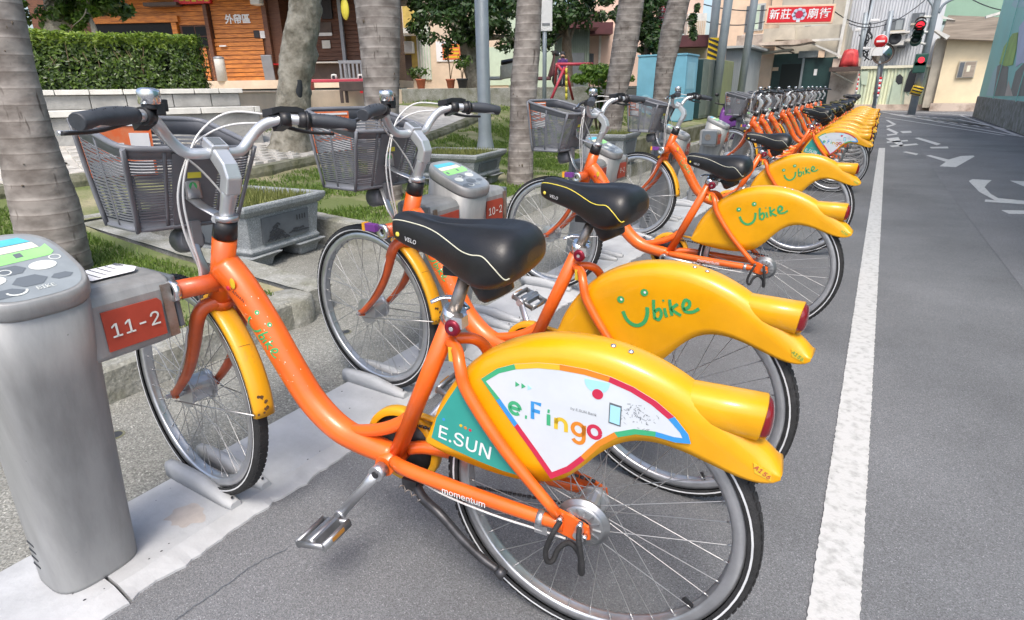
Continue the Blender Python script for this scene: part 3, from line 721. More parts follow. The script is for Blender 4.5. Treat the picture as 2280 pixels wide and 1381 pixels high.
    hbo = F(hb.build('handlebar', 'alu_paint', root))
    for s in (1, -1):
        g0 = Vector((0.872, s * 0.190, 1.117)); g1 = Vector((0.812, s * 0.312, 1.103))
        if s < 0: g0 = g0.lerp(g1, 0.18)
        g = MB().tube([g0.lerp(g1, t) + Vector((0, 0, 0.0035 * math.sin(t * 3.1))) for t in (0, 0.1, 0.3, 0.5, 0.75, 0.97, 1.0)], [0.0175, 0.0185, 0.0195, 0.0195, 0.0175, 0.0185, 0.0165], 16, flat=0.9)
        go = F(g.build('grip', 'grip_rubber', root))
        dm = MB()
        for k in range(12):
            p = g0.lerp(g1, 0.12 + 0.06 * k) + Vector((-0.004 - 0.006 * (k % 3), 0, 0.0195 - 0.0008 * (k % 3)))
            dm.ball(p, 0.0011, 6, 4)
        dm.build('grip_dimples', 'ink', go)
        if s < 0:
            cp = MB().tube([g0 + Vector((0.012, 0.026, 0.001)), g0], [0.0185, 0.0195], 14); cp.tube([g0 + Vector((0.005, 0.010, 0)), g0 + Vector((0.002, 0.004, 0))], 0.023, 16)
            so_ = F(cp.build('gear_shifter', 'black_plastic', root))
        # brake lever clamp and blade
        bl = MB(); b0 = Vector((0.890, s * 0.160, 1.116))
        bl.tube([b0 + Vector((0.006, -s * 0.010, 0)), b0 + Vector((-0.006, s * 0.012, 0))], 0.018, 14)
        bl.box((-0.004, -0.014, -0.016), (0.040, 0.014, 0.010), Matrix.Translation(b0) @ Matrix.Rotation(R(20), 4, 'Y'))
        bl.tube(cr_path([b0 + Vector((0.030, 0, -0.004)), b0 + Vector((0.046, s * 0.030, -0.016)), b0 + Vector((0.030, s * 0.085, -0.030)), b0 + Vector((0.006, s * 0.150, -0.034))], 4), [0.009, 0.008, 0.0065, 0.006], 8, flat=0.7)
        if s < 0:
            bl.loft([[tuple(b0 + Vector((dx, dy, dz))) for dx, dy, dz in ((0.004 - k * 0.004, 0.030 - 0.02 * k, 0.012 + 0.006 * (1 if 0 < k < 4 else 0)), (0.046 - k * 0.008, 0.030 - 0.02 * k, 0.004), (0.046 - k * 0.008, 0.030 - 0.02 * k, 0.022 - 0.002 * k), (0.004 - k * 0.004, 0.030 - 0.02 * k, 0.026 + 0.005 * (1 if 0 < k < 4 else 0)))] for k in range(5)], smooth=False)
        F(bl.build('brake_lever', 'black_plastic', root, fix=True))
        if s > 0:
            MB().tube(cr_path([b0 + Vector((0.050, s * 0.035, -0.017)), b0 + Vector((0.034, s * 0.09, -0.031)), b0 + Vector((0.012, s * 0.155, -0.034))], 4), 0.0058, 8, flat=0.8).build('lever_blade', 'alu_bright', front[-1])
    bell = MB().lathe([(0.0, 0.0300), (0.012, 0.0295), (0.0180, 0.0275), (0.0208, 0.024), (0.0215, 0.021), (0.0215, -0.001), (0.0175, -0.003), (0.0, -0.003)], (0.888, 0.150, 1.141), 'z', 28)
    belo = F(bell.build('bell', 'alu_bright', root))
    bc = MB().lathe([(0.0, 0.001), (0.0165, 0.0), (0.0175, -0.010), (0.0, -0.012)], (0.888, 0.150, 1.139), 'z', 18); bc.box((0.872, 0.128, 1.118), (0.902, 0.146, 1.142)); bc.box((0.880, 0.118, 1.126), (0.893, 0.130, 1.150))
    bc.build('bell_clamp', 'black_plastic', belo, bevel=0.002)
    cb = MB()
    for dx, dz in ((0.0, 0.0), (0.008, -0.018)):
        cb.tube(cr_path([(0.925, -0.160, 1.125 + dz), (0.985, -0.075, 1.130 + dz * 1.6), (1.010 + dx, -0.01, 1.085 + dz), (1.000 + dx, 0.035, 1.02), (0.992 + dx, 0.062 + dx, 0.94), (0.990 + dx, 0.060 + dx, 0.85), (0.995 + dx, 0.045, 0.76), (1.02, 0.040 + dx, 0.68)], 6), 0.0027, 7)
    cb.tube(cr_path([(0.925, 0.150, 1.108), (0.985, 0.085, 1.06), (1.005, 0.00, 0.99), (0.992, -0.05, 0.90), (0.985, -0.045, 0.80), (1.01, -0.03, 0.69)], 6), 0.0027, 7)
    F(cb.build('brake_cable', 'cable', root))
    fc = MB().tube(cr_path([(1.02, 0.044, 0.68), (1.035, 0.080, 0.60), (1.060, 0.082, 0.54), (1.13, 0.078, 0.45), (1.20, 0.060, 0.39)], 5), 0.0026, 6)
    F(fc.build('fork_cable', 'cable', root))
    # ---- basket
    def bk(x, y, z):                            # x 0 back..1 front, y -1..1, z 0 bottom..1 top
        xb = 1.095 + (1.020 - 1.095) * z; xf = 1.275 + (1.290 - 1.275) * z
        w_ = 0.130 + (0.164 - 0.130) * z
        dip = 0.068 * x * z * z
        return Vector((xb + (xf - xb) * x, y * w_, 0.850 + (1.045 - 0.850) * z + dip))
    def loop(z, n=48, inset=0.0):
        pts = []
        for k in range(n):
            t = 2 * math.pi * k / n; c_, s_ = math.cos(t), math.sin(t)
            e = 0.30
            pts.append(bk(0.5 + 0.5 * (1 - inset) * math.copysign(abs(c_) ** e, c_), (1 - inset) * math.copysign(abs(s_) ** e, s_), z))
        return pts
    ba = MB()
    ba.tube(loop(1.0), 0.0075, 8, closed=True, flat=1.0)
    for za, zb_ in ((0.885, 0.995), (0.0, 0.115)):
        ba.loft([loop(za), loop(zb_)], cap=False); ba.loft([loop(zb_, inset=0.03), loop(za, inset=0.03)], cap=False); ba.loft([loop(za, inset=0.03), loop(za)], cap=False)
    ba.tube(loop(0.02), 0.006, 8, closed=True)
    ba.loft([loop(0.0), [p * 0.001 + Vector((1.177, 0, 0.862)) * 0.999 for p in loop(0.0)]], cap=False)
    post = [(0.0, 0.46), (0.0, -0.46), (1.0, 0.3), (1.0, -0.3), (0.5, 1.0), (0.5, -1.0), (0.035, 0.965), (0.035, -0.965), (0.965, 0.965), (0.965, -0.965)]
    for (x, y) in post:
        wd = 0.013 if abs(y) == 0.965 else 0.005
        ba.tube([bk(x, y, z / 6) for z in range(7)], wd, 6, flat=0.4, upv=(1 if x in (0.0, 1.0) else 0, 1 if abs(y) == 1.0 else 0, 0.01) if x in (0.0, 1.0) or abs(y) == 1.0 else (1, 1, 0))
    for k in range(2):
        ba.box((1.0, -0.05, 0), (1.004, 0.05, 0.001), Matrix.Translation((0, 0, 0.862 - 10)))
    ba.v = ba.v[:-16]; ba.f = ba.f[:-12]; ba.sm = ba.sm[:-12]
    # solid plate in the middle of the rider's side
    pl = [bk(-0.01, -0.36, 0.05), bk(-0.01, 0.36, 0.05), bk(-0.01, 0.36, 0.95), bk(-0.01, -0.36, 0.95)]
    ba.prism(pl, (0.004, 0, 0))
    bas = F(ba.build('basket', 'basket', root, fix=True))
    sl_ = MB()
    for k in range(23):
        z = 0.13 + 0.745 * k / 22
        sl_.loft([loop(z, 40), loop(z + 0.019, 40), loop(z + 0.019, 40, 0.018), loop(z, 40, 0.018), loop(z, 40)], cap=False, smooth=False)
    tag(sl_.build('basket_slats', 'basket', bas), kind='stuff')
    wl = MB().prism([bk(0.93, 0.95, 0.99), bk(0.93, -0.10, 0.99), bk(0.93, -0.10, 0.52), bk(0.93, 0.95, 0.52)], (0.002, 0, 0))
    wlo = wl.build('warning_label', 'label_orange', bas, fix=True)
    wb = MB()
    for (a, b, c_, d) in ((0.90, -0.05, 0.53, 0.66), (0.90, -0.05, 0.955, 0.975), (0.25, -0.05, 0.72, 0.90), (0.9, 0.35, 0.78, 0.82), (0.9, 0.35, 0.70, 0.73)):
        wb.prism([bk(0.922, a, d), bk(0.922, b, d), bk(0.922, b, c_), bk(0.922, a, c_)], (0.001, 0, 0))
    wb.build('label_print', 'white', wlo, fix=True)
    br = MB()
    br.tube([(0.945, 0.0, 0.888), (1.02, 0.006, 0.908), (1.066, 0.012, 0.930)], 0.017, 8, flat=0.18)
    br.tube([(1.048, 0.008, 0.925), (1.050, 0.008, 1.010)], 0.020, 8, flat=0.12, upv=(1, 0, 0))
    br.tube([(0.93, -0.026, 0.887), (0.955, 0, 0.887)], 0.010, 8); br.tube([(0.93, 0.026, 0.887), (0.955, 0, 0.887)], 0.010, 8)
    br.tube([(1.10, 0.012, 0.860), (1.065, 0.012, 0.775), (1.02, 0.010, 0.715)], 0.014, 8, flat=0.25, upv=(1, 0, 0))
    br.tube([(0.929, 0, 0.882), (0.927, 0, 0.896)], 0.027, 18)
    F(br.build('basket_bracket', 'alu', root))
    mk_ = MB().prism([(1.044, 0.020, 1.0), (1.044, -0.012, 1.0), (1.046, -0.012, 0.975), (1.046, 0.020, 0.975)], (-0.006, 0, 0)); mk_.build('bracket_sticker', 'dial_yellow', front[-1], fix=True)
    MB().lathe([(0, 0), (0.010, 0.0)], (0, 0, 0), 'z', 14, M=Matrix.Translation((1.0465, 0.008, 0.955)) @ Matrix.Rotation(R(-90), 4, 'Y')).build('bracket_sticker', 'green_ink', front[-1])
    # lamp hanging under the basket
    lm = MB().tube([(1.10, 0.0, 0.815), (1.16, 0.0, 0.805)], [0.030, 0.034], 16); lm.box((1.075, -0.012, 0.80), (1.105, 0.012, 0.865))
    lmo = F(lm.build('front_lamp', 'basket', root)); MB().lathe([(0, 0), (0.031, 0)], (1.1605, 0, 0.805), 'x', 16).build('lamp_lens', 'white_film', lmo)
    rf = MB().box((1.000, 0.124, 0.722), (1.048, 0.146, 0.748)); rfo = F(rf.build('reflector', 'purple', root, bevel=0.002)); MB().box((1.048, 0.124, 0.721), (1.062, 0.146, 0.749)).build('reflector_lens', 'amber', rfo)
    # ---- transmission
    cg = MB()
    cg.lathe([(0.088, -0.046), (0.102, -0.046), (0.106, -0.050), (0.106, -0.070), (0.102, -0.074), (0.088, -0.074)], (BBX + 0.01, 0, BBZ), 'y', 36)
    cg.tube(cr_path([(0.50, -0.06, 0.426), (0.36, -0.06, 0.412), (0.20, -0.06, 0.395)], 4), 0.010, 8, flat=0.6)
    cgo = cg.build('chain_guard', 'yellow_worn', root, fix=True)
    MB().lathe([(0.0, -0.058), (0.088, -0.058), (0.088, -0.062), (0.0, -0.062)], (BBX + 0.01, 0, BBZ), 'y', 30).build('chain_ring', 'dark_steel', cgo)
    ch = MB()
    for (p, q) in (((0.50, -0.045, 0.405), (0.0, -0.045, 0.372)), ((0.50, -0.045, 0.245), (0.0, -0.045, 0.300))):
        p = Vector(p); q = Vector(q)
        for k in range(40):
            a = p.lerp(q, k / 40); b = p.lerp(q, (k + 0.7) / 40); ch.tube([a, b], 0.0042, 6, flat=1.0 if k % 2 else 0.75)
    tag(ch.build('chain', 'dark_steel', root), kind='stuff')
    ks = MB().tube(cr_path([(0.445, 0.005, 0.285), (0.40, 0.035, 0.262), (0.345, 0.050, 0.245), (0.285, 0.056, 0.198), (0.235, 0.058, 0.164), (0.192, 0.058, 0.143)], 5), [0.012, 0.012, 0.011, 0.0105, 0.010, 0.009], 10)
    ks.tube([(0.195, 0.058, 0.145), (0.178, 0.058, 0.133)], [0.012, 0.014], 8); ks.box((0.42, -0.02, 0.265), (0.46, 0.03, 0.295))
    kso = ks.build('kickstand', 'dark_steel', root)
    spn = MB().tube([(0.455 - 0.0036 * k, 0.045 + 0.0055 * math.cos(k * 1.3), 0.285 - 0.0016 * k + 0.0055 * math.sin(k * 1.3)) for k in range(34)], 0.0014, 5); spn.build('spring', 'steel_worn', kso)
    hg = MB().tube(cr_path([(0.038, 0.078, 0.352), (0.046, 0.096, 0.335), (0.060, 0.100, 0.290), (0.058, 0.100, 0.262), (0.048, 0.092, 0.258), (0.040, 0.080, 0.282), (0.018, 0.074, 0.300), (-0.006, 0.080, 0.282), (-0.012, 0.094, 0.258), (-0.018, 0.102, 0.262), (-0.016, 0.101, 0.292), (-0.008, 0.098, 0.335), (-0.002, 0.078, 0.350)], 5), 0.0058, 9)
    hgo = hg.build('hub_guard', 'rubber', root)
    nu = MB()
    for x, z in ((0.040, 0.353), (-0.002, 0.352), (-0.012, 0.326)): MB().tube([(x, 0.068, z), (x, 0.082, z)], 0.006, 8).build('nut', 'alu_bright', hgo)
    bnd = MB().tube([(0.092, 0.0625, 0.332), (0.078, 0.063, 0.332)], 0.0175, 16); bnd.box((0.070, 0.052, 0.296), (0.098, 0.070, 0.318)); bnd.build('cable_clamp', 'alu', root)
    bcab = MB().tube(cr_path([(0.44, 0.03, 0.318), (0.33, 0.062, 0.316), (0.20, 0.070, 0.308), (0.09, 0.068, 0.304), (0.03, 0.066, 0.30)], 4), 0.0026, 6); bcab.build('rear_cable', 'cable', root)
    # cranks as one unit on each side; angle set by the caller
    crs = []
    for s in (1, -1):
        ck = MB()
        y0 = s * 0.062; y1 = s * 0.098
        ck.tube([(0, y0 - s * 0.014, 0), (0, y0 + s * 0.014, 0)], 0.0185, 16)
        ck.tube([(0.0, y0 + s * 0.004, 0), (0.05, y0 + s * 0.014, 0), (0.170, y1, 0)], [0.0165, 0.0125, 0.0115], 12, flat=0.62, upv=(0, 1, 0))
        ck.tube([(0.170, y1 - s * 0.008, 0), (0.170, y1 + s * 0.008, 0)], 0.0135, 12)
        co = ck.build('crank', 'alu', root); co.location = (BBX, 0, BBZ)
        MB().tube([(0, y0 + s * 0.0135, 0), (0, y0 + s * 0.0165, 0)], 0.009, 12).build('crank_bolt', 'dark_steel', co)
        pd = MB(); cy = y1 + s * 0.062
        for dx in (-0.042, 0.042):
            pd.tube([(dx, cy - 0.046, -0.006), (dx, cy + 0.046, -0.006)], 0.006, 6, flat=2.0)
        for dy in (-0.044, 0.044):
            pd.tube([(-0.042, cy + dy, -0.006), (0.042, cy + dy, -0.006)], 0.005, 6, flat=2.0)
        pd.tube([(0, y1, 0), (0, cy + s * 0.045, 0)], [0.009, 0.011], 10); pd.box((-0.016, cy - 0.04, -0.012), (0.016, cy + 0.04, 0.008))
        po = pd.build('pedal', 'drum', root)
        for dx in (-1, 1): MB().box((dx * 0.047 - 0.002, cy - 0.020, -0.009), (dx * 0.047 + 0.002 * dx + 0.002, cy + 0.020, 0.000)).build('pedal_reflector', 'amber_dark', po)
        crs.append((s, co, po))
    root_info[root.name] = (front, crs)
    return root

root_info = {}
WHEEL = {k: wheel_parts(k) for k in ('front', 'rear')}; WMESH = {}
BIKE_NAMES_FRONT = ('fork', 'docking_bar', 'mudguard', 'stem', 'handlebar', 'grip', 'gear_shifter', 'brake_lever', 'bell', 'brake_cable', 'fork_cable', 'basket', 'basket_bracket', 'front_lamp', 'reflector')
def pose_bike(root, x, y, a, st, lean, crank, label, front_up=0.0):
    root.location = (x, y, 0.0)
    # forward points along -X turned by a; lean to the left positive
    Rz = Matrix.Rotation(math.pi - a, 4, 'Z'); Rx = Matrix.Rotation(-lean, 4, 'X')
    root.rotation_euler = (Rz @ Rx).to_euler()
    S = steer(st)
    for ch in root.children:
        base = ch.name.split('.')[0]
        if base in BIKE_NAMES_FRONT:
            ch.matrix_basis = S
        elif base == 'wheel' and ch.location.x > 0.6:
            ch.matrix_basis = S @ Matrix.Translation(HUB_F) @ Matrix.Rotation(random.uniform(0, 6), 4, 'Y')
        elif base == 'crank':
            left = sum(v.co.y for v in ch.data.vertices) > 0
            ch.rotation_euler = (0, -crank if left else -(crank + math.pi), 0)
        elif base == 'pedal':
            left = sum(v.co.y for v in ch.data.vertices) > 0
            c_ = crank if left else crank + math.pi
            ch.location = (BBX + 0.170 * math.cos(c_), 0, BBZ + 0.170 * math.sin(c_)); ch.rotation_euler = (0, random.uniform(-0.4, 0.4) + (0.6 if left else -0.3), 0)
    tag(root, label, 'bicycle', 'bicycles docked along the road')
    return root
B_AD = make_bike(efingo=True, saddle_dz=0.0)
B_SM = make_bike(efingo=False, saddle_dz=-0.012, piping='piping_yellow')
B_LOW = make_bike(efingo=False, saddle_dz=-0.075)
B_HI = make_bike(efingo=False, saddle_dz=0.055)
pose_bike(B_AD, -0.385, 0.930, R(-6.73), R(-10.99), R(0.04), R(-52), 'nearest orange bicycle with white and teal advert panels on its yellow wheel cover')
pose_bike(B_SM, -0.387, 1.512, R(1.81), R(-2.69), R(0.23), R(-118), 'second bicycle from the front, smiling logo on its cover, yellow piped saddle')
pose_bike(B_LOW, -0.366, 3.025, R(0.9), R(-3.15), R(1.2), R(182), 'third bicycle from the front, behind the yellow piped saddle, with lowered black seat')
b4 = pose_bike(copy_tree(B_LOW), -0.390, 4.676, R(-5.74), R(-13.8), R(1.0), R(120), 'fourth bicycle from the front, in front of the slanting empty grey docking post')
FAR = [(7.82, 2.0, -3), (8.51, -1, -6), (9.29, 1.0, 2), (10.29, 0.5, -8), (11.03, -1.5, 0), (12.06, 1, -4), (12.82, -1, -2), (13.78, 0.5, -9), (14.56, 0, 0), (15.45, 1, -5), (16.59, -0.5, -3)]
ORD = ['fifth', 'sixth', 'seventh', 'eighth', 'ninth', 'tenth', 'eleventh', 'twelfth', 'thirteenth', 'fourteenth', 'last and farthest']
for i, (yy, a, st) in enumerate(FAR):
    src = B_AD if i == 0 else (B_HI if i >= 9 else B_LOW if i % 3 == 1 else B_SM)
    if i == 9: pose_bike(B_HI, -0.38, yy, R(a), R(st), R(0.4), R(30), 'tenth bicycle in the row, with a raised black saddle' if False else 'fourteenth bicycle counted from the nearest, with a raised saddle'); continue
    lab = 'farther bicycle with the advert panels on its cover, fifth in the row' if i == 0 else (ORD[i] + (' bicycle in the row' if i < 10 else ' bicycle of the docked row') + (', just behind the farther advert bicycle' if i == 1 else ' counted from the nearest' if i < 10 else ''))
    pose_bike(copy_tree(src), -0.37 - 0.01 * (i % 3), yy, R(a), R(st), R(random.uniform(-0.5, 0.8)), R(random.uniform(0, 360)), lab)
# ================================================================== GROUND
struct('road', MB().poly([(-80, -60, 0), (60, -60, 0), (60, 140, 0), (-80, 140, 0)]), 'asphalt')
def paint(name, polys, z=0.004):
    mb = MB()
    for p in polys: mb.poly([(q[0], q[1], z) for q in p])
    return struct(name, mb, 'road_paint', fix=True)
def rag(p, q, n, amp, rnd):                     # worn edge of paint
    p = Vector((*p, 0)); q = Vector((*q, 0)); d = (q - p); nn = Vector((-d.y, d.x, 0)).normalized()
    return [tuple((p + d * (i / n) + nn * rnd.uniform(-amp, amp)))[:2] for i in range(n + 1)]
rr = random.Random(5)
paint('road_marking', [rag((0.052, -2.0), (0.052, 14.0), 1600, 0.0020, rr) + rag((0.158, 14.05), (0.158, -2.0), 1600, 0.0020, rr)])
def gp(pts): return [tuple(gz(u, v))[:2] for u, v in pts]
paint('road_marking', [gp([(2157, 404), (2165, 400), (2208, 402), (2198, 410), (2192, 418), (2206, 433), (2222, 442), (2280, 448), (2360, 452), (2360, 460), (2280, 456), (2192, 450), (2194, 445), (2215, 447), (2180, 428)])])
paint('road_marking', [gp([(2248, 403), (2290, 405), (2330, 424), (2285, 418)]), gp([(2229, 469), (2300, 470), (2300, 478), (2246, 477)])])
paint('road_marking', [gp([(2062, 347), (2071, 346), (2112, 356), (2140, 348), (2167, 347), (2170, 349), (2128, 373), (2092, 371), (2106, 361)])])
paint('road_marking', [gp([(2009, 339), (2018, 338), (2045, 343), (2040, 346)])])
for st in ([(1974, 316), (2020, 312), (2022, 315), (1975, 319)], [(1972, 309), (2000, 306), (2012, 324), (2006, 327)], [(1980, 325), (2040, 320), (2045, 323), (1986, 328)], [(2036, 308), (2046, 307), (2095, 321), (2086, 324)], [(2070, 328), (2110, 327), (2112, 331), (2073, 331)],
           [(1973, 288), (1979, 286), (2001, 296), (1995, 299)], [(2004, 293), (2028, 292), (2030, 296), (2010, 297)], [(1974, 300), (1996, 298), (1998, 300), (1976, 303)], [(1972, 268), (1978, 268), (1996, 277), (1990, 279)], [(1973, 281), (1990, 277), (1992, 279), (1975, 284)]):
    paint('road_marking', [gp(st)])
# hatched box and edge lines at the end of the lane
hat = MB()
for k in range(9):
    a = gz(1985 + 18 * k, 254 + 1.5 * k); b = gz(2030 + 26 * k, 262 + 3.4 * k)
    d = (b - a); n_ = Vector((-d.y, d.x, 0)).normalized() * 0.11
    hat.poly([tuple(p[:2]) + (0.004,) for p in ((a - n_), (b - n_), (b + n_), (a + n_))])
for p, q, w_ in (((1964, 250), (2270, 304), 0.10), ((2140, 258), (2278, 306), 0.10), ((1972, 262), (2235, 302), 0.08), ((1960, 246), (2150, 256), 0.14)):
    a = gz(*p); b = gz(*q); d = (b - a); n_ = Vector((-d.y, d.x, 0)).normalized() * w_ / 2
    hat.poly([tuple(x[:2]) + (0.0045,) for x in ((a - n_), (b - n_), (b + n_), (a + n_))])
struct('road_marking', hat, 'road_paint', fix=True)
mat('patch', (0.155, 0.158, 0.166), 0.9, var=0.12, vs=1.2, bump=0.5, bs=170, speck=0.25, specs=330, spec=0.3)
struct('road_patch', MB().poly([(0.86, -2, 0.002), (0.92, 4, 0.002), (0.80, 9, 0.002), (0.75, 14, 0.002), (2.85, 14, 0.002), (2.85, -2, 0.002)]), 'patch')

# dock plinth: painted concrete strip with a broken front edge
X0, X1, PZ = -1.735, -1.395, 0.026
def plinth(y0, y1):
    mb = MB(); n = max(4, int((y1 - y0) / 0.022)); rings = []
    rnd = random.Random(int(y0 * 100))
    for i in range(n + 1):
        y = y0 + (y1 - y0) * i / n
        e = 0.016 * noise.noise((y * 4, 1.3, 0)) + 0.013 * noise.noise((y * 14, 4.3, 0)) + rnd.uniform(-0.006, 0.006)
        e2 = 0.006 * noise.noise((y * 9, 7.7, 0))
        rings.append([(X0, y, -0.02), (X0, y, PZ), (X1 - 0.035 + e2, y, PZ), (X1 + e * 0.4, y, PZ * 0.55), (X1 + 0.022 + e, y, 0.006), (X1 + 0.026 + e, y, -0.02)])
    mb.loft(rings, smooth=False)
    return mb
ys = [-1.2, 0.424, 1.93, 3.43, 4.94, 6.45, 8.0, 9.6, 11.3, 13.0, 14.8, 17.2]
for a, b in zip(ys[:-1], ys[1:]):
    struct('dock_base', plinth(a + 0.004, b - 0.004), 'plinth', fix=True)
mat('stain', (0.40, 0.36, 0.33), 0.7, var=0.1, vs=30)
rs = random.Random(2); c0 = gz(415, 1150, PZ)
struct('stain', MB().poly([(c0.x + 0.055 * (1 + 0.5 * noise.noise((math.cos(t) * 1.7, math.sin(t) * 1.7, 2))) * math.cos(t), c0.y + 0.045 * (1 + 0.7 * noise.noise((math.cos(t) * 2, math.sin(t) * 2, 5))) * math.sin(t), PZ + 0.0007) for t in [2 * math.pi * k / 36 for k in range(36)]]), 'stain')
pits = MB()                                     # chips in the painted plinth
for k in range(90):
    y = rs.uniform(0.3, 3.2); x = rs.uniform(X0 + 0.03, X1 + 0.0) if k % 3 else rs.uniform(X1 - 0.06, X1 - 0.03)
    r_ = rs.uniform(0.0012, 0.0032)
    if x > X1 - 0.04: continue
    pits.poly([(x + r_ * math.cos(t), y + r_ * 1.3 * math.sin(t), PZ + 0.0008) for t in [2 * math.pi * q / 7 for q in range(7)]])
tag(pits.build('paint_chips', 'ink'), 'dark paint chips scattered over the grey dock base', 'chips', kind='stuff')
# pebble-dash pavement between the plinth and the planting beds, running into the gap that holds the stone planter
struct('pavement', MB().poly([(-2.50, -3, 0.005), (X0, -3, 0.005), (X0, 20, 0.005), (-3.1, 20, 0.005), (-3.1, 3.2, 0.005), (-5.2, 3.2, 0.005), (-5.2, 1.9, 0.005), (-2.50, 1.9, 0.005)]), 'pebble')
for (u, v) in ((255, 967), (680, 703), (768, 738), (628, 745)):
    p = gz(u, v, 0.01)
    struct('drain_hole', MB().lathe([(0.0, 0.0072), (0.026, 0.0072), (0.030, 0.0076), (0.034, 0.0062)], (p.x, p.y, 0), 'z', 18), 'mossy')
    struct('drain_hole', MB().lathe([(0.0, 0.0076), (0.025, 0.0076)], (p.x, p.y, 0), 'z', 18), 'slate_dark')
crack = MB()
for pts in ([(700, 1290), (690, 1210), (560, 1260), (470, 1330), (380, 1400)],):
    q = [gz(u, v, 0.0035) for u, v in pts[2:]]
    q = [gz(640, 1222, 0.0035), gz(575, 1252, 0.0035), gz(520, 1290, 0.0035), gz(440, 1345, 0.0035), gz(370, 1395, 0.0035)]
    rc = random.Random(1); fine = []
    for p in cr_path(q, 9): fine.append(p + Vector((rc.uniform(-.003, .003), rc.uniform(-.003, .003), 0)))
    crack.ribbon(fine, 0.0022, (0, 0, 1))
struct('road_crack', crack, 'slate')

# planting beds
def zx(x):
    T = [(-14, 0.75), (-8.0, 0.62), (-6.5, 0.50), (-5.75, 0.42), (-5.5, 0.34), (-4.0, 0.21), (-2.55, 0.13), (0, 0.13)]
    for (a, za), (b, zb) in zip(T[:-1], T[1:]):
        if a <= x <= b: return za + (zb - za) * (x - a) / (b - a)
    return 0.75
def ss(a, b, x): t = max(0, min(1, (x - a) / (b - a))); return t * t * (3 - 2 * t)
def rise(x, y): return 0.36 * ss(6.0, 10.5, y) * ss(-4.6, -8.0, x)
def ground_z(x, y): return zx(x) + rise(x, y) + 0.018 * noise.noise((x * 1.3, y * 1.3, 0)) + 0.010 * noise.noise((x * 4, y * 4, 3))
def in_bed(x, y):
    if y < 1.93: return x < -2.62
    if y < 3.22: return x < -5.05
    return x < -3.02
ter = MB(); NX, NY = 96, 210; gx = [-14 + 11.5 * i / NX for i in range(NX + 1)]; gy = [-4 + 26.0 * j / NY for j in range(NY + 1)]
vs = [(x, y, ground_z(x, y)) for y in gy for x in gx]; fs = []
for j in range(NY):
    for i in range(NX):
        if in_bed((gx[i] + gx[i + 1]) / 2, (gy[j] + gy[j + 1]) / 2): fs.append((j * (NX + 1) + i, j * (NX + 1) + i + 1, (j + 1) * (NX + 1) + i + 1, (j + 1) * (NX + 1) + i))
ter.add(vs, fs, True)
tag(ter.build('ground', 'soil', fix=False), kind='structure')
def kerb(p, q, w_, h0, h1, base=0.0):
    p = Vector((*p, 0)); q = Vector((*q, 0)); d = q - p; L = d.length; d.normalize(); n_ = Vector((-d.y, d.x, 0)); mb = MB(); rings = []
    n = max(2, int(L / 0.08))
    for i in range(n + 1):
        t = i / n; b = p + d * (L * t); h = h0 + (h1 - h0) * t + 0.006 * noise.noise((b.x * 6, b.y * 6, 1)); j = 0.006 * noise.noise((b.x * 5, b.y * 5, 9))
        rings.append([tuple(b + n_ * (j) + Vector((0, 0, base))), tuple(b + n_ * (j + 0.004) + Vector((0, 0, h - 0.015))), tuple(b + n_ * (j + 0.02) + Vector((0, 0, h))), tuple(b + n_ * (w_ - 0.015) + Vector((0, 0, h))), tuple(b + n_ * w_ + Vector((0, 0, h - 0.02))), tuple(b + n_ * w_ + Vector((0, 0, base)))])
    mb.loft(rings, smooth=False)
    return struct('kerb', mb, 'concrete', fix=True)
kerb((-2.46, -3.0), (-2.46, 1.86), 0.17, 0.165, 0.150)
kerb((-2.52, 1.99), (-5.2, 1.99), -0.14, 0.150, 0.29)
kerb((-5.2, 3.16), (-2.88, 3.16), 0.14, 0.30, 0.185)
kerb((-2.88, 3.17), (-2.88, 12.5), 0.16, 0.185, 0.20)
kerb((-5.04, 1.9), (-5.04, 3.25), 0.12, 0.31, 0.31)
corner = MB().lathe([(0.0, 0.152), (0.115, 0.150), (0.130, 0.140), (0.134, 0.0)], (-2.575, 1.875, 0), 'z', 20)
struct('kerb', corner, 'concrete')
# raised path with a broken concrete edge
edge = [(-6.3, -1.0), (-5.72, 1.2), (-5.85, 1.9), (-5.95, 2.5), (-5.66, 3.1), (-5.55, 3.8), (-5.62, 4.5), (-5.66, 5.3), (-5.75, 6.1), (-5.90, 7.0), (-6.15, 8.2), (-6.5, 9.6)]
ed = cr_path([(x, y, 0) for x, y in edge], 8)
led = MB(); rings = []
for i, p in enumerate(ed):
    d = (ed[min(i + 1, len(ed) - 1)] - ed[max(0, i - 1)]).normalized(); n_ = Vector((-d.y, d.x, 0))
    j = 0.05 * noise.noise((p.x * 3, p.y * 3, 2)) + 0.02 * noise.noise((p.x * 11, p.y * 11, 2)); hz = 0.015 * noise.noise((p.x * 6, p.y * 6, 8))
    zz = zx(p.x) + rise(p.x, p.y) + 0.085
    rings.append([tuple(p - n_ * (0.02 + j) + Vector((0, 0, zz - 0.20))), tuple(p - n_ * (0.03 + j) + Vector((0, 0, zz - 0.05))), tuple(p - n_ * (0.01 + j) + Vector((0, 0, zz + 0.005 + hz))), tuple(p + n_ * 0.16 + Vector((0, 0, zz + hz * 0.4))), tuple(p + n_ * 0.2 + Vector((0, 0, zz - 0.2)))])
led.loft(rings, smooth=False)
struct('path_edge', led, 'mossy', fix=True)
def pz(p, n_, s):
    q = p + n_ * s; return max(zx(p.x) + rise(p.x, p.y) + 0.085 + 0.02 * s, zx(q.x) + rise(q.x, q.y) + 0.04)
pth = MB(); rings = []
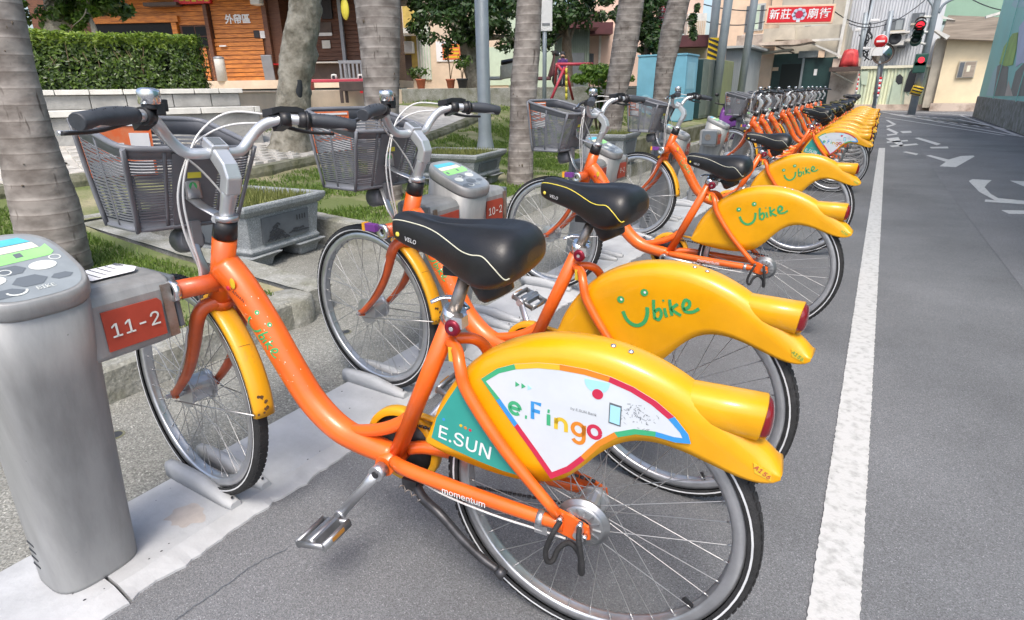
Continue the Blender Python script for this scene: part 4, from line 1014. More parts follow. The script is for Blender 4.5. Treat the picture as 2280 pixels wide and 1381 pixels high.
for i, p in enumerate(ed):
    d = (ed[min(i + 1, len(ed) - 1)] - ed[max(0, i - 1)]).normalized(); n_ = Vector((-d.y, d.x, 0))
    rings.append([tuple(p + n_ * s + Vector((0, 0, pz(p, n_, s) - 0.012))) for s in (0.10, 0.6, 1.1, 1.7, 2.3)])
pth.loft(rings, smooth=True, cap=False, closed=False)
path = struct('path', pth, 'paver')
pv = MB().box((-0.137, -0.062, -0.03), (0.137, 0.062, 0.0))
pme = None
row = 0
for i in range(2, len(ed) - 36, 1):
    p = ed[i]; d = (ed[i + 1] - ed[i - 1]).normalized(); n_ = Vector((-d.y, d.x, 0)); ang = math.atan2(n_.y, n_.x)
    for k in range(6):
        s = 0.32 + 0.282 * k + (0.14 if i % 2 else 0)
        if (ed[i] - ed[i - 1]).length < 0.05: continue
        q = p + n_ * s
        if pme is None:
            o = pv.build('paver', 'paver', path, bevel=0.012); pme = o.data
        else:
            o = bpy.data.objects.new('paver', pme); COL.objects.link(o); o.parent = path
        zz = pz(p, n_, s)
        o.location = (q.x, q.y, zz + 0.004 + random.uniform(-0.004, 0.004)); o.rotation_euler = (random.uniform(-.02, .02), random.uniform(-.01, .01) - 0.03, ang + random.uniform(-0.04, 0.04))
# grass
mat('twig', (0.14, 0.10, 0.06), 0.9)
leaf_mat('grass', (0.060, 0.125, 0.014), (0.200, 0.290, 0.055), 0.55, 0.3)
leaf_mat('dry_grass', (0.16, 0.13, 0.05), (0.30, 0.25, 0.12), 0.7, 0.2)
def on_path(x, y):
    for p in ed[::3]:
        if -0.1 < (p.x - x) < 2.0 and abs(p.y - y) < 0.35: return True
    return False
def grass(n, area, h, name='grass', seed=1, dens=0.0, material='grass', zf=ground_z, w_=0.0035):
    rnd = random.Random(seed); mb = MB(); vs = []; fs = []
    k = 0; tries = 0
    while k < n and tries < n * 12:
        tries += 1
        x = rnd.uniform(area[0], area[1]); y = rnd.uniform(area[2], area[3])
        if not in_bed(x, y) and zf is ground_z: continue
        if zf is ground_z and on_path(x, y): continue
        if noise.noise((x * 1.6, y * 1.6, 11)) + 0.5 * noise.noise((x * 5, y * 5, 4)) < dens + rnd.uniform(-0.25, 0.25): continue
        z = zf(x, y) - 0.004; a = rnd.uniform(0, 6.283); hh = h * rnd.uniform(0.45, 1.15); ln = rnd.uniform(0.1, 0.8) * hh
        b = rnd.uniform(0, 6.283); c_, s_ = math.cos(a), math.sin(a); ww = w_ * rnd.uniform(0.7, 1.5)
        o = len(vs); mx, my = x + 0.45 * ln * math.cos(b), y + 0.45 * ln * math.sin(b)
        vs += [(x - c_ * ww, y - s_ * ww, z), (x + c_ * ww, y + s_ * ww, z), (mx + c_ * ww * 0.8, my + s_ * ww * 0.8, z + hh * 0.65), (mx - c_ * ww * 0.8, my - s_ * ww * 0.8, z + hh * 0.65), (x + ln * math.cos(b), y + ln * math.sin(b), z + hh)]
        fs += [(o, o + 1, o + 2, o + 3), (o + 3, o + 2, o + 4)]; k += 1
    mb.v = vs; mb.f = fs; mb.sm = [False] * len(fs)
    return mb.build(name, material)
tag(grass(42000, (-5.6, -2.64, -0.2, 1.86), 0.036, seed=1, dens=-0.30, w_=0.0028), 'short green grass in the bed behind the nearest docking post', 'grass', kind='stuff')
tag(grass(46000, (-6.2, -3.06, 3.3, 10.5), 0.042, seed=2, dens=0.02, w_=0.004), 'green grass around the palms and the lamp post', 'grass', kind='stuff')
tag(grass(14000, (-9.5, -5.2, 5.5, 18), 0.06, seed=3, dens=0.0, w_=0.007), 'sunlit lawn farther back in the park', 'grass', kind='stuff')

# ================================================================== DOCKING POSTS
def make_kiosk(n1, n2, label, y, arms=(1, 1)):
    root = empty('docking_post', (-1.575, y, PZ - 0.002), 0, label, 'docking post', 'docking posts of the bicycle row')
    H0, HB, HF = 0.0, 0.872, 0.775                # heights of the slanted lid, back and front
    def ring(t, grow=1.0, dz=0.0):
        pts = []
        for k in range(40):
            a = 2 * math.pi * k / 40; c_, s_ = math.cos(a), math.sin(a); e = 0.62
            x = 0.108 * grow * math.copysign(abs(c_) ** e, c_); yy = 0.100 * grow * math.copysign(abs(s_) ** e, s_)
            if c_ > 0: x *= 0.96
            zt = HB + (HF - HB) * (x + 0.108) / 0.216
            z = t * zt
            pts.append((x * (0.93 + 0.07 * t) + 0.150 * t ** 1.15, yy * (0.96 + 0.04 * t), z + dz))
        return pts
    body = MB().loft([ring(0), ring(0.015, 1.0), ring(0.25), ring(0.5), ring(0.75), ring(0.965)], cap=True)
    bo = body.build('post_body', 'kiosk', root, fix=True)
    lid = MB().loft([ring(0.955, 1.01), ring(0.965, 1.035), ring(0.985, 1.035), ring(1.0, 1.01), ring(1.002, 0.985)], cap=True)
    lo = lid.build('lid', 'kiosk', root, fix=True)
    # printed plate on the lid: local lid coordinates a (right, along +y) and b (up the slope, towards -x)
    def L(a, b, dz=0.0035):
        x = -b * 0.108; zt = HB + (HF - HB) * (x + 0.108) / 0.216
        return (x + 0.150, a * 0.100, zt + dz)
    pl = MB()
    pl.poly([L(0.92 * math.copysign(abs(math.cos(t)) ** .62, math.cos(t)), 0.92 * math.copysign(abs(math.sin(t)) ** .62, math.sin(t)), 0.0025) for t in [2 * math.pi * k / 40 for k in range(40)]])
    po = pl.build('instruction_plate', 'kiosk_top', lo)
    def band(pts, m_, n_, dz=0.0033): MB().poly([L(a, b, dz) for a, b in pts]).build(n_, m_, po)
    band([(-0.66, 0.78), (0.46, 0.80), (0.60, 0.62), (-0.70, 0.58)], 'cyan', 'print_band')
    band([(-0.70, 0.555), (0.60, 0.60), (0.64, 0.42), (-0.72, 0.36)], 'cream', 'print_band')
    band([(-0.72, 0.33), (0.66, 0.40), (0.78, 0.48), (0.80, 0.22), (0.70, 0.13), (-0.74, 0.05)], 'lime', 'print_arrow')
    for (a, b) in ((-0.52, -0.28), (0.42, -0.12)):
        band([(a + 0.24 * math.cos(t), b + 0.13 * math.sin(t)) for t in [2 * math.pi * k / 18 for k in range(18)]], 'kiosk_pale', 'print_button', 0.0036)
        for dz_, q in ((0.30, 0.20), (0.24, 0.26)):
            pts = [(a + 0.30 + 0.10 * math.cos(t), b + 0.16 + 0.07 * math.sin(t)) for t in [2 * math.pi * k / 14 for k in range(15)]]
        MB().ribbon([L(x, y_, 0.0036) for x, y_ in pts], 0.0022, (0.4, 0, 0.9)).build('print_ring', 'kiosk_pale', po)
    for (a, b, w_, h_) in ((-0.10, -0.10, 0.24, 0.14), (0.02, -0.46, 0.30, 0.16), (-0.50, -0.66, 0.34, 0.12), (0.55, -0.50, 0.20, 0.09)):
        band([(a + w_ * math.cos(t), b + h_ * math.sin(t)) for t in [2 * math.pi * k / 6 for k in range(6)]], 'kiosk_dark', 'print_shape')
    pts = [(-0.30 + 0.16 * math.cos(t), -0.66 + 0.10 * math.sin(t)) for t in [math.pi + math.pi * k / 10 for k in range(11)]]
    MB().ribbon([L(x, y_, 0.0040) for x, y_ in pts], 0.004, (0.4, 0, 0.9)).build('print_smile', 'kiosk_pale', po)
    text('plate_lettering', 'BIKE', 0.020, 'kiosk_pale', L(0.16, -0.70, 0.0040), (0, 1, 0), (-0.216, 0, 0.097), po)
    for (a, b) in ((-0.56, 0.19), (0.20, 0.27)):
        band([(a - 0.07, b - 0.07), (a + 0.07, b - 0.06), (a + 0.07, b + 0.07), (a - 0.07, b + 0.06)], 'kiosk_dark', 'print_square', 0.0036)
    # arms
    for s, num in ((-1, n1), (1, n2)):
        if num is None: continue
        am = MB(); y0, y1 = 0.055, 0.262; rings = []
        for t, sh in ((0, 1.0), (0.75, 1.0), (1.0, 0.97)):
            yy = s * (y0 + (y1 - y0) * t)
            sec = [(0.030, 0.598), (0.190, 0.588), (0.198, 0.596), (0.204, 0.718), (0.194, 0.740), (0.170, 0.750), (0.045, 0.752), (0.030, 0.742)]
            rings.append([(0.117 + (x - 0.117) * sh, yy, 0.67 + (z - 0.67) * sh) for x, z in sec])
        am.loft(rings, smooth=False)
        ao = am.build('dock_arm', 'kiosk', root, bevel=0.006, fix=True)
        pn = MB().prism([(0.2005, s * 0.100, 0.610), (0.2005, s * 0.228, 0.610), (0.2055, s * 0.228, 0.692), (0.2058, s * 0.220, 0.702), (0.2058, s * 0.100, 0.704)], (0.0035, 0, 0)).build('number_panel', 'red_panel', ao, fix=True)
        text('panel_lettering', num, 0.062, 'kiosk_pale', (0.2088, s * 0.164, 0.657), (0, 1, 0), (0.03, 0, 1), pn, bold=0.006)
        MB().box((0.060, s * 0.2622, 0.612), (0.200, s * 0.276, 0.742)).build('arm_end', 'kiosk_dark', ao, bevel=0.004)
        MB().box((0.204, s * 0.234, 0.600), (0.2075, s * 0.256, 0.728)).build('arm_trim', 'steel_worn', ao)
        md = MB().tube([(0.117, s * 0.275, 0.68), (0.117, s * 0.279, 0.68)], 0.030, 20); md.build('lock_collar', 'steel_worn', ao)
    # louvre slots low on the side facing the camera
    lv = MB()
    for k in range(4): lv.box((-0.030 + 0.004 * k, -0.0972, 0.060 + 0.024 * k), (0.005 + 0.004 * k, -0.0950, 0.066 + 0.024 * k))
    tag(lv.build('vent_slots', 'slate_dark', bo), kind='stuff')
    return root
make_kiosk(None, '11-2', 'nearest grey docking post with printed lid and red 11-2 panel', 0.43)
make_kiosk('10-1', '10-2', 'docking post with red 10-1 and 10-2 panels behind the nearest saddle', 1.935)
make_kiosk('9-1', '9-2', 'docking post beside the third bicycle, its lid above a red panel', 3.44)
make_kiosk('8-1', '8-2', 'docking post half hidden behind the fourth bicycle', 4.945)
make_kiosk('7-1', '7-2', 'slanting docking post with no bicycle, between fourth and fifth bicycles', 6.45)
for i, (yy, n) in enumerate(((8.16, 6), (9.79, 5), (11.55, 4), (13.3, 3), (15.0, 2), (16.6, 1))):
    make_kiosk('%d-1' % n, '%d-2' % n, ['sixth', 'seventh', 'eighth', 'ninth', 'tenth', 'farthest'][i] + ' docking post of the row, hidden among the distant bicycles', yy)
# wheel guides
wg = MB(); rings = []
for t in range(9):
    x = 0.17 - 0.34 * t / 8; h_ = 0.018 + 0.034 * min(1, (t + 0.4) / 4.5) * (1 if t < 7 else 0.95 - 0.15 * (t - 7)); w_ = 0.0215 if 0 < t < 8 else 0.017
    rings.append([(x, -w_, 0), (x, -w_ * 0.88, h_ * 0.78), (x, -w_ * 0.55, h_), (x, w_ * 0.55, h_), (x, w_ * 0.88, h_ * 0.78), (x, w_, 0)])
wg.loft(rings, smooth=True)
gme = None
docks = [0.81, 1.565, 2.37, 3.065, 3.82, 4.57, 5.32, 6.08, 6.83]
which = ['nearest bicycle', 'second bicycle', 'empty dock 10-2', 'third bicycle', 'empty dock behind the third bicycle', 'fourth bicycle', 'empty dock behind the fourth bicycle', 'empty dock before the slanting post', 'empty dock after the slanting post']
for i, yy in enumerate(docks):
    for s in (-1, 1):
        if gme is None:
            o = wg.build('wheel_guide', 'plinth', fix=True); gme = o.data
        else:
            o = bpy.data.objects.new('wheel_guide', gme); COL.objects.link(o)
        o.location = (-1.60, yy + s * 0.052, PZ - 0.002)
        tag(o, 'grey wedge wheel guide on the %s side at the %s' % ('near' if s < 0 else 'far', which[i]), 'wheel guide', 'wheel guides on the dock base')
        MB().lathe([(0.0, 0.0), (0.0045, 0.0)], (0, 0, 0), 'z', 10, M=Matrix.Translation((0.158, 0.0, 0.032)) @ Matrix.Rotation(R(68), 4, 'Y')).build('bolt_hole', 'ink', o)
lf = MB().poly([(-0.055, -0.05, 0), (0.055, -0.05, 0.001), (0.058, 0.04, 0.0015), (0.040, 0.055, 0.006), (-0.05, 0.055, 0.001)])
lfo = lf.build('leaflet', 'paper'); lfo.location = (-1.497, 0.610, PZ + 0.7535)
tag(lfo, 'crumpled white notice lying on the 11-2 dock arm', 'paper')
ll = MB()
for k in range(5): ll.box((-0.048, -0.03 + 0.018 * k, 0.0022), (0.050, -0.028 + 0.018 * k, 0.0026))
ll.box((-0.05, 0.046, 0.0024), (0.035, 0.052, 0.003)); ll.build('print_lines', 'slate', lfo)

# ================================================================== STONE PLANTERS
leaf_mat('weed', (0.10, 0.13, 0.025), (0.27, 0.28, 0.09), 0.6, 0.3)
def planter(label, x, y, rz, L_=0.86, W_=0.86, H_=0.46, z0=0.006, pic=True):
    root = empty('stone_planter', (x, y, z0), rz, label, 'planter', 'carved stone planters')
    def sq(a, b, z): return [(-a, -b, z), (a, -b, z), (a, b, z), (-a, b, z)]
    a, b = L_ / 2, W_ / 2
    mb = MB()
    mb.loft([sq(a * .80, b * .80, 0.10), sq(a * .84, b * .84, 0.13), sq(a * .80, b * .80, 0.155), sq(a * .86, b * .86, H_ - 0.085)], smooth=False, cap=True)
    mb.build('planter_body', 'stone', root, bevel=0.008, fix=True)
    rim = MB()
    o_, i_ = [], []
    prof = [(0.87, H_ - 0.080), (0.915, H_ - 0.062), (0.955, H_ - 0.04), (0.965, H_ - 0.015), (0.955, H_), (0.89, H_), (0.86, H_ - 0.01), (0.85, H_ - 0.10)]
    rim.loft([sq(a * k, b * k, z) for k, z in prof], smooth=False, cap=False)
    rim.build('rim', 'stone', root, bevel=0.006, fix=True)
    ft = MB()
    for sx in (-1, 1):
        for sy in (-1, 1):
            f = MB().loft([sq(0.085, 0.085, 0.0), sq(0.10, 0.10, 0.06), sq(0.15, 0.15, 0.10)], smooth=False)
            o = f.build('foot', 'stone', root, bevel=0.01, fix=True); o.location = (sx * (a * .80 - 0.10), sy * (b * .80 - 0.10), 0)
    soil = MB().poly(sq(a * .86, b * .86, H_ - 0.05)); soil.build('soil', 'soil', root)
    wd = MB(); rnd = random.Random(int(x * 100 + y * 37)); vs = []; fs = []
    for k in range(2600):
        px, py = rnd.uniform(-a * .82, a * .82), rnd.uniform(-b * .82, b * .82); hh = rnd.uniform(0.02, 0.10); an = rnd.uniform(0, 6.28); w_ = rnd.uniform(0.003, 0.007)
        c_, s_ = math.cos(an), math.sin(an); o = len(vs); lx, ly = rnd.uniform(-.04, .04), rnd.uniform(-.04, .04); z = H_ - 0.055
        vs += [(px - c_ * w_, py - s_ * w_, z), (px + c_ * w_, py + s_ * w_, z), (px + lx, py + ly, z + hh)]; fs.append((o, o + 1, o + 2))
    wd.v = vs; wd.f = fs; wd.sm = [False] * len(fs); tag(wd.build('weeds', 'weed', root), kind='stuff')
    for side in range(4):
        M = Matrix.Rotation(math.pi / 2 * side, 4, 'Z')
        yb = -(b if side % 2 == 0 else a) * 0.838; hw = (a if side % 2 == 0 else b) * 0.54
        p = MB().loft([[(M @ Vector(q)) for q in ((-hw, yb - 0.003, 0.175), (hw, yb - 0.003, 0.175), (hw * 1.02, yb - 0.018, H_ - 0.105), (-hw * 1.02, yb - 0.018, H_ - 0.105))], [(M @ Vector(q)) for q in ((-hw, yb + 0.03, 0.175), (hw, yb + 0.03, 0.175), (hw, yb + 0.01, H_ - 0.105), (-hw, yb + 0.01, H_ - 0.105))]], smooth=False)
        po = p.build('slate_panel', 'slate', root, fix=True)
        if pic and side == 1:
            def Q(s, t): return tuple(M @ Vector((-hw + 2 * hw * s, yb - 0.0075 - 0.015 * t, 0.175 + (H_ - 0.28) * t)))
            nr = M @ Vector((0, -1, 0)); art = MB(); rnd = random.Random(4)
            for base in ((0.28, 0.12, 0.60), (0.18, 0.06, 0.40), (0.36, 0.05, 0.34)):
                for k in range(9):
                    s0 = base[0] + rnd.uniform(-0.16, 0.16) * (1 - k / 10); t0 = base[1] + base[2] * k / 9
                    art.ribbon([Q(s0 - 0.06, t0 - 0.05), Q(s0, t0 + 0.03), Q(s0 + 0.05, t0 - 0.04)], rnd.uniform(0.006, 0.016), nr)
            for k in range(16):
                s0 = rnd.uniform(0.55, 0.95); t0 = rnd.uniform(0.12, 0.28); art.ribbon([Q(s0 - 0.04, t0), Q(s0 + 0.04, t0 + rnd.uniform(-.03, .04))], 0.009, nr)
            for c in range(4):
                for k in range(4): art.ribbon([Q(0.72 + 0.06 * c, 0.80 - 0.05 * k), Q(0.745 + 0.06 * c, 0.785 - 0.05 * k)], 0.010, nr)
            tag(art.build('carving', 'slate_dark', po), kind='stuff')
    return root
planter('square carved stone planter behind the front wheel of the nearest bicycle', -3.98, 2.66, R(7), 0.92, 0.82, 0.46)
planter('stone planter behind the 10-1 docking post, in front of the lamp post', -3.95, 5.28, R(8), 0.95, 0.80, 0.36, 0.20, pic=False)
planter('stone planter behind the basket of the fourth bicycle', -3.15, 7.75, R(5), 0.7, 0.8, 0.46, 0.16, pic=False)
# ================================================================== TREES
def ring_mat(name, c1, c2, freq):
    m = bpy.data.materials.new(name); m.use_nodes = True; MATS[name] = m
    n = m.node_tree.nodes; l = m.node_tree.links; b = n['Principled BSDF']; b.inputs['Roughness'].default_value = 0.9; b.inputs['Specular IOR Level'].default_value = 0.25
    tc = n.new('ShaderNodeTexCoord')
    mp = n.new('ShaderNodeMapping'); mp.inputs['Scale'].default_value = (2.5, 2.5, 4.0); l.new(tc.outputs['Object'], mp.inputs['Vector'])
    nz = n.new('ShaderNodeTexNoise'); nz.inputs['Scale'].default_value = 3.0; nz.inputs['Detail'].default_value = 8; l.new(mp.outputs[0], nz.inputs['Vector'])
    rp = n.new('ShaderNodeValToRGB'); l.new(nz.outputs['Fac'], rp.inputs[0]); rp.color_ramp.elements[0].position = 0.36; rp.color_ramp.elements[1].position = 0.62
    rp.color_ramp.elements[0].color = (*c1, 1); rp.color_ramp.elements[1].color = (*c2, 1)
    wv = n.new('ShaderNodeTexWave'); wv.wave_type = 'BANDS'; wv.bands_direction = 'Z'; wv.wave_profile = 'SAW'; wv.inputs['Scale'].default_value = freq; wv.inputs['Distortion'].default_value = 0.9; wv.inputs['Detail'].default_value = 3; wv.inputs['Detail Scale'].default_value = 0.35
    l.new(tc.outputs['Object'], wv.inputs['Vector'])
    r3 = n.new('ShaderNodeValToRGB'); l.new(wv.outputs['Fac'], r3.inputs[0]); e = r3.color_ramp.elements; e[0].position = 0.0; e[0].color = (0.55, 0.52, 0.5, 1); e[1].position = 0.10; e[1].color = (1.25, 1.25, 1.25, 1)
    q = e.new(0.28); q.color = (1.0, 1.0, 1.0, 1); q = e.new(0.95); q.color = (0.86, 0.85, 0.84, 1)
    mr = n.new('ShaderNodeMix'); mr.data_type = 'RGBA'; mr.blend_type = 'MULTIPLY'; mr.inputs[0].default_value = 1.0; l.new(rp.outputs[0], mr.inputs[6]); l.new(r3.outputs[0], mr.inputs[7])
    # vertical cracks
    m2 = n.new('ShaderNodeMapping'); m2.inputs['Scale'].default_value = (26, 26, 5.0); l.new(tc.outputs['Object'], m2.inputs['Vector'])
    n2 = n.new('ShaderNodeTexNoise'); n2.inputs['Scale'].default_value = 1.0; n2.inputs['Detail'].default_value = 3; l.new(m2.outputs[0], n2.inputs['Vector'])
    r2 = n.new('ShaderNodeValToRGB'); l.new(n2.outputs['Fac'], r2.inputs[0]); r2.color_ramp.elements[0].position = 0.28; r2.color_ramp.elements[0].color = (0.25, 0.22, 0.2, 1); r2.color_ramp.elements[1].position = 0.36; r2.color_ramp.elements[1].color = (1, 1, 1, 1)
    mx = n.new('ShaderNodeMix'); mx.data_type = 'RGBA'; mx.blend_type = 'MULTIPLY'; mx.inputs[0].default_value = 0.8
    l.new(mr.outputs[2], mx.inputs[6]); l.new(r2.outputs[0], mx.inputs[7]); l.new(mx.outputs[2], b.inputs['Base Color'])
    bp = n.new('ShaderNodeBump'); bp.inputs['Strength'].default_value = 0.5; bp.inputs['Distance'].default_value = 0.02; l.new(nz.outputs['Fac'], bp.inputs['Height']); l.new(bp.outputs[0], b.inputs['Normal'])
ring_mat('palm_bark', (0.160, 0.140, 0.128), (0.315, 0.288, 0.268), 3.9)
mat('palm_ring', (0.36, 0.34, 0.30), 0.9, var=0.2, vs=20)
mat('bark_pale', (0.36, 0.34, 0.285), 0.95, col2=(0.17, 0.155, 0.12), vs=9, bump=0.8, bs=22, spec=0.2)
mat('bark_dark', (0.13, 0.105, 0.08), 0.95, var=0.3, vs=9, bump=0.7, bs=25, spec=0.2)
leaf_mat('leaf_dark', (0.014, 0.036, 0.008), (0.050, 0.105, 0.022), 0.42, 0.25)
leaf_mat('leaf_mid', (0.030, 0.075, 0.010), (0.110, 0.190, 0.030), 0.42, 0.35)
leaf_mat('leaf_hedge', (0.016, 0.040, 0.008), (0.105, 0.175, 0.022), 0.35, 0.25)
leaf_mat('leaf_hedge_sunlit', (0.090, 0.165, 0.012), (0.270, 0.370, 0.045), 0.4, 0.35)  # hedge green brightened: sunlight on the top is put into the leaf colour
leaf_mat('leaf_lime', (0.060, 0.140, 0.012), (0.190, 0.320, 0.040), 0.45, 0.4)
leaf_mat('palm_leaf', (0.030, 0.085, 0.012), (0.090, 0.180, 0.030), 0.4, 0.3)

def palm(label, px, dist, kw, height, seed):
    rnd = random.Random(seed)
    pts = [at(u, v, dist) for u, v, _ in px]; rad = [w_ * kw / 2 for _, _, w_ in px]
    base = pts[0].copy(); base.z = ground_z(base.x, base.y) - 0.05
    root = empty('palm_tree', base, 0, label, 'palm tree', 'palm trees along the docks')
    top = pts[-1] + (pts[-1] - pts[-2]).normalized() * (height - pts[-1].z); 
    P = [base] + pts[1:] + [pts[-1].lerp(top, 0.5), top]; Rr = [rad[0] * 1.06] + rad[1:] + [rad[-1] * 0.9, rad[-1] * 0.65]
    P = [p - base for p in P]
    fine = cr_path(P, 1); L = [0]
    for a, b in zip(P[:-1], P[1:]): L.append(L[-1] + (b - a).length)
    tot = L[-1]; path = []; rr_ = []; scars = []
    s = 0.0; nxt = 0.0
    step = 0.022
    gap = 0.075
    while s < tot:
        i = 0
        while i < len(L) - 2 and L[i + 1] < s: i += 1
        t = (s - L[i]) / max(1e-6, L[i + 1] - L[i]); p = P[i].lerp(P[i + 1], t); r_ = Rr[i] + (Rr[i + 1] - Rr[i]) * t
        ph = ((s + 0.015 * noise.noise((s * 2, seed, 0))) % gap) / gap
        rr_.append(r_ * (1 + 0.020 * max(0, 1 - abs(ph - 0.12) / 0.14) - 0.008 * ph)); path.append(p); s += step
    tr = MB().tube(path, rr_, 28)
    jit = []
    for v in tr.v:
        q = Vector(v); k = 0.010 * noise.noise((q.x * 5 + seed, q.y * 5, q.z * 3)) + 0.004 * noise.noise((q.x * 20, q.y * 20, q.z * 14)); jit.append((q.x + k, q.y - k, q.z + 0.012 * noise.noise((q.x * 7, q.y * 7, seed))))
    tr.v = jit
    tr.build('trunk', 'palm_bark', root)
    ho = MB()                                  # small dark pits in the bark
    for k in range(46):
        i = rnd.randrange(5, min(len(path) - 5, int(3.0 / step))); a = rnd.uniform(0, 6.28)
        c_ = path[i] + Vector((math.cos(a), math.sin(a), 0)) * (rr_[i] * 1.0)
        ho.ball(c_, rnd.uniform(0.004, 0.009), 7, 5, (1, 1, rnd.choice((0.5, 0.7, 2.0))))
    tag(ho.build('bark_pits', 'bark_dark', root), kind='stuff')
    cr = MB(); tp = path[-1]
    for k in range(13):
        a = 2 * math.pi * k / 13 + rnd.uniform(-.2, .2); up = rnd.uniform(0.15, 1.1); ln = rnd.uniform(1.9, 2.6)
        d = Vector((math.cos(a), math.sin(a), 0)); mid = []
        for t in range(13):
            f = t / 12; mid.append(tp + d * (ln * f) + Vector((0, 0, up * math.sin(f * 1.9) * 1.0 - 1.2 * f * f)))
        cr.tube(mid, [0.028, 0.006], 5)
        for t in range(1, 13):
            for q in (0.0, 0.5):
                c_ = mid[t - 1].lerp(mid[t], q); td = (mid[t] - mid[t - 1]).normalized(); sd_ = td.cross(Vector((0, 0, 1))).normalized(); ll = 0.55 * math.sin(math.pi * (0.15 + 0.8 * (t - 1 + q) / 12))
                for s in (-1, 1):
                    e = c_ + sd_ * s * ll + td * 0.20 + Vector((0, 0, -0.25 * ll)); cr.add([c_ - td * 0.02, c_ + td * 0.02, e], [(0, 1, 2)])
    cr.build('crown', 'palm_leaf', root)
    return root
K = 1 / 1370.0
palm('thick leaning palm trunk at the left edge behind the nearest docking post', [(128, 600, 158), (102, 460, 160), (54, 300, 132), (20, 150, 112), (-10, 0, 104)], 4.2, 4.2 * 0.66 * K, 7.0, 1)
palm('stout palm trunk behind the handlebar of the second bicycle', [(857, 412, 76), (851, 300, 74), (850, 215, 78), (846, 100, 88), (840, 0, 98)], 5.8, 5.8 * 0.96 * K, 7.5, 2)
palm('palm trunk between the grey lamp post and the white sign post', [(1157, 388, 60), (1161, 300, 54), (1166, 200, 60), (1174, 100, 57), (1179, 0, 53)], 6.76, 6.76 * K, 7.5, 3)
palm('leaning palm trunk behind the basket of the third bicycle', [(1352, 315, 45), (1370, 217, 47), (1384, 145, 54), (1396, 72, 56), (1406, 0, 54)], 9.4, 9.4 * 0.97 * K, 8.0, 4)
palm('leaning palm trunk in front of the blue cabinet', [(1464, 285, 34), (1473, 205, 36), (1481, 145, 42), (1495, 72, 48), (1512, 0, 46)], 10.8, 10.8 * 0.95 * K, 8.0, 5)

def leaf_cloud(mb, c, rad, n, size, rnd, flat=1.0, shell=0.35):
    for k in range(n):
        d = Vector((rnd.gauss(0, 1), rnd.gauss(0, 1), rnd.gauss(0, 1))); d.normalize(); q = rnd.random() ** shell
        p = c + Vector((d.x * rad[0], d.y * rad[1], d.z * rad[2])) * q
        nn = (d + Vector((rnd.uniform(-1, 1), rnd.uniform(-1, 1), rnd.uniform(-0.2, 1.2))) * 0.8).normalized()
        a = Vector((rnd.uniform(-1, 1), rnd.uniform(-1, 1), rnd.uniform(-1, 0.4))); a = (a - nn * a.dot(nn)).normalized(); b = nn.cross(a); s = size * rnd.uniform(0.6, 1.3)
        o = len(mb.v); mb.v += [tuple(p - a * s), tuple(p + b * s * 0.42), tuple(p + a * s), tuple(p - b * s * 0.42)]; mb.f.append((o, o + 1, o + 2, o + 3)); mb.sm.append(False)
def tree(label, base, trunk, clumps, leaf, size, n, bark='bark_dark', seed=1, name='tree', group=None):
    rnd = random.Random(seed); base = Vector(base); root = empty(name, base, 0, label, 'tree', group)
    tb = MB(); T = [Vector(p) - base for p, _ in trunk]; fine = cr_path(T, 6); rs_ = [r_ for _, r_ in trunk]
    tb.tube(fine, rs_ if len(rs_) > 1 else rs_[0], 14)
    top = T[-1]
    for c, rad in clumps:
        c = Vector(c) - base; st = T[-2].lerp(top, rnd.random())
        tb.tube(cr_path([st, st.lerp(c, 0.55) + Vector((rnd.uniform(-.2, .2), rnd.uniform(-.2, .2), rnd.uniform(-.1, .25))), c], 4), [rs_[-1] * 0.55, rs_[-1] * 0.12], 7)
    jit = [tuple(Vector(v) + Vector((1, 1, 0)) * (0.03 * noise.noise((v[0] * 4, v[1] * 4, v[2] * 4)))) for v in tb.v]; tb.v = jit
    tb.build('trunk', bark, root)
    cr = MB(); tot = sum(r_[0] * r_[2] for _, r_ in clumps)
    for c, rad in clumps:
        m_ = int(n * rad[0] * rad[2] / tot); sub = max(4, m_ // 110)
        for k in range(sub):
            d = Vector((rnd.gauss(0, 1), rnd.gauss(0, 1), rnd.gauss(0, 1))).normalized() * rnd.random() ** 0.4
            cc = Vector(c) - base + Vector((d.x * rad[0], d.y * rad[1], d.z * rad[2])); f = rnd.uniform(0.20, 0.42)
            leaf_cloud(cr, cc, (rad[0] * f, rad[1] * f, rad[2] * f), m_ // sub, size, rnd)
    cr.build('crown', leaf, root)
    return root
# knobbly pale trunk in front of the wooden shop
D = 8.05
kb = at(648, 322, D); kroot = empty('tree', (kb.x, kb.y, zx(kb.x) - 0.05), 0, 'knobbly pale tree trunk with a dark hollow in front of the wooden shop', 'tree')
pts = [(646, 340, 96), (648, 318, 88), (654, 250, 72), (656, 200, 70), (659, 150, 72), (664, 110, 67), (674, 60, 66), (679, 0, 66), (684, -60, 66), (692, -160, 62)]
P = [at(u, v, D) - kroot.location for u, v, _ in pts]; Rk = [w_ * D * 0.93 * K / 2 for _, _, w_ in pts]
fine = cr_path(P, 12); rr_ = [Rk[min(len(Rk) - 1, i // 12)] + (Rk[min(len(Rk) - 1, i // 12 + 1)] - Rk[min(len(Rk) - 1, i // 12)]) * ((i % 12) / 12) for i in range(len(fine))]
kt = MB().tube(fine, rr_, 40); nv = []
for v in kt.v:
    q = Vector(v); i = min(range(0, len(fine), 3), key=lambda k: abs(fine[k].z - q.z)); ax = fine[i]; d = Vector((q.x - ax.x, q.y - ax.y, 0))
    if d.length > 1e-4: d.normalize()
    k = 0.040 * noise.noise((q.x * 3.2, q.y * 3.2, q.z * 3.2)) + 0.055 * max(0, noise.noise((q.x * 7, q.y * 7, q.z * 6)) - 0.1) + 0.006 * noise.noise((q.x * 24, q.y * 24, q.z * 18))
    nv.append(tuple(q + d * k))
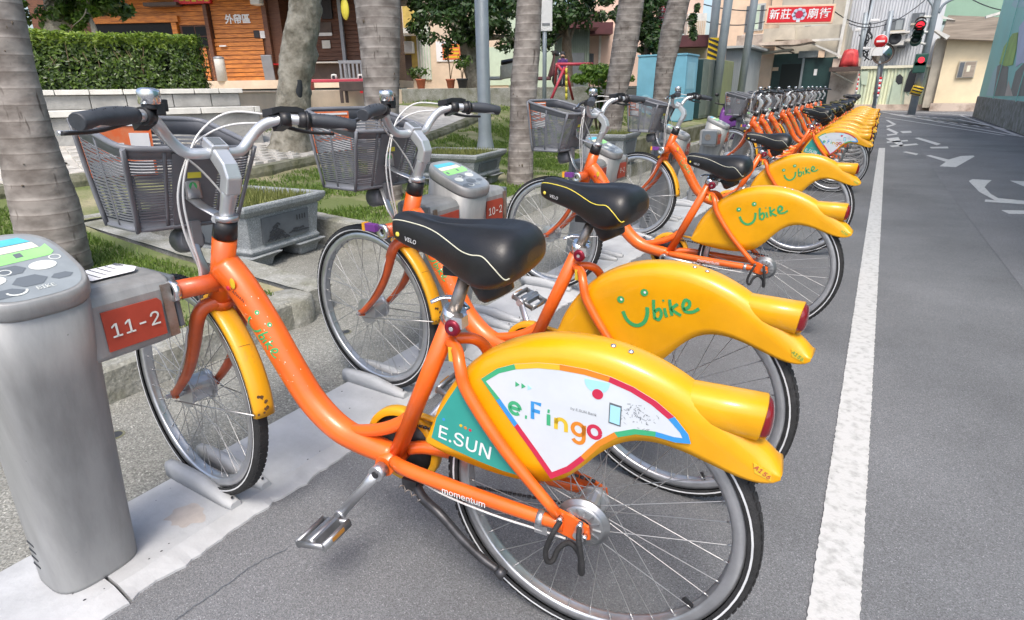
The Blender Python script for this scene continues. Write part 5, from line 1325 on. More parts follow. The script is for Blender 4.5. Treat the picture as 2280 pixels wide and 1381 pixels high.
kt.v = nv; kto = kt.build('trunk', 'bark_pale', kroot)
hol = MB(); cdir = (Vector((0, 0, 0)) - Vector((kb.x, kb.y, 0))).normalized()
hp = [at(664, v, D - 0.17) - kroot.location for v in (165, 180, 200, 215, 228)]
hol.tube(hp, [0.014, 0.048, 0.052, 0.045, 0.018], 12, flat=0.8, upv=tuple(cdir)); hol.build('hollow', 'slate_dark', kroot)
cr = MB(); rnd = random.Random(8)
for k in range(16):
    leaf_cloud(cr, Vector((rnd.uniform(-1.8, 1.8), rnd.uniform(-1.8, 1.8), 4.6 + rnd.uniform(-0.5, 1.2))), (0.7, 0.7, 0.5), 260, 0.07, rnd)
for k in range(6):
    kt2 = P[-1]
br = MB()
for k in range(6):
    a = k * 1.05; br.tube(cr_path([P[-1], P[-1] + Vector((0.6 * math.cos(a), 0.6 * math.sin(a), 0.8)), P[-1] + Vector((1.4 * math.cos(a), 1.4 * math.sin(a), 1.6))], 4), [0.12, 0.03], 8)
br.build('branches', 'bark_pale', kroot); cr.build('crown', 'leaf_mid', kroot)
# background trees
def A(u, v, d): return tuple(at(u, v, d))
tree('round dark tree with grey trunk between the lamp post and the red poster', A(1062, 198, 14.5), [(A(1062, 198, 14.5), 0.24), (A(1052, 150, 14.5), 0.20), (A(1040, 100, 14.5), 0.18), (A(1035, 70, 14.5), 0.15)],
     [(A(1000, 45, 14.2), (0.85, 0.8, 0.55)), (A(1060, 20, 14.0), (0.95, 0.9, 0.75)), (A(1110, 55, 14.2), (0.60, 0.6, 0.5)), (A(945, 8, 14.6), (0.65, 0.6, 0.35)), (A(1130, -10, 14.6), (0.9, 0.8, 0.6)), (A(1010, -40, 14.6), (1.1, 0.9, 0.6)), (A(1170, 100, 14.4), (0.45, 0.4, 0.40)), (A(1040, 75, 14.3), (0.5, 0.5, 0.25))], 'leaf_dark', 0.065, 13000, 'bark_pale', 2)
tree('leafy tree crown behind the white sign post', A(1265, 200, 17), [(A(1265, 200, 17), 0.16), (A(1262, 120, 17), 0.13), (A(1260, 60, 17), 0.10)], [(A(1265, 15, 16.8), (0.8, 0.8, 0.55)), (A(1230, 60, 16.8), (0.45, 0.5, 0.55)), (A(1310, 0, 17), (0.7, 0.6, 0.45)), (A(1210, 95, 16.6), (0.35, 0.4, 0.35))], 'leaf_dark', 0.07, 6500, 'bark_dark', 3)
tree('dark leafy tree between the two leaning palms', A(1438, 190, 18.5), [(A(1438, 190, 18.5), 0.16), (A(1437, 120, 18.5), 0.13), (A(1436, 70, 18.5), 0.10)], [(A(1435, 20, 18.2), (0.65, 0.7, 0.7)), (A(1447, 80, 18.2), (0.45, 0.5, 0.55)), (A(1375, 35, 18.6), (0.35, 0.4, 0.35)), (A(1545, 45, 18.4), (0.30, 0.3, 0.45)), (A(1440, -30, 18.5), (1.0, 0.8, 0.5)), (A(1425, 100, 18.2), (0.4, 0.4, 0.28))], 'leaf_dark', 0.07, 7500, 'bark_dark', 4)
tree('tree with two grey trunks rising above the left end of the hedge', A(128, 110, 11.5), [(A(128, 150, 11.5), 0.20), (A(130, 60, 11.5), 0.17), (A(126, 0, 11.5), 0.16), (A(120, -60, 11.5), 0.12)], [(A(100, 8, 11.3), (0.45, 0.5, 0.35)), (A(190, 5, 11.3), (0.50, 0.5, 0.30)), (A(150, -40, 11.4), (1.0, 0.8, 0.45)), (A(225, -20, 11.3), (0.5, 0.5, 0.35)), (A(175, 35, 11.2), (0.22, 0.25, 0.16))], 'leaf_mid', 0.06, 6500, 'bark_pale', 5)
tree('slim bent sapling behind the hedge beside the dark shop opening', A(214, 100, 11.0), [(A(222, 120, 11.0), 0.045), (A(212, 70, 11.0), 0.04), (A(198, 35, 11.0), 0.03), (A(196, 0, 11.0), 0.02)], [(A(160, 60, 11.0), (0.20, 0.2, 0.14)), (A(205, 22, 11.0), (0.25, 0.25, 0.2))], 'leaf_lime', 0.05, 800, 'bark_pale', 6)

# shrubs
def shrub(label, c, rad, n, leaf, size, seed, base_z, name='shrub'):
    rnd = random.Random(seed); c = Vector(c); root = empty(name, (c.x, c.y, base_z), 0, label, 'shrub'); mb = MB()
    o = Vector((c.x, c.y, base_z))
    for k in range(max(6, n // 140)):
        d = Vector((rnd.gauss(0, 1), rnd.gauss(0, 1), rnd.gauss(0, 1))).normalized() * rnd.random() ** 0.4
        leaf_cloud(mb, c - o + Vector((d.x * rad[0], d.y * rad[1], d.z * rad[2])), tuple(x * 0.33 for x in rad), 140, size, rnd)
    st = MB()
    for k in range(6): st.tube([(0.05 * math.cos(k), 0.05 * math.sin(k), 0), tuple(c - o + Vector((rad[0] * 0.5 * math.cos(k * 1.1), rad[1] * 0.5 * math.sin(k * 1.1), 0)))], [0.02, 0.008], 6)
    mb.build('foliage', leaf, root); st.build('stems', 'bark_dark', root)
shrub('bright green bush behind the leaning palm and the red swing', A(1340, 175, 12.5), (0.55, 0.55, 0.28), 2600, 'leaf_lime', 0.05, 3, zx(-5))
# ================================================================== PARK BACKGROUND (left)
mat('wood_orange', (0.66, 0.235, 0.036), 0.55, col2=(0.30, 0.09, 0.018), vs=5, stretch=(1.0, 1.0, 9.0), bump=0.15, bs=10)
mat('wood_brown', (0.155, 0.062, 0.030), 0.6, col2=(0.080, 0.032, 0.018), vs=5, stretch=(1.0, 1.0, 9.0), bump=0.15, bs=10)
mat('glass_dark', (0.008, 0.009, 0.010), 0.45, spec=0.2)
mat('grey_metal', (0.24, 0.25, 0.27), 0.45, metal=0.3, var=0.1, vs=6)
mat('pole_grey', (0.28, 0.32, 0.35), 0.45, metal=0.2, var=0.08, vs=5)
mat('red_paint', (0.55, 0.020, 0.025), 0.4, var=0.08, vs=8)
mat('pink_red', (0.50, 0.055, 0.085), 0.45, var=0.1, vs=8)
mat('sign_red', (0.62, 0.018, 0.025), 0.4)
mat('cream_wall', (0.62, 0.50, 0.38), 0.85, var=0.12, vs=2, bump=0.2, bs=20)
mat('pink_wall', (0.60, 0.44, 0.36), 0.85, var=0.1, vs=2)
mat('mint', (0.48, 0.58, 0.46), 0.5, var=0.08, vs=3)
mat('dark_green_metal', (0.13, 0.17, 0.14), 0.55, var=0.12, vs=3)
mat('terracotta', (0.40, 0.13, 0.07), 0.8, var=0.15, vs=8)
mat('stone_block', (0.30, 0.30, 0.29), 0.9, var=0.22, vs=3, bump=0.7, bs=14)
mat('cap_white', (0.62, 0.61, 0.57), 0.8, var=0.12, vs=5)
mat('brown_paint', (0.085, 0.06, 0.05), 0.6, var=0.2, vs=6)
mat('ochre_tarp', (0.46, 0.33, 0.08), 0.7, var=0.2, vs=5)
mat('maroon', (0.085, 0.025, 0.03), 0.6, var=0.2, vs=4)
# ---- upper terrace
tz = 1.20
w0 = at(60, 215, 9.6); w1 = at(560, 212, 9.6)
H0, H1 = at(30, 235, 9.0), at(548, 238, 9.0)
hd = Vector((H1.x - H0.x, H1.y - H0.y, 0)).normalized(); hn = Vector((-hd.y, hd.x, 0))    # hn points away from the camera
T0 = at(690, 205, 12.0); T1 = at(895, 205, 13.0); T2 = at(1330, 205, 14.5)
terr = MB(); outline = [H0 - hd * 8 + hn * 0.5, H0 + hn * 0.5, H1 + hn * 0.55, T0, T1, T2, T2 + Vector((-2, 14, 0)), Vector((-40, 30, 0)), Vector((-40, -5, 0))]
terr.poly([(p.x, p.y, tz) for p in outline]); struct('terrace', terr, 'terrace', fix=True)
def wall_seg(name, p, q, z0, z1, th, m, top=None):
    d = Vector((q.x - p.x, q.y - p.y, 0)); L = d.length; mb = MB().box((0, 0, 0), (L, th, z1 - z0)); o = mb.build(name, m, bevel=0.01)
    o.location = (p.x, p.y, z0); o.rotation_euler = (0, 0, math.atan2(d.y, d.x)); return o
o = wall_seg('retaining_wall', H1 + hn * 0.6, T0, 0.4, tz + 0.02, 0.15, 'cream_wall'); tag(o, 'beige step wall between the stone planter and the red bench', 'wall')
o = wall_seg('retaining_wall', T0, T1, 0.4, tz + 0.03, 0.15, 'cream_wall'); tag(o, 'low beige wall under the long red bench', 'wall')
o = wall_seg('retaining_wall', T1, T2, 0.3, tz + 0.04, 0.18, 'concrete'); tag(o, 'low grey retaining wall under the potted plants and motorcycles', 'wall')
# ---- stone planter box with hedge
pb = empty('planter_wall', (H0.x, H0.y, 0.45), math.atan2(hd.y, hd.x), 'long stone planter wall with white capping under the hedge', 'planter wall')
PL = (Vector((H1.x, H1.y)) - Vector((H0.x, H0.y))).length
MB().box((-6, 0.10, 0), (PL - 0.05, 0.9, 0.74)).build('wall_core', 'concrete', pb)
MB().box((-6, -0.35, 0), (PL + 0.1, 0.10, 0.50)).build('bench_block', 'stone_block', pb, bevel=0.01)
def rowp(name, x0, x1, y0, y1, z0, z1, step, m, jit=0.0):
    x = x0; k = 0; me = {}
    while x < x1:
        L = step * random.choice((0.85, 1.0, 1.15)); L = min(L, x1 - x)
        if L < 0.05: break
        j = random.uniform(-jit, jit); mb = MB().box((x, y0 + j, z0), (x + L - 0.008, y1, z1)); mb.build(name, m, pb, bevel=0.006); x += L
rowp('bench_slab', -6, PL + 0.12, -0.40, 0.095, 0.505, 0.575, 0.62, 'cap_white')
rowp('stone_block', -6, PL - 0.05, 0.06, 0.12, 0.58, 0.735, 0.44, 'stone_block', 0.008)
rowp('capping_tile', -6, PL, 0.02, 0.30, 0.742, 0.80, 0.34, 'cap_white')
hg = empty('hedge', (H0.x, H0.y, 1.20), math.atan2(hd.y, hd.x), 'clipped green hedge growing in the stone planter', 'hedge')
PH = PL - 0.42
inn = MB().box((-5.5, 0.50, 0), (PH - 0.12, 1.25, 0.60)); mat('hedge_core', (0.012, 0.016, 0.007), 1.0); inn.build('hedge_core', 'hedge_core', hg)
rnd = random.Random(21); hl = MB(); ht = MB()
def leafq(mb, p, nn, s):
    a = Vector((rnd.uniform(-1, 1), rnd.uniform(-1, 1), rnd.uniform(-0.6, 1))); a = (a - nn * a.dot(nn)).normalized(); b = nn.cross(a)
    o = len(mb.v); mb.v += [tuple(p - a * s), tuple(p + b * s * 0.45 + nn * s * 0.1), tuple(p + a * s), tuple(p - b * s * 0.45 + nn * s * 0.1)]; mb.f.append((o, o + 1, o + 2, o + 3)); mb.sm.append(False)
def hh(x, y): return 0.70 + 0.05 * noise.noise((x * 1.5, y * 2, 0)) + 0.03 * noise.noise((x * 6, y * 6, 2))
for k in range(19000):
    x = rnd.uniform(-3.5, PH); z = rnd.uniform(0.0, 0.70); dpt = abs(rnd.gauss(0, 0.07)); y = 0.33 + 0.05 * noise.noise((x * 2.3, z * 3, 1)) + 0.04 * noise.noise((x * 7, z * 7, 5)) + dpt
    if noise.noise((x * 4, z * 5, 7)) < -0.35 and dpt < 0.05: continue
    leafq(ht if z > 0.56 + 0.05 * noise.noise((x * 5, 0, 3)) + rnd.uniform(-0.06, 0.06) else hl, Vector((x, y, z)), Vector((rnd.uniform(-.7, .7), -1, rnd.uniform(-.3, .9))).normalized(), rnd.uniform(0.020, 0.040))  # upper side leaves take the brighter green, a painted band of sun
for k in range(9000):
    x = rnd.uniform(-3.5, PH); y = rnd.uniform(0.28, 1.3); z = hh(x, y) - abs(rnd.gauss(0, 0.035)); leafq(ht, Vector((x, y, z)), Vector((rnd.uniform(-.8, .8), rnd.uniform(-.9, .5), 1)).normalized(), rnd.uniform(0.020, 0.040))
for k in range(2500):
    y = rnd.uniform(0.3, 1.3); z = rnd.uniform(0, 0.72); leafq(hl, Vector((PH + rnd.gauss(0, 0.04), y, z)), Vector((1, rnd.uniform(-.7, .7), rnd.uniform(-.3, .9))).normalized(), rnd.uniform(0.02, 0.04))
hl.build('side_leaves', 'leaf_hedge', hg); ht.build('sunlit_top_leaves', 'leaf_hedge_sunlit', hg)
tw = MB()
for k in range(26):
    x = rnd.uniform(-0.5, PH); tw.tube([(x, 0.45, 0), (x + rnd.uniform(-.1, .1), 0.38, 0.25), (x + rnd.uniform(-.2, .2), 0.33, rnd.uniform(0.4, 0.6))], [0.008, 0.003], 5)
tag(tw.build('twigs', 'twig', hg), kind='stuff')

# ---- facades: a vertical plane with pixel survey -> local metres
class Facade:
    def __init__(s, name, u0, v0, dist, turn, label, cat, group=None):
        s.o = at(u0, v0, dist); ang = CAM_YAW + turn; s.x = Vector((math.cos(ang), math.sin(ang), 0)); s.n = Vector((s.x.y, -s.x.x, 0))   # n faces the camera
        s.root = empty(name, s.o, ang, label, cat, group)
    def st(s, u, v, off=0.0):
        d = ray(u, v); o = s.o + s.n * off; t = (o - CO).dot(s.n) / d.dot(s.n); p = CO + d * t - o
        return p.dot(s.x), p.z
    def rect(s, u0, v0, u1, v1, off=0.0):
        um, vm = (u0 + u1) / 2, (v0 + v1) / 2
        return s.st(u0, vm, off)[0], s.st(um, v1, off)[1], s.st(u1, vm, off)[0], s.st(um, v0, off)[1]
    def box(s, name, r, d0, d1, m, parent=None, bevel=0.0):       # d0..d1 metres in front of the plane (towards the camera)
        a, b, c, d = s.rect(*r, off=d1); return MB().box((a, -d1, b), (c, -d0, d)).build(name, m, parent or s.root, bevel=bevel)
    def siding(s, name, r, d0, m, pitch=0.085, lip=0.022):
        a, b, c, d = s.rect(*r, off=d0); mb = MB(); z = b; k = 0
        while z < d:
            z2 = min(z + pitch, d); mb.loft([[(a, -d0, z), (a, -d0 - lip, z), (a, -d0 - lip * 0.35, z2 - 0.006), (a, -d0, z2 - 0.006)], [(c, -d0, z), (c, -d0 - lip, z), (c, -d0 - lip * 0.35, z2 - 0.006), (c, -d0, z2 - 0.006)]], smooth=False); z = z2
        return tag(mb.build(name, m, s.root, fix=True), kind='stuff')
    def text(s, txt, u, v, hpx, m, d, bold=0.02, parent=None):
        a, b = s.st(u, v, d); z2 = s.st(u, v - hpx, d)[1]
        return text('lettering', txt, (z2 - b), m, (a, -d, b), (1, 0, 0), (0, 0, 1), parent or s.root, bold=bold)
F = Facade('wooden_shop', 470, 181, 15.0, R(-4), 'orange and brown timber shop front with white lettering behind the hedge', 'shop')
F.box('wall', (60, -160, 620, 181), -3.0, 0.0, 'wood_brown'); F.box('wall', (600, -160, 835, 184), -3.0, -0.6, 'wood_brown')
F.siding('siding', (206, -20, 392, 50), 0.0, 'wood_orange'); F.siding('siding', (471, 85, 592, 180), 0.02, 'wood_orange'); F.siding('siding', (471, -20, 592, 84), 0.02, 'wood_orange'); F.box('eave', (40, -46, 850, -36), -3.0, 0.75, 'brown_paint')
F.siding('siding', (393, 12, 466, 56), 0.02, 'wood_orange'); F.siding('siding', (404, 106, 466, 180), 0.02, 'wood_orange'); F.siding('siding', (622, -20, 805, 135), -0.58, 'wood_brown')  # right bay: brown colour carries the deep shade on the recessed siding
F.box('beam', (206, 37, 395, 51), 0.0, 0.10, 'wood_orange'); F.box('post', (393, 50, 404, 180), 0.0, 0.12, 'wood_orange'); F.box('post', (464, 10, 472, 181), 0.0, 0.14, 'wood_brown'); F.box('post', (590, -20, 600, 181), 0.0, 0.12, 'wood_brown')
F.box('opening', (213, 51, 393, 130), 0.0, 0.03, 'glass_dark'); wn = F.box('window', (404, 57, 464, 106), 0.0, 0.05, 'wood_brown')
for i in range(2):
    for j in range(2):
        F.box('pane', (406 + 29 * i, 59 + 23 * j, 433 + 29 * i, 80 + 23 * j), 0.05, 0.056, 'glass_dark', wn)
sg = F.box('signboard', (384, -30, 465, 8), 0.05, 0.14, 'sign_red'); F.box('sign_bracket', (318, 5, 392, 13), 0.0, 0.25, 'brown_paint')
[F.box('sign_stroke', (398 + 14 * k, -6 + (k % 2) * 2, 408 + 14 * k, 2 + (k % 3)), 0.14, 0.146, 'b_yellow', sg) for k in range(5)]
F.text('外帶區', 529, 44, 22, 'white', 0.06, 0.03)
F.box('notice', (565, 68, 577, 84), 0.04, 0.06, 'ink'); F.box('notice', (579, 69, 594, 85), 0.04, 0.06, 'white'); F.box('door_handle', (488, 101, 503, 104), 0.03, 0.09, 'white'); F.box('notice', (705, 50, 738, 73), -0.55, -0.53, 'brown_paint'); F.box('notice', (709, 73, 739, 80), -0.55, -0.53, 'white'); F.box('notice', (717, 90, 735, 108), -0.55, -0.53, 'cap_white')
F.box('column', (606, 12, 620, 178), -0.3, -0.15, 'grey_metal'); F.box('downpipe', (759, -20, 766, 205), -0.5, -0.42, 'grey_metal'); F.box('wall_unit', (555, -12, 577, 10), 0.03, 0.3, 'cap_white', bevel=0.02); F.box('ledge', (694, 137, 808, 140), -0.5, -0.3, 'cap_white'); F.box('opening', (694, 140, 808, 178), -0.59, -0.52, 'brown_paint')
F.box('plinth', (60, 181, 835, 200), -3.0, 0.55, 'cream_wall')
F.box('doorway', (712, -40, 736, 42), -0.55, -0.5, 'ink')
def thing_at(name, label, cat, u, v, d, rz=0.0, group=None):
    p = at(u, v, d); return empty(name, p, rz, label, cat, group)
# bollard, board, lantern, chair, bench, table
t = thing_at('waste_bin', 'pale cylindrical bin at the foot of the orange shop wall', 'bin', 496, 181, 14.3)
b = MB().lathe([(0.0, 0.46), (0.09, 0.46), (0.10, 0.44), (0.10, 0.0), (0.0, 0.0)], (0, 0, 0), 'z', 20); b.build('bin_body', 'cap_white', t); MB().lathe([(0.0, 0.475), (0.07, 0.475), (0.105, 0.455), (0.105, 0.43)], (0, 0, 0), 'z', 20).build('bin_lid', 'grey_metal', t)
o = MB().box((-0.11, -0.02, 0), (0.11, 0.02, 0.52)).build('board', 'grey_metal', bevel=0.01); o.location = at(603, 182, 14.2); o.rotation_euler = (R(6), 0, CAM_YAW); tag(o, 'grey board leaning beside the shop doorway', 'board')
o = MB().lathe([(0.0, 0.045), (0.05, 0.04), (0.10, 0.02), (0.115, 0.0), (0.10, -0.02), (0.05, -0.04), (0.0, -0.045)], (0, 0, 0), 'x', 24).build('lantern', 'dial_yellow'); o.location = at(768, 20, 13.2); o.scale = (1, 0.9, 1.75); o.rotation_euler = (0, 0, CAM_YAW + R(60)); tag(o, 'round yellow lantern sign hanging by the stout palm', 'lantern')
MB().tube([(0, 0, 0.1), (0, 0, 0.5)], 0.006, 5).build('cord', 'ink', o)
def chair(label, u, v, d, rz):
    t = thing_at('chair', label, 'chair', u, v, d, rz, 'red chairs by the shop')
    MB().box((-0.17, -0.17, 0.27), (0.17, 0.17, 0.30)).build('seat', 'red_paint', t, bevel=0.01); MB().box((0.15, -0.16, 0.34), (0.18, 0.16, 0.58)).build('backrest', 'red_paint', t, bevel=0.01)
    for sx in (-1, 1):
        for sy in (-1, 1): MB().tube([(sx * 0.15, sy * 0.15, 0), (sx * 0.15, sy * 0.15, 0.27 if sx < 0 else 0.36)], 0.012, 6).build('leg', 'red_paint', t)
chair('bright red chair facing left under the white ledge of the shop', 716, 170, 15.0, CAM_YAW); chair('red chair half hidden behind the knobbly trunk', 619, 176, 14.4, CAM_YAW + 2.4)
t = thing_at('bench', 'long low bench with bright red top by the shop', 'bench', 750, 196, 12.4, CAM_YAW)
MB().box((-0.60, -0.16, 0.10), (0.62, 0.16, 0.155)).build('bench_top', 'pink_red', t, bevel=0.01)
for x in (-0.5, 0.5): MB().box((x - 0.03, -0.13, -0.1), (x + 0.03, 0.13, 0.10)).build('leg', 'red_paint', t)
t = thing_at('table', 'small dark brown table in front of the red bench', 'table', 790, 216, 11.6, CAM_YAW)
MB().box((-0.21, -0.2, 0.10), (0.25, 0.2, 0.26)).build('table_top', 'brown_paint', t, bevel=0.01)
for x in (-0.19, 0.23):
    for y in (-0.17, 0.17): MB().box((x - 0.025, y - 0.025, -0.1), (x + 0.025, y + 0.025, 0.10)).build('leg', 'brown_paint', t)
for i, u in enumerate((745, 804)):
    t = thing_at('bollard', 'short white post with dark centre on the red bench, ' + ('left one' if i == 0 else 'right one'), 'post', u, 181, 12.35, CAM_YAW, 'white posts on the red bench')
    MB().lathe([(0.0, 0.13), (0.05, 0.12), (0.06, 0.07), (0.05, 0.0), (0, 0)], (0, 0, 0), 'z', 14).build('post_body', 'cap_white', t); MB().box((-0.02, -0.066, 0.02), (0.03, -0.05, 0.10)).build('post_face', 'ink', t)
t = thing_at('barrier', 'grey slatted barrier panel behind the red bench', 'barrier', 785, 177, 13.2, CAM_YAW)
for k in range(6): MB().box((-0.24 + 0.085 * k, -0.015, 0.02), (-0.20 + 0.085 * k, 0.015, 0.30)).build('slat', 'grey_metal', t)
MB().box((-0.25, -0.02, 0.30), (0.27, 0.02, 0.36)).build('rail', 'grey_metal', t); MB().box((-0.25, -0.02, 0.0), (0.27, 0.02, 0.03)).build('rail', 'grey_metal', t)

# ---- house with the red poster, shutter, sheds
G = Facade('house', 1000, 192, 19.0, R(-2), 'cream house wall with red poster behind the potted plants', 'house')
G.box('wall', (895, -120, 1130, 198), -2.5, 0.0, 'cream_wall'); G.box('wall', (1120, -120, 1235, 198), -2.5, -0.2, 'mint'); G.box('lintel', (900, 10, 930, 150), 0.0, 0.05, 'ochre_tarp')
sh = G.box('shutter', (926, 28, 957, 178), 0.0, 0.04, 'mint')
for k in range(5): G.box('rib', (928 + 6 * k, 30, 931 + 6 * k, 177), 0.04, 0.07, 'cap_white', sh)
po = G.box('poster', (971, 92, 1032, 137), 0.0, 0.03, 'white'); G.box('poster_field', (985, 98, 1025, 133), 0.03, 0.04, 'label_orange', po)
for k in range(4): G.box('poster_line', (988, 101 + 8 * k, 1022, 105 + 8 * k), 0.04, 0.046, 'b_yellow', po)
G.box('awning', (885, 62, 925, 74), 0.1, 1.0, 'cap_white'); G.box('dark_gap', (890, 76, 916, 120), 0.0, 0.05, 'brown_paint'); G.box('ac_unit', (888, 92, 918, 118), 0.05, 0.4, 'cap_white', bevel=0.02); G.box('vent', (926, 24, 950, 36), 0.04, 0.08, 'brown_paint'); G.box('gate', (888, 122, 918, 188), 0.0, 0.06, 'brown_paint')
G.box('shutter', (1085, 105, 1140, 190), 0.0, 0.03, 'mint')
S_ = Facade('green_shed', 1260, 196, 20.0, R(-2), 'dark green corrugated shed behind the red swing', 'shed')
a_, b_, c_, d_ = S_.rect(1200, 40, 1312, 198)
cor = MB(); n_ = 46
for k in range(n_):
    x0_ = a_ + (c_ - a_) * k / n_; x1_ = a_ + (c_ - a_) * (k + 1) / n_; y_ = 0.0 if k % 2 else -0.04; cor.box((x0_, y_ - 0.01, b_), (x1_, 0.2, d_))
tag(cor.build('corrugated_wall', 'dark_green_metal', S_.root), kind='stuff'); S_.box('roof', (1195, 28, 1335, 62), -2, 0.5, 'maroon'); S_.box('shutter', (1267, 118, 1300, 198), 0.02, 0.08, 'slate')
S2 = Facade('pink_house', 1340, 190, 21.5, R(-2), 'pale pink house with dark red eave between the palms', 'house')
S2.box('wall', (1300, 62, 1480, 192), -2, 0.0, 'pink_wall'); S2.box('wall', (1290, -120, 1570, 64), -4, -1.6, 'pink_wall'); S2.box('eave', (1280, 50, 1365, 76), 0.0, 0.7, 'maroon'); S2.box('eave', (1500, 78, 1590, 104), 0.0, 0.7, 'maroon'); S2.box('wall', (1480, 95, 1600, 192), -2, 0.0, 'cream_wall'); S2.box('door_frame', (1333, 78, 1338, 145), 0.0, 0.04, 'cap_white'); S2.box('window', (1300, 120, 1322, 145), 0.0, 0.04, 'slate'); S2.box('window', (1318, 32, 1342, 50), -1.6, -1.56, 'slate')
bal = S2.box('balcony', (1530, 30, 1572, 88), -1.6, -1.2, 'cap_white')
for k in range(9): S2.box('baluster', (1532 + 4.4 * k, 46, 1534 + 4.4 * k, 86), -1.2, -1.16, 'cream_wall', bal)
# ---- pots with plants
def pot(label, u, v, d, r_, hp, leaf, seed, m='terracotta', spread=0.2, leaves=220):
    t = thing_at('potted_plant', label, 'potted plant', u, v, d, 0, 'potted plants on the terrace')
    MB().lathe([(0.0, 0.0), (r_ * 0.7, 0.0), (r_ * 0.95, 0.17), (r_ * 1.08, 0.17), (r_ * 1.08, 0.205), (r_ * 0.9, 0.205), (r_ * 0.85, 0.18), (0, 0.18)], (0, 0, 0), 'z', 20).build('pot', m, t)
    rnd = random.Random(seed); st = MB(); lf = MB()
    for k in range(5):
        e = Vector((rnd.uniform(-spread, spread), rnd.uniform(-spread, spread), 0.2 + hp * rnd.uniform(0.6, 1.0))); st.tube(cr_path([(0, 0, 0.18), (e.x * 0.3, e.y * 0.3, 0.2 + hp * 0.4), tuple(e)], 3), [0.010, 0.004], 5); leaf_cloud(lf, e, (0.13, 0.13, 0.12), leaves // 5, 0.045, rnd, shell=0.6)
    st.build('stems', 'twig', t); lf.build('foliage', leaf, t)
pot('low terracotta pot with spreading green plant by the mint shutter', 938, 198, 14.0, 0.11, 0.18, 'leaf_mid', 1, spread=0.22)
pot('terracotta pot with tall thin stemmed plant below the poster', 1004, 198, 14.0, 0.10, 0.75, 'leaf_dark', 2, spread=0.22)
pot('dark pot with variegated plant beside the grey tree trunk', 1030, 197, 13.8, 0.12, 0.40, 'leaf_mid', 3, m='slate_dark', spread=0.15)
# ---- scooters
def scooter(label, u, v, d, rz, body, sc=1.0, seat='black_vinyl', hull='white', group='parked scooters'):
    t = thing_at('scooter', label, 'scooter', u, v, d, rz, group); t.scale = (sc, sc, sc)
    for x in (-0.62, 0.62):
        wm = MB().lathe([(0.14, -0.045), (0.19, -0.05), (0.225, -0.03), (0.23, 0.0), (0.225, 0.03), (0.19, 0.05), (0.14, 0.045)], (x, 0, 0.23), 'y', 24); wo = wm.build('wheel', 'rubber', t); MB().lathe([(0.0, -0.03), (0.12, -0.04), (0.145, -0.04), (0.145, 0.04), (0.12, 0.04), (0.0, 0.03)], (x, 0, 0.23), 'y', 20).build('rim', 'alu', wo)
    hb = MB(); 
    def sec(x, w_, z0, z1): return [(x, -w_, z0 + 0.04), (x, -w_ * 0.7, z0), (x, w_ * 0.7, z0), (x, w_, z0 + 0.04), (x, w_ * 0.9, z1 - 0.05), (x, w_ * 0.5, z1), (x, -w_ * 0.5, z1), (x, -w_ * 0.9, z1 - 0.05)]
    hb.loft([sec(-0.88, 0.06, 0.52, 0.66), sec(-0.70, 0.15, 0.40, 0.70), sec(-0.40, 0.18, 0.28, 0.68), sec(-0.08, 0.16, 0.24, 0.60)], smooth=True); hb.loft([sec(-0.10, 0.14, 0.22, 0.32), sec(0.34, 0.14, 0.22, 0.32)], smooth=False)
    hb.loft([sec(0.30, 0.19, 0.26, 0.40), sec(0.42, 0.20, 0.36, 0.80), sec(0.44, 0.15, 0.70, 0.95)], smooth=True)
    hb.build('body', body, t, fix=True)
    MB().loft([sec(-0.80, 0.12, 0.69, 0.76), sec(-0.45, 0.15, 0.68, 0.79), sec(-0.10, 0.12, 0.62, 0.74)], smooth=True).build('seat', seat, t, fix=True)
    fm = MB().tube([(0.62, 0.06, 0.23), (0.50, 0.05, 0.62)], 0.022, 8); fm.tube([(0.62, -0.06, 0.23), (0.50, -0.05, 0.62)], 0.022, 8); fm.build('fork', 'alu', t)
    MB().loft([sec(0.40, 0.07, 0.42, 0.49), sec(0.62, 0.08, 0.46, 0.52), sec(0.80, 0.06, 0.36, 0.42)], smooth=True).build('front_mudguard', body, t, fix=True)
    hd_ = MB().tube([(0.42, -0.32, 1.02), (0.47, -0.14, 0.98), (0.48, 0.14, 0.98), (0.42, 0.32, 1.02)], 0.018, 8); hd_.loft([sec(0.40, 0.10, 0.90, 1.02), sec(0.54, 0.09, 0.86, 1.02), sec(0.60, 0.05, 0.88, 0.96)], smooth=True); hd_.build('handlebar', 'black_plastic', t, fix=True)
    MB().ball((0.60, 0, 0.92), 0.055, 12, 8, (0.5, 1, 0.8)).build('headlight', 'white_film', t)
    for s in (-1, 1):
        mm = MB().tube([(0.44, s * 0.22, 1.0), (0.44, s * 0.28, 1.16)], 0.007, 6); mm.ball((0.44, s * 0.29, 1.20), 0.055, 10, 6, (0.3, 1, 0.7)); mm.build('mirror', 'black_plastic', t)
    return t
scooter('mint and yellow motorcycle parked by the mint wall behind the lamp post', 1110, 197, 15.2, CAM_YAW + R(172), 'kiosk_pale', 0.85)
scooter('dark maroon scooter parked behind the white sign post', 1200, 197, 15.6, CAM_YAW + R(8), 'maroon', 0.85)
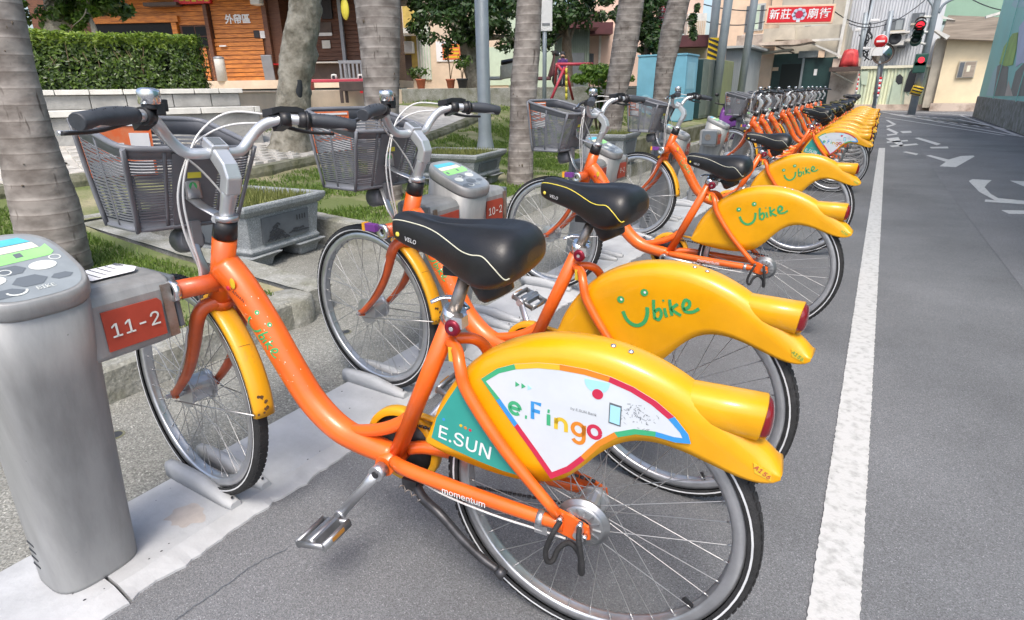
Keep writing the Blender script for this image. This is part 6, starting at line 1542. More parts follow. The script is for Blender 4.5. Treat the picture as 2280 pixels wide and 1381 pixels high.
# ---- swing frame
sw = thing_at('swing_frame', 'red tubular swing frame beside the bright bush', 'swing', 1250, 222, 13.0, CAM_YAW)
def L3(u, v, dd=0.0): return tuple(Matrix.Rotation(-CAM_YAW, 3, 'Z') @ (at(u, v, 13.0 + dd) - sw.location))
MB().tube([L3(1240, 143), L3(1320, 143, 0.2)], 0.030, 10).build('top_bar', 'pink_red', sw)
for a, b, dd in (((1257, 150), (1226, 224), -0.2), ((1258, 150), (1276, 222), 0.3), ((1240, 143), (1258, 166), 0.0), ((1240, 143), (1236, 185), 0.5)):
    MB().tube([L3(*a), L3(*b, dd)], 0.028, 10).build('leg', 'pink_red', sw)
for k, v in enumerate(range(152, 222, 14)):
    MB().tube([L3(1261, v), L3(1261, v + 14)], 0.026, 8).build('yellow_post', 'dial_yellow', sw)
# ---- child on the swing
mat('skin', (0.45, 0.27, 0.19), 0.6); mat('shirt_purple', (0.07, 0.03, 0.13), 0.8); mat('trousers', (0.03, 0.035, 0.05), 0.8)
def person(label, u, v, d):
    p = at(u, v, d); root = empty('person', (p.x, p.y, tz), CAM_YAW, label, 'person')
    me = bpy.data.meshes.new('body'); H = 0.98
    J = {'pel': (0, 0, .50), 'wai': (0, 0, .60), 'che': (0, 0, .72), 'nec': (0, 0, .80), 'hea': (0.0, -.01, .86), 'top': (0, -.01, .95), 'ls': (.09, 0, .765), 'le': (.125, -.02, .63), 'lh': (.10, -.10, .56), 'lf': (.095, -.12, .53), 'rs': (-.09, 0, .765), 're': (-.13, -.02, .63), 'rh': (-.10, -.10, .57), 'rf': (-.095, -.12, .54), 'll': (.05, 0, .46), 'lk': (.055, -.01, .26), 'la': (.055, 0, .05), 'lt': (.058, -.09, .02), 'rl': (-.05, 0, .46), 'rk': (-.055, -.01, .26), 'ra': (-.055, 0, .05), 'rt': (-.058, -.09, .02)}
    E_ = [('pel', 'wai'), ('wai', 'che'), ('che', 'nec'), ('nec', 'hea'), ('hea', 'top'), ('che', 'ls'), ('ls', 'le'), ('le', 'lh'), ('lh', 'lf'), ('che', 'rs'), ('rs', 're'), ('re', 'rh'), ('rh', 'rf'), ('pel', 'll'), ('ll', 'lk'), ('lk', 'la'), ('la', 'lt'), ('pel', 'rl'), ('rl', 'rk'), ('rk', 'ra'), ('ra', 'rt')]
    rad = {'pel': .075, 'wai': .07, 'che': .08, 'nec': .032, 'hea': .062, 'top': .045, 'ls': .038, 'le': .028, 'lh': .022, 'lf': .014, 'rs': .038, 're': .028, 'rh': .022, 'rf': .014, 'll': .055, 'lk': .04, 'la': .026, 'lt': .022, 'rl': .055, 'rk': .04, 'ra': .026, 'rt': .022}
    ks_ = list(J); me.from_pydata([J[k] for k in ks_], [(ks_.index(a), ks_.index(b)) for a, b in E_], [])
    ob = bpy.data.objects.new('body', me); COL.objects.link(ob); ob.parent = root
    sk = ob.modifiers.new('skin', 'SKIN'); sk.use_smooth_shade = True
    for i, k in enumerate(ks_): me.skin_vertices[0].data[i].radius = (rad[k], rad[k])
    me.skin_vertices[0].data[0].use_root = True
    sb = ob.modifiers.new('sub', 'SUBSURF'); sb.levels = 1; sb.render_levels = 2; me.materials.append(MATS['skin'])
    hr = MB().ball((0, 0.012, 0.915), 0.072, 14, 10, (1, 1.05, 0.95)); hr.build('hair', 'ink', root)
    sh = MB().loft([[(0.105 * k * math.cos(t), 0.085 * k * math.sin(t), z) for t in [2 * math.pi * q / 18 for q in range(18)]] for k, z in ((0.98, 0.50), (0.93, 0.60), (1.02, 0.70), (0.95, 0.76), (0.5, 0.81))], cap=False); sh.build('shirt', 'shirt_purple', root)
    for s in (-1, 1):
        MB().tube([(s * .05, 0, .50), (s * .055, -.01, .27), (s * .055, 0, .08)], [.066, .05, .04], 12).build('trouser_leg', 'trousers', root); MB().tube([(s * .085, 0, .77), (s * .125, -.02, .64)], [.048, .04], 10).build('sleeve', 'shirt_purple', root)
        MB().ball((s * 0.024, -0.066, 0.885), 0.007, 8, 6).build('eye', 'ink', root)
    MB().ball((0, -0.074, 0.868), 0.011, 8, 6).build('nose', 'skin', root)
person('small child in dark purple shirt with black hair behind the swing', 1252, 180, 14.6); bpy.data.objects['person'].scale = (0.82,) * 3

# ---- lamp post, sign post
lp = at(1081, 335, 8.5); t = empty('lamp_post', (lp.x, lp.y, ground_z(lp.x, lp.y)), 0, 'grey steel lamp post with flared foot between palm trunks', 'lamp post')
MB().lathe([(0.0, 0.0), (0.145, 0.0), (0.150, 0.02), (0.120, 0.16), (0.094, 0.30), (0.090, 0.36), (0.088, 4.5), (0.0, 4.5)], (0, 0, 0), 'z', 24).build('pole', 'pole_grey', t)
MB().tube(cr_path([(0, 0, 4.4), (0.1, 0, 4.9), (0.7, 0, 5.2), (1.2, 0, 5.25)], 4), 0.05, 10).build('arm', 'pole_grey', t); MB().box((1.1, -0.1, 5.2), (1.6, 0.1, 5.3)).build('lamp_head', 'pole_grey', t, bevel=0.03)
sp = at(1212, 228, 11.5); t = empty('sign_post', (sp.x, sp.y, zx(sp.x)), CAM_YAW, 'white sign board seen from behind on a thin grey pole', 'sign')
hz_ = at(1222, 70, 11.5).z - zx(sp.x); ht_ = at(1222, -40, 11.5).z - zx(sp.x)
MB().tube([(0.0, 0, 0), (0.0, 0, ht_)], 0.038, 12).build('pole', 'pole_grey', t); MB().box((-0.08, -0.05, hz_), (0.13, -0.01, ht_)).build('sign_board', 'white', t, bevel=0.008); MB().box((-0.05, -0.062, hz_ + 0.1), (0.09, -0.05, hz_ + 0.13)).build('bracket', 'grey_metal', t)
t = thing_at('lightbox_sign', 'tall white sign with red vertical lettering behind the leaning palms', 'sign', 1470, 78, 19.0, CAM_YAW)
MB().box((-0.10, -0.08, 0), (0.22, 0.08, 1.6)).build('sign_box', 'white', t, bevel=0.01)
rp_ = MB().box((-0.09, -0.088, 0.02), (0.09, -0.08, 0.74)).build('sign_field', 'pink_red', t)
for k in range(5):
    for q in range(3): MB().box((-0.05, -0.092, 0.62 - 0.145 * k + 0.035 * q), (0.05 - 0.02 * (q % 2), -0.088, 0.632 - 0.145 * k + 0.035 * q)).build('lettering_stroke', 'white', rp_)
    MB().box((-0.008, -0.093, 0.60 - 0.145 * k), (0.008, -0.089, 0.71 - 0.145 * k)).build('lettering_stroke', 'white', rp_)
MB().tube([(0.1, 0, -2.2), (0.1, 0, 0)], 0.04, 8).build('pole', 'pole_grey', t)
# ================================================================== STREET BACKGROUND (right)
def oy(u, v, Y):
    d = ray(u, v); return CO + d * (Y / d.y)
def ox(u, v, X):
    d = ray(u, v); return CO + d * (X / d.x)
mat('cab_blue', (0.165, 0.40, 0.53), 0.45, var=0.08, vs=2.5)
mat('cab_wave', (0.07, 0.25, 0.36), 0.45, var=0.1, vs=4)
mat('cab_dark', (0.015, 0.045, 0.050), 0.5)
mat('cab_grey', (0.16, 0.19, 0.17), 0.5, var=0.12, vs=4)
mat('cab_olive', (0.25, 0.28, 0.15), 0.5, var=0.12, vs=4)
mat('cab_cyan', (0.26, 0.50, 0.62), 0.5, var=0.08, vs=4)
mat('shed_grey', (0.27, 0.30, 0.31), 0.45, metal=0.2, var=0.08, vs=3, stretch=(6, 6, 0.3))
mat('shed_pale', (0.45, 0.47, 0.46), 0.5, var=0.08, vs=3)
mat('peach', (0.713, 0.529, 0.380), 0.85, var=0.12, vs=1.2, bump=0.1, bs=8)
mat('plaster_grey', (0.468, 0.429, 0.351), 0.9, var=0.2, vs=1.0)
mat('plaster_stain', (0.600, 0.500, 0.413), 0.9, col2=(0.26, 0.19, 0.15), vs=1.6, thr=(0.45, 0.7))
mat('door_green', (0.018, 0.050, 0.048), 0.4, var=0.2, vs=3)
mat('door_black', (0.006, 0.012, 0.010), 0.6)
mat('corr_grey', (0.552, 0.576, 0.600), 0.5, metal=0.15, var=0.14, vs=1.0, stretch=(3, 3, 0.25))
mat('fence_pale', (0.660, 0.704, 0.506), 0.6, col2=(0.40, 0.50, 0.42), vs=1.4, stretch=(2.5, 2.5, 0.4), thr=(0.45, 0.6))
mat('house_yellow', (0.739, 0.627, 0.426), 0.85, var=0.10, vs=0.9)
mat('roof_tile', (0.312, 0.263, 0.213), 0.9, var=0.25, vs=2.0, stretch=(0.5, 0.5, 6))
mat('green_far', (0.264, 0.408, 0.300), 0.6, var=0.08, vs=0.6)
mat('mural_teal', (0.27, 0.60, 0.54), 0.5, var=0.06, vs=0.8)
mat('mural_green', (0.336, 0.504, 0.140), 0.55, var=0.2, vs=1.4); mat('mural_grey', (0.238, 0.238, 0.210), 0.6, var=0.15, vs=1.2); mat('mural_lilac', (0.520, 0.572, 0.702), 0.6, var=0.08, vs=1.0); mat('mural_beige', (0.546, 0.481, 0.403), 0.6, var=0.1, vs=1.0); mat('mural_pale', (0.35, 0.56, 0.58), 0.5)
mat('stripe_yellow', (0.75, 0.50, 0.02), 0.5); mat('lamp_red', (0.9, 0.03, 0.05), 0.4, emit=0.7); mat('signal_green_box', (0.03, 0.10, 0.075), 0.45); mat('lamp_off', (0.012, 0.03, 0.025), 0.3)
mat('tarp_red', (0.55, 0.05, 0.05), 0.55, var=0.2, vs=3, bump=0.4, bs=6)
def abox(name, label, cat, x0, x1, y0, y1, z0, z1, m, bevel=0.015, group=None):
    t = empty(name, ((x0 + x1) / 2, y0, z0), 0, label, cat, group)
    MB().box((-(x1 - x0) / 2, 0, 0), ((x1 - x0) / 2, y1 - y0, z1 - z0)).build('body', m, t, bevel=bevel); return t
# ---- utility cabinets
zb = 0.30
a = oy(1417, 200, 16.9).x; b = oy(1524, 200, 16.9).x; top = oy(1480, 124, 16.9).z; yb = ox(1549, 200, b).y
t = abox('utility_cabinet', 'large pale blue cabinet with painted waves behind the palm', 'cabinet', a, b, 16.9, yb, zb, top, 'cab_blue', group='utility cabinets')
W_ = (b - a); H_ = top - zb
wv = MB(); 
for k, (f, amp, zz) in enumerate(((0.62, 0.06, 0.30), (0.30, 0.10, 0.14))):
    pts = [(-W_ / 2 + 0.02 + (W_ - 0.04) * i / 24, -0.006 - 0.003 * k, H_ * (zz + amp * math.sin(i * 0.42 + k * 2) + 0.08 * math.sin(i * 0.21))) for i in range(25)]
    MB().prism([(-W_ / 2 + 0.02, -0.006 - 0.003 * k, 0.03)] + pts + [(W_ / 2 - 0.02, -0.006 - 0.003 * k, 0.03)], (0, -0.003, 0)).build('painted_wave', 'cab_wave' if k else 'cab_cyan', t, fix=True)
MB().box((-W_ / 2 - 0.02, -0.02, H_), (W_ / 2 + 0.02, yb - 16.9 + 0.02, H_ + 0.04)).build('lid', 'cab_blue', t); MB().box((-0.008, -0.004, 0.05), (0.008, 0.001, H_ - 0.03)).build('door_seam', 'cab_wave', t)
MB().box((W_ / 2 - 0.001, 0.15, H_ * 0.5), (W_ / 2 + 0.004, (yb - 16.9) * 0.8, H_ * 0.9)).build('painted_patch', 'cab_cyan', t)
X2 = oy(1561, 200, 18.6).x; y1_ = ox(1586, 200, X2).y; top = ox(1572, 131, X2).z
t = abox('utility_cabinet', 'dark grey green cabinet next to the blue one', 'cabinet', X2 - 0.55, X2, 18.6, y1_, zb, top, 'cab_grey', group='utility cabinets'); MB().box((-0.27, -0.006, 0.02), (0.27, -0.002, top - zb - 0.02)).build('side_panel', 'cab_dark', t)
hX = 0.275
for k in range(2): MB().box((hX, 0.08 + k * (y1_ - 18.6 - 0.1) / 2, 0.08), (hX + 0.012, 0.05 + (k + 1) * (y1_ - 18.6 - 0.1) / 2, top - zb - 0.1)).build('door', 'cab_grey', t, bevel=0.01)
y2_ = ox(1583, 200, X2 + 0.12).y + 0.25; y3_ = ox(1607, 200, X2 + 0.12).y
t = abox('utility_cabinet', 'olive cabinet at the end of the cabinet row', 'cabinet', X2 - 0.45, X2 + 0.12, y1_ + 0.25, y1_ + 2.2, zb, top + 0.02, 'cab_olive', group='utility cabinets'); MB().box((-0.28, -0.006, 0.02), (0.28, -0.002, top - zb)).build('side_panel', 'cab_dark', t); MB().box((0.285, 0.2, 0.1), (0.297, 1.7, top - zb - 0.1)).build('door', 'cab_olive', t, bevel=0.01)
t = abox('utility_cabinet', 'small light blue box right of the olive cabinet', 'cabinet', oy(1606, 180, 22).x, oy(1624, 180, 22).x, 22, 22.4, zb, oy(1615, 153, 22).z, 'cab_cyan', group='utility cabinets')
MB().box((-0.12, -0.005, 0.3), (0.12, -0.001, 1.2)).build('door', 'cab_blue', t)
o = MB().box((-3.35, 8.6, 0.0), (-3.18, 16, 0.44)).build('low_wall', 'mossy', bevel=0.015); tag(o, 'dark low concrete wall running in front of the cabinets', 'wall')
xs0 = oy(1612, 160, 24).x; xs1 = oy(1658, 160, 24).x
t = abox('shed', 'pale grey sheet metal shed with flat roof behind the poles', 'shed', xs0, xs1, 24, 27, 0, oy(1640, 108, 24).z, 'shed_grey'); MB().box((-(xs1 - xs0) / 2 - 0.2, -0.25, oy(1640, 108, 24).z), ((xs1 - xs0) / 2 + 0.25, 3.2, oy(1640, 103, 24).z)).build('roof', 'shed_pale', t); MB().box(((xs1 - xs0) / 2 - 0.002, 0, 0), ((xs1 - xs0) / 2 + 0.01, 3, oy(1640, 108, 24).z - 0.05)).build('side_wall', 'shed_pale', t)
# ---- poles
def pole(label, u0, v0, u1, v1, d, wpx, m='pole_grey', z0=0.1):
    p = at(u1, v1, d); q = at(u0, v0, d); t = empty('utility_pole', (p.x, p.y, z0), 0, label, 'pole', 'grey poles by the cabinets'); dd = (q - p) * (1 / (q.z - p.z))
    MB().tube([Vector((0, 0, 0)) - dd * 0, (q - p) + dd * (p.z - z0) * 0 + Vector((0, 0, p.z - z0)), (q - p) + Vector((0, 0, p.z - z0)) + dd * 3], wpx * d * 0.93 / 1370 / 2, 16).build('pole', m, t); return t
pole('pale grey pole rising behind the cabinets, left of three', 1596, 0, 1580, 150, 21, 18); t3 = pole('grey pole between the shed and the cabinets, middle of three', 1622, 0, 1598, 160, 20, 19); pole('slim grey pole in front of the shed, right of three', 1680, 0, 1652, 165, 22, 16)
t = thing_at('hazard_plate', 'yellow and black striped plate fixed above the olive cabinet', 'sign', 1586, 133, 20.6, R(25)); MB().box((-0.17, -0.02, 0), (0.17, 0.02, 0.62)).build('plate', 'stripe_yellow', t)
for k in range(4): MB().prism([(-0.17, -0.025, 0.12 + 0.15 * k), (0.17, -0.025, -0.02 + 0.15 * k if k else 0.0), (0.17, -0.025, 0.06 + 0.15 * k), (-0.17, -0.025, min(0.62, 0.20 + 0.15 * k))], (0, -0.004, 0)).build('stripe', 'ink', t, fix=True)
# ---- purple bicycle-like scooter by the dock row
t = scooter('purple scooter parked behind the fifth bicycle basket', 1632, 262, 12.8, R(120), 'purple', 0.85); t.location.z = 0.02
scooter('white and dark scooter in front of the dark green garage doors', 1735, 212, 24.0, R(150), 'white', 0.95); bpy.data.objects['scooter.003'].location.z = 0.0

# ---- generic street facade facing the camera along -Y
class Front:
    def __init__(s, name, Y, label, cat, u=1800): s.Y = Y; s.root = empty(name, (oy(u, 200, Y).x, Y, 0), 0, label, cat); s.cx = s.root.location.x
    def box(s, name, r, d0, d1, m, parent=None, bevel=0.0):
        u0, v0, u1, v1 = r; um, vm = (u0 + u1) / 2, (v0 + v1) / 2; Y = s.Y - d1
        a, b = oy(u0, vm, Y).x - s.cx, oy(u1, vm, Y).x - s.cx; z0 = max(0.0, oy(um, v1, Y).z); z1 = oy(um, v0, Y).z
        return MB().box((a, -d1, z0), (b, -d0, z1)).build(name, m, parent or s.root, bevel=bevel)
    def quad(s, name, pts, d0, d1, m, parent=None):
        return MB().prism([(oy(u, v, s.Y - d1).x - s.cx, -d1, oy(u, v, s.Y - d1).z) for u, v in pts], (0, d1 - d0, 0)).build(name, m, parent or s.root, fix=True)
    def corr(s, name, r, d, m, n):
        u0, v0, u1, v1 = r; um, vm = (u0 + u1) / 2, (v0 + v1) / 2; a, b = oy(u0, vm, s.Y - d).x - s.cx, oy(u1, vm, s.Y - d).x - s.cx; z0 = max(0, oy(um, v1, s.Y - d).z); z1 = oy(um, v0, s.Y - d).z; mb = MB()
        rings = []
        for k in range(n * 4 + 1):
            x = a + (b - a) * k / (n * 4); y = -d - 0.05 * (0, 1, 1, 0)[k % 4]; rings.append([(x, y, z0), (x, y, z1), (x, -d + 0.1, z1), (x, -d + 0.1, z0)])
        mb.loft(rings, smooth=False); return tag(mb.build(name, m, s.root, fix=True), kind='stuff')
B1 = Front('garage_house', 28, 'old house with dark green garage doors under a sloping awning', 'house')
B1.box('wall', (1690, 60, 1872, 240), -4, 0.0, 'plaster_grey'); B1.box('upper_wall', (1745, -120, 1888, 92), -4, -0.6, 'plaster_grey'); B1.box('pillar', (1686, 104, 1716, 240), 0.0, 0.25, 'peach'); B1.box('pillar', (1846, 130, 1905, 245), -1, 0.3, 'plaster_stain')
d1 = B1.box('garage_door', (1716, 120, 1783, 240), 0.0, 0.08, 'door_green'); B1.box('dark_opening', (1734, 143, 1780, 240), 0.08, 0.09, 'door_black', d1); d2 = B1.box('garage_door', (1784, 129, 1856, 240), 0.0, 0.10, 'door_green'); B1.box('door_post', (1779, 130, 1784, 240), 0.08, 0.16, 'shed_grey'); B1.box('door_notice', (1812, 154, 1819, 168), 0.10, 0.12, 'white', d2); B1.box('door_notice', (1720, 150, 1733, 158), 0.08, 0.10, 'peach', d1)
B1.box('lintel', (1778, 113, 1838, 128), 0.0, 0.2, 'shed_grey'); B1.box('meter_box', (1822, 112, 1836, 128), 0.2, 0.35, 'peach'); B1.quad('awning', [(1688, 96), (1800, 86), (1812, 92), (1768, 100), (1692, 101)], 0.3, 1.4, 'plaster_stain'); B1.quad('awning_strip', [(1690, 117), (1762, 108), (1764, 112), (1692, 121)], 0.3, 1.0, 'plaster_grey')
B1.quad('gable', [(1725, 89), (1765, 57), (1770, 60), (1770, 89)], 0.0, 0.15, 'plaster_grey'); B1.box('window', (1788, 56, 1842, 72), -0.6, -0.5, 'shed_pale'); 
for k in range(3): B1.box('pane', (1791 + 17 * k, 58, 1805 + 17 * k, 70), -0.5, -0.48, 'slate')
B1.quad('bracket', [(1713, 99), (1716, 97), (1770, 118), (1766, 120)], 0.3, 0.36, 'brown_paint'); B1.box('gutter', (1808, 86, 1872, 91), 0.2, 0.34, 'cap_white'); B1.quad('gutter', [(1806, 98), (1810, 96), (1876, 124), (1872, 128)], 0.3, 0.4, 'cap_white'); B1.quad('downpipe', [(1889, -20), (1897, -20), (1868, 130), (1862, 130)], 0.0, 0.1, 'cap_white')
B2 = Front('apartment_house', 33, 'peach plastered house with green windows behind the hanging sign', 'house', 1690)
B2.box('wall', (1600, -160, 1762, 240), -4, 0.0, 'peach'); B2.box('ledge', (1652, 76, 1718, 82), 0.0, 0.9, 'cap_white')
for (r) in ((1680, 8, 1702, 68), (1755, 10, 1770, 70)):
    w_ = B2.box('window', r, 0.0, 0.08, 'shed_pale'); B2.box('pane', (r[0] + 3, r[1] + 4, (r[0] + r[2]) / 2 - 1, r[3] - 3), 0.08, 0.1, 'mint', w_); B2.box('pane', ((r[0] + r[2]) / 2 + 1, r[1] + 4, r[2] - 3, r[3] - 3), 0.08, 0.1, 'slate', w_)
B2.box('dark_strip', (1660, 14, 1668, 72), 0.0, 0.05, 'slate'); B2.box('pillar', (1718, -60, 1758, 76), 0.0, 0.3, 'peach'); B2.box('hood', (1640, 78, 1700, 104), 0.0, 1.2, 'plaster_stain')
B3 = Front('metal_clad_house', 37, 'tall house clad in pale corrugated metal at the street end', 'house', 1980)
B3.box('wall', (1872, -140, 2098, 245), -6, -0.05, 'corr_grey'); B3.corr('cladding', (1874, -140, 2096, 156), 0.0, 'corr_grey', 34)
fe = B3.corr('painted_fence', (1872, 152, 2104, 238), 0.5, 'fence_pale', 30); B3.box('fence_board', (1900, 146, 2080, 152), 0.5, 0.62, 'cream')
for r in ((1972, 42, 2013, 69), (2030, 29, 2058, 52)):
    w_ = B3.box('window', r, 0.0, 0.14, 'slate'); B3.box('pane', ((r[0] + r[2]) / 2 + 2, r[1] + 3, r[2] - 4, r[3] - 3), 0.14, 0.16, 'shed_grey', w_); B3.box('sill', (r[0] - 2, r[3] - 1, r[2] + 2, r[3] + 3), 0.0, 0.3, 'plaster_grey', w_)
ac = B3.box('air_conditioner', (1981, 75, 2014, 102), 0.1, 0.7, 'cap_white', bevel=0.03); B3.box('hood', (1974, 70, 2026, 74), 0.1, 0.9, 'cap_white')
p_ = oy(1993, 86, 37 - 0.7); MB().lathe([(0.0, 0), (0.10, -0.01), (0.10, -0.03), (0.25, -0.02), (0.27, 0.0)], (p_.x - B3.cx, -0.71, p_.z), 'y', 20).build('fan', 'slate_dark', ac)
B3.box('bracket', (1998, 102, 2016, 105), 0.1, 0.7, 'slate_dark'); B3.box('tank', (2012, 86, 2036, 92), 0.1, 0.4, 'cap_white')
# graffiti-like black shapes painted on the fence
for pts in ([(2025, 160), (2036, 152), (2044, 160), (2040, 175), (2052, 168), (2058, 172), (2040, 195), (2032, 198), (2028, 204), (2012, 205), (2018, 180)], [(1996, 170), (2004, 165), (2011, 172), (2009, 186), (2000, 189), (1994, 182)]):
    B3.quad('painted_figure', pts, 0.56, 0.575, 'slate_dark')
B3.quad('painted_patch', [(1978, 236), (1990, 180), (2006, 172), (2004, 236)], 0.556, 0.57, 'mint'); B3.quad('painted_patch', [(1916, 160), (1934, 158), (1930, 190), (1918, 188)], 0.556, 0.57, 'mint'); B3.quad('painted_patch', [(2012, 236), (2015, 206), (2022, 215), (2030, 204), (2036, 216), (2040, 236)], 0.56, 0.574, 'cream')
B3.box('footing', (1866, 233, 2115, 246), 0.4, 0.9, 'plaster_stain')
B4 = Front('yellow_house', 35.5, 'low yellow house with grey tiled roof beside the mural wall', 'house', 2160)
B4.box('wall', (2092, 84, 2260, 255), -5, 0.0, 'house_yellow'); B4.quad('roof', [(2094, 86), (2112, 34), (2262, 40), (2262, 92)], 0.0, 0.5, 'roof_tile'); B4.quad('gutter', [(2080, 68), (2086, 66), (2116, 80), (2108, 88)], 0.0, 0.8, 'cap_white'); B4.quad('flashing', [(2096, 34), (2128, 45), (2098, 42)], 0.5, 0.56, 'cap_white')
w_ = B4.box('window', (2133, 136, 2172, 174), 0.0, 0.1, 'plaster_grey'); B4.box('pane', (2135, 139, 2145, 172), 0.1, 0.12, 'slate', w_); B4.box('pane', (2148, 138, 2170, 171), 0.1, 0.13, 'roof_tile', w_); B4.box('pane_light', (2153, 146, 2160, 160), 0.13, 0.135, 'cream', w_)
B4.box('footing', (2070, 230, 2260, 250), 0.05, 0.3, 'plaster_stain'); B4.box('side_wall', (2070, 86, 2096, 240), -2, -0.2, 'plaster_grey')
B5 = Front('green_factory', 48, 'plain green wall of a distant building above the tiled roof', 'building', 2180); B5.box('wall', (2080, -160, 2300, 42), -3, 0.0, 'green_far')
# ---- mural wall on the right side of the lane
MX = 2.96; t = empty('mural_wall', (MX, 18, 0), 0, 'grey concrete wall carrying a teal mural hoarding at the right edge', 'wall')
zc = ox(2188, 216, MX).z
MB().box((0, -16, 0), (0.35, 11.2, zc)).build('concrete_base', 'concrete', t, bevel=0.02); MB().box((0.03, -16, zc + 0.002), (0.20, 11.0, 7.5)).build('hoarding', 'mural_teal', t)
def mural(pts, m, k): MB().prism([(0.03 - 0.004 * k, ox(u, v, MX + 0.03).y - 18, max(zc + 0.02, ox(u, v, MX + 0.03).z)) for u, v in pts], (-0.004, 0, 0)).build('mural_shape', m, t, fix=True)
mural([(2205, 214), (2218, 150), (2232, 140), (2246, 150), (2240, 214)], 'mural_grey', 1); mural([(2248, 214), (2262, 160), (2290, 130), (2330, 214)], 'mural_grey', 1); mural([(2238, 214), (2246, 180), (2256, 214)], 'mural_beige', 2); mural([(2196, 214), (2212, 160), (2222, 145), (2212, 214)], 'mural_pale', 2)
mural([(2226, 142), (2236, 105), (2256, 75), (2268, 72), (2264, 110), (2256, 145), (2240, 148)], 'mural_green', 3); mural([(2262, 150), (2270, 60), (2300, 20), (2340, 20), (2340, 150), (2276, 140)], 'mural_lilac', 2); mural([(2253, 12), (2262, -6), (2300, -6), (2300, 12), (2262, 18)], 'mural_pale', 2)
for k in range(6): MB().box((-0.012, -14 + 4.2 * k, zc - 0.02), (0.004, -13.96 + 4.2 * k, 7.5)).build('panel_joint', 'mural_teal', t)
lamp_ = thing_at('floodlight', 'small white floodlight on a bracket beside the mural', 'floodlight', 2215, 36, 33, 0); MB().box((-0.3, -0.2, 0), (0.25, 0.2, 0.1), Matrix.Rotation(R(-15), 4, 'Y')).build('lamp_body', 'cap_white', lamp_); MB().tube([(0.2, 0, 0), (0.7, 0, -0.2)], 0.04, 8).build('bracket', 'grey_metal', lamp_)
# ---- hanging street sign
YS = 25.0; c_ = oy(1780, 33, YS); t = empty('street_sign', c_, 0, 'red hanging street sign with white characters and a flower emblem', 'sign'); t.rotation_euler = (0, R(2.6), 0)
hw = (oy(1856, 33, YS).x - oy(1705, 33, YS).x) / 2; hh_ = (oy(1780, 12, YS).z - oy(1780, 54, YS).z) / 2
MB().box((-hw, -0.06, -hh_), (hw, 0.06, hh_)).build('sign_frame', 'peach', t, bevel=0.01); fld = MB().box((-hw + 0.06, -0.068, -hh_ + 0.06), (hw - 0.06, -0.055, hh_ - 0.06)).build('sign_field', 'sign_red', t)
cs = hh_ * 1.15
for ch, k in (('新', -0.74), ('莊', -0.40), ('廟', 0.40), ('街', 0.74)): text('lettering', ch, cs, 'white', (hw * k, -0.072, 0.0), (1, 0, 0), (0, 0, 1), fld, bold=0.012)
em = MB()
for k in range(8):
    a = 2 * math.pi * k / 8; em.lathe([(0.0, 0), (hh_ * 0.26, 0)], (hh_ * 0.48 * math.cos(a) * 1.15, -0.071, hh_ * 0.45 * math.sin(a)), 'y', 14)
em.build('emblem', 'mural_lilac', fld); MB().lathe([(0.0, 0), (hh_ * 0.42, 0)], (0, -0.074, 0), 'y', 16).build('emblem_centre', 'b_red', fld); MB().box((-hh_ * 0.2, -0.073, -hh_ * 0.8), (hh_ * 0.2, -0.071, -hh_ * 0.62)).build('emblem_base', 'white', fld)
hg_ = MB()
for x in (-hw * 0.9, hw * 0.9): hg_.tube([(x, 0, hh_), (x * 1.05, 0, hh_ + 2.5)], 0.012, 6)
hg_.build('hanger', 'grey_metal', t)
# ---- traffic signals
YT = 31.0; b_ = oy(2030, 250, YT); b_.z = 0; t = empty('traffic_light', (b_.x, YT, 0), 0, 'grey traffic signal pole with red lamp lit, before the yellow house', 'traffic light')
tp = oy(2088, 0, YT) - Vector((b_.x, YT, 0)); dv = tp.normalized()
MB().tube([(0, 0, 0), tp, tp + dv * 2], [0.15, 0.12, 0.11], 14).build('pole', 'pole_grey', t)
def TL(u, v, dy=-0.3): q = oy(u, v, YT + dy); return q - Vector((b_.x, YT, 0))
hd_ = MB()
for (u, v) in ((2049, 57), (2044, 75), (2039, 91)):
    q = TL(u, v); hd_.tube([q + Vector((0, 0.25, 0)), q + Vector((0, -0.02, 0))], 0.20, 20)
    hd_.tube([q + Vector((0, -0.02, 0.06)), q + Vector((-0.02, -0.34, 0.10))], [0.205, 0.20], 16, cap=False)
hd_.build('signal_head', 'signal_green_box', t, fix=True)
for k, (u, v) in enumerate(((2049, 57), (2044, 75), (2039, 91))):
    q = TL(u, v); MB().lathe([(0, -0.03), (0.10, -0.02), (0.15, 0.0)], tuple(q + Vector((0, -0.03, 0))), 'y', 18).build('signal_lamp', 'lamp_red' if k == 0 else 'lamp_off', t)
for v0, v1, ua, ub in ((72, 72, 2050, 2068), (96, 100, 2048, 2064), (38, 38, 2056, 2074)): MB().tube([TL(ua, v0), TL(ub, v1, 0.0)], 0.05, 8).build('bracket', 'cap_white', t)
q = TL(2051, 134); pb_ = MB().box(tuple(q - Vector((0.22, 0.1, 0.24))), tuple(q + Vector((0.22, 0.15, 0.24)))).build('pedestrian_signal', 'signal_green_box', t, bevel=0.03); MB().lathe([(0, 0), (0.115, 0)], tuple(q + Vector((0, -0.11, 0.0))), 'y', 16).build('pedestrian_lamp', 'lamp_red', pb_)
q = TL(2047, 150); MB().box(tuple(q - Vector((0.22, 0.1, 0.22))), tuple(q + Vector((0.22, 0.15, 0.22)))).build('pedestrian_signal', 'signal_green_box', t, bevel=0.03)
MB().tube(cr_path([TL(2076, 50, 0), TL(2078, 18, 0), TL(2068, 0, 0), TL(2055, -20, 0)], 5), 0.05, 8).build('arm', 'pole_grey', t); MB().tube(cr_path([TL(2090, 30, 0), TL(2100, 12, 0), TL(2118, 0, 0), TL(2150, -12, 0)], 5), 0.05, 8).build('arm', 'pole_grey', t)
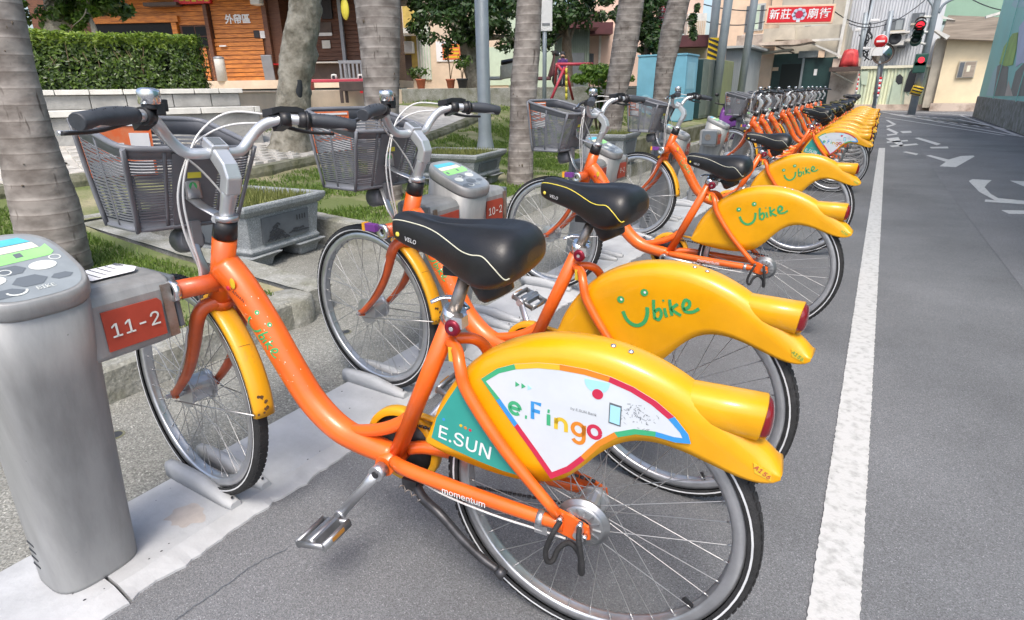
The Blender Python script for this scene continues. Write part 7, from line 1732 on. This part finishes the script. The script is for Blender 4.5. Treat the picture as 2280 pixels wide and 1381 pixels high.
g_ = TL(2045, 196, -0.2); MB().tube([TL(2046, 192, -0.1), TL(2036, 212, -0.1)], 0.20, 12).build('pole_guard', 'stripe_yellow', t)
for k in range(3): MB().tube([TL(2045 - 3.3 * k, 195 + 6.6 * k, -0.1), TL(2043.5 - 3.3 * k, 198 + 6.6 * k, -0.1)], 0.206, 12).build('pole_guard_stripe', 'ink', t)
# ---- no entry sign, mirror
YN = 30.0; t = empty('no_entry_sign', (oy(1946, 238, YN).x, YN, 0), 0, 'round red no entry sign with white bar on a leaning pole', 'road sign')
def TN(u, v, dy=0.0): q = oy(u, v, YN + dy); return q - Vector(t.location)
MB().tube([TN(1946, 236), TN(1968, 70)], 0.06, 10).build('pole', 'pole_grey', t); q = TN(1961, 92, -0.1); r_ = (oy(1976, 92, YN).x - oy(1946, 92, YN).x) / 2
MB().lathe([(0.0, -0.02), (r_ * 0.97, -0.02), (r_, 0.0), (0.0, 0.01)], tuple(q), 'y', 30).build('sign_disc', 'sign_red', t); MB().box(tuple(q + Vector((-r_ * 0.62, -0.03, -r_ * 0.16))), tuple(q + Vector((r_ * 0.62, -0.021, r_ * 0.16)))).build('sign_bar', 'white', t)
MB().lathe([(r_, -0.01), (r_ * 1.07, -0.012), (r_ * 1.07, 0.01)], tuple(q), 'y', 30).build('sign_rim', 'white', t); q = TN(1952, 115, -0.12); MB().box(tuple(q + Vector((-0.22, 0, -0.16))), tuple(q + Vector((0.22, 0.02, 0.16)))).build('plate', 'white', t)
t = empty('traffic_mirror', (oy(1966, 120, YN).x, YN, oy(1966, 120, YN).z), 0, 'round traffic mirror just below the no entry sign', 'mirror'); mat('mirror_glass', (0.5, 0.5, 0.48), 0.05, metal=1.0)
MB().lathe([(0.0, -0.10), (0.22, -0.07), (0.36, -0.02), (0.38, 0.03), (0.0, 0.06)], (0, 0, 0), 'y', 26).build('mirror_back', 'plaster_stain', t); MB().lathe([(0.0, -0.115), (0.2, -0.085), (0.33, -0.035)], (0, 0, 0), 'y', 26).build('mirror_face', 'mirror_glass', t); MB().lathe([(0.36, -0.02), (0.40, -0.14), (0.38, 0.0)], (0, 0, 0), 'y', 26).build('hood', 'brown_paint', t)
# striped guards on pole feet
for i, (u, v0, v1, uu) in enumerate(((1908, 165, 206, 1902), (1958, 172, 216, 1950))):
    p = oy(uu, v1, 33); q = oy(u, v0, 33); t = empty('pole_guard', p, 0, 'red and white striped guard on the pole foot, ' + ('left one' if i == 0 else 'right one'), 'pole guard', 'striped pole guards'); d_ = (q - p)
    for k in range(8): MB().tube([d_ * (k / 8), d_ * ((k + 1) / 8)], 0.12, 10).build('band', 'sign_red' if k % 2 else 'white', t)
    MB().tube([Vector((0, 0, -p.z)), Vector((0, 0, 0))], 0.09, 10).build('foot', 'pole_grey', t); MB().tube([d_, d_ * 4.2], 0.09, 10).build('pole', 'pole_grey', t)
# red tarp over a shelf, on the stained corner
q = oy(1890, 140, 27.2); t = empty('tarp', q, 0, 'red tarpaulin bundle on a shelf at the stained wall corner', 'tarpaulin'); tm = MB(); rings = []
for z, k in ((-0.15, 1.05), (0.05, 0.95), (0.25, 0.85), (0.40, 0.7), (0.44, 0.3)): rings.append([(0.30 * k * math.copysign(abs(math.cos(a)) ** 0.6, math.cos(a)) * (1 + 0.10 * math.sin(7 * a)), 0.26 * k * math.copysign(abs(math.sin(a)) ** 0.6, math.sin(a)) * (1 + 0.10 * math.cos(6 * a)), z + 0.05 * math.sin(3 * a)) for a in [2 * math.pi * i / 36 for i in range(36)]])
tm.loft(rings); tm.build('tarp_sheet', 'tarp_red', t); MB().box((-0.6, -0.4, -0.30), (0.42, 0.4, -0.15)).build('shelf', 'brown_paint', t); MB().tube([(-0.5, -0.3, -0.3), (0.3, -0.1, -0.75)], 0.03, 6).build('shelf_strut', 'plaster_grey', t)
# overhead cables
def cable(label, a, b, sag, r_=0.02):
    c_ = MB().tube(bez(a, b, 14, sag), r_, 5).build('overhead_cable', 'slate_dark'); tag(c_, label, 'cable', 'overhead cables')
cable('cable sagging across the metal clad house front', oy(1840, 12, 32), oy(2060, 0, 34), 1.0); cable('thin cable running from the hanging sign to the grey cladding', oy(1856, 24, 27), oy(1990, 36, 35), 0.4); cable('cable crossing in front of the apartment windows', oy(1560, 45, 24), oy(1706, 48, 26), 0.15); cable('upper cable crossing in front of the apartment windows', oy(1560, 8, 24), oy(1760, 14, 28), 0.2); cable('cable slanting over the tiled roof to the mural', oy(2150, -10, 34), oy(2250, 26, 30), 0.1); cable('cable bundle hanging down the cladding beside the cameras', oy(1942, -20, 34.5), oy(1925, 110, 34.5), 0.1, 0.05)
t = thing_at('camera_pole', 'thin pole with tangled cables and small white street cameras', 'camera pole', 1902, 225, 34, 0)
def CPp(u, v): return at(u, v, 34) - Vector(t.location)
MB().tube([CPp(1902, 225), CPp(1918, 112), CPp(1944, 0)], 0.05, 8).build('pole', 'pole_grey', t)
for (u, v) in ((1948, 46), (1913, 67), (1928, 108)): MB().box(tuple(CPp(u, v) - Vector((0.18, 0.1, 0.06))), tuple(CPp(u, v) + Vector((0.18, 0.1, 0.06)))).build('camera_box', 'white', t, bevel=0.02)
rnd = random.Random(6); tg = MB()
for k in range(14):
    u = rnd.uniform(1912, 1940); v = rnd.uniform(50, 115); tg.tube(cr_path([CPp(u, v), CPp(u + rnd.uniform(-12, 12), v + rnd.uniform(4, 18)), CPp(u + rnd.uniform(-8, 8), v + rnd.uniform(16, 30))], 4), 0.03, 5)
tag(tg.build('cable_tangle', 'slate_dark', t), kind='stuff')
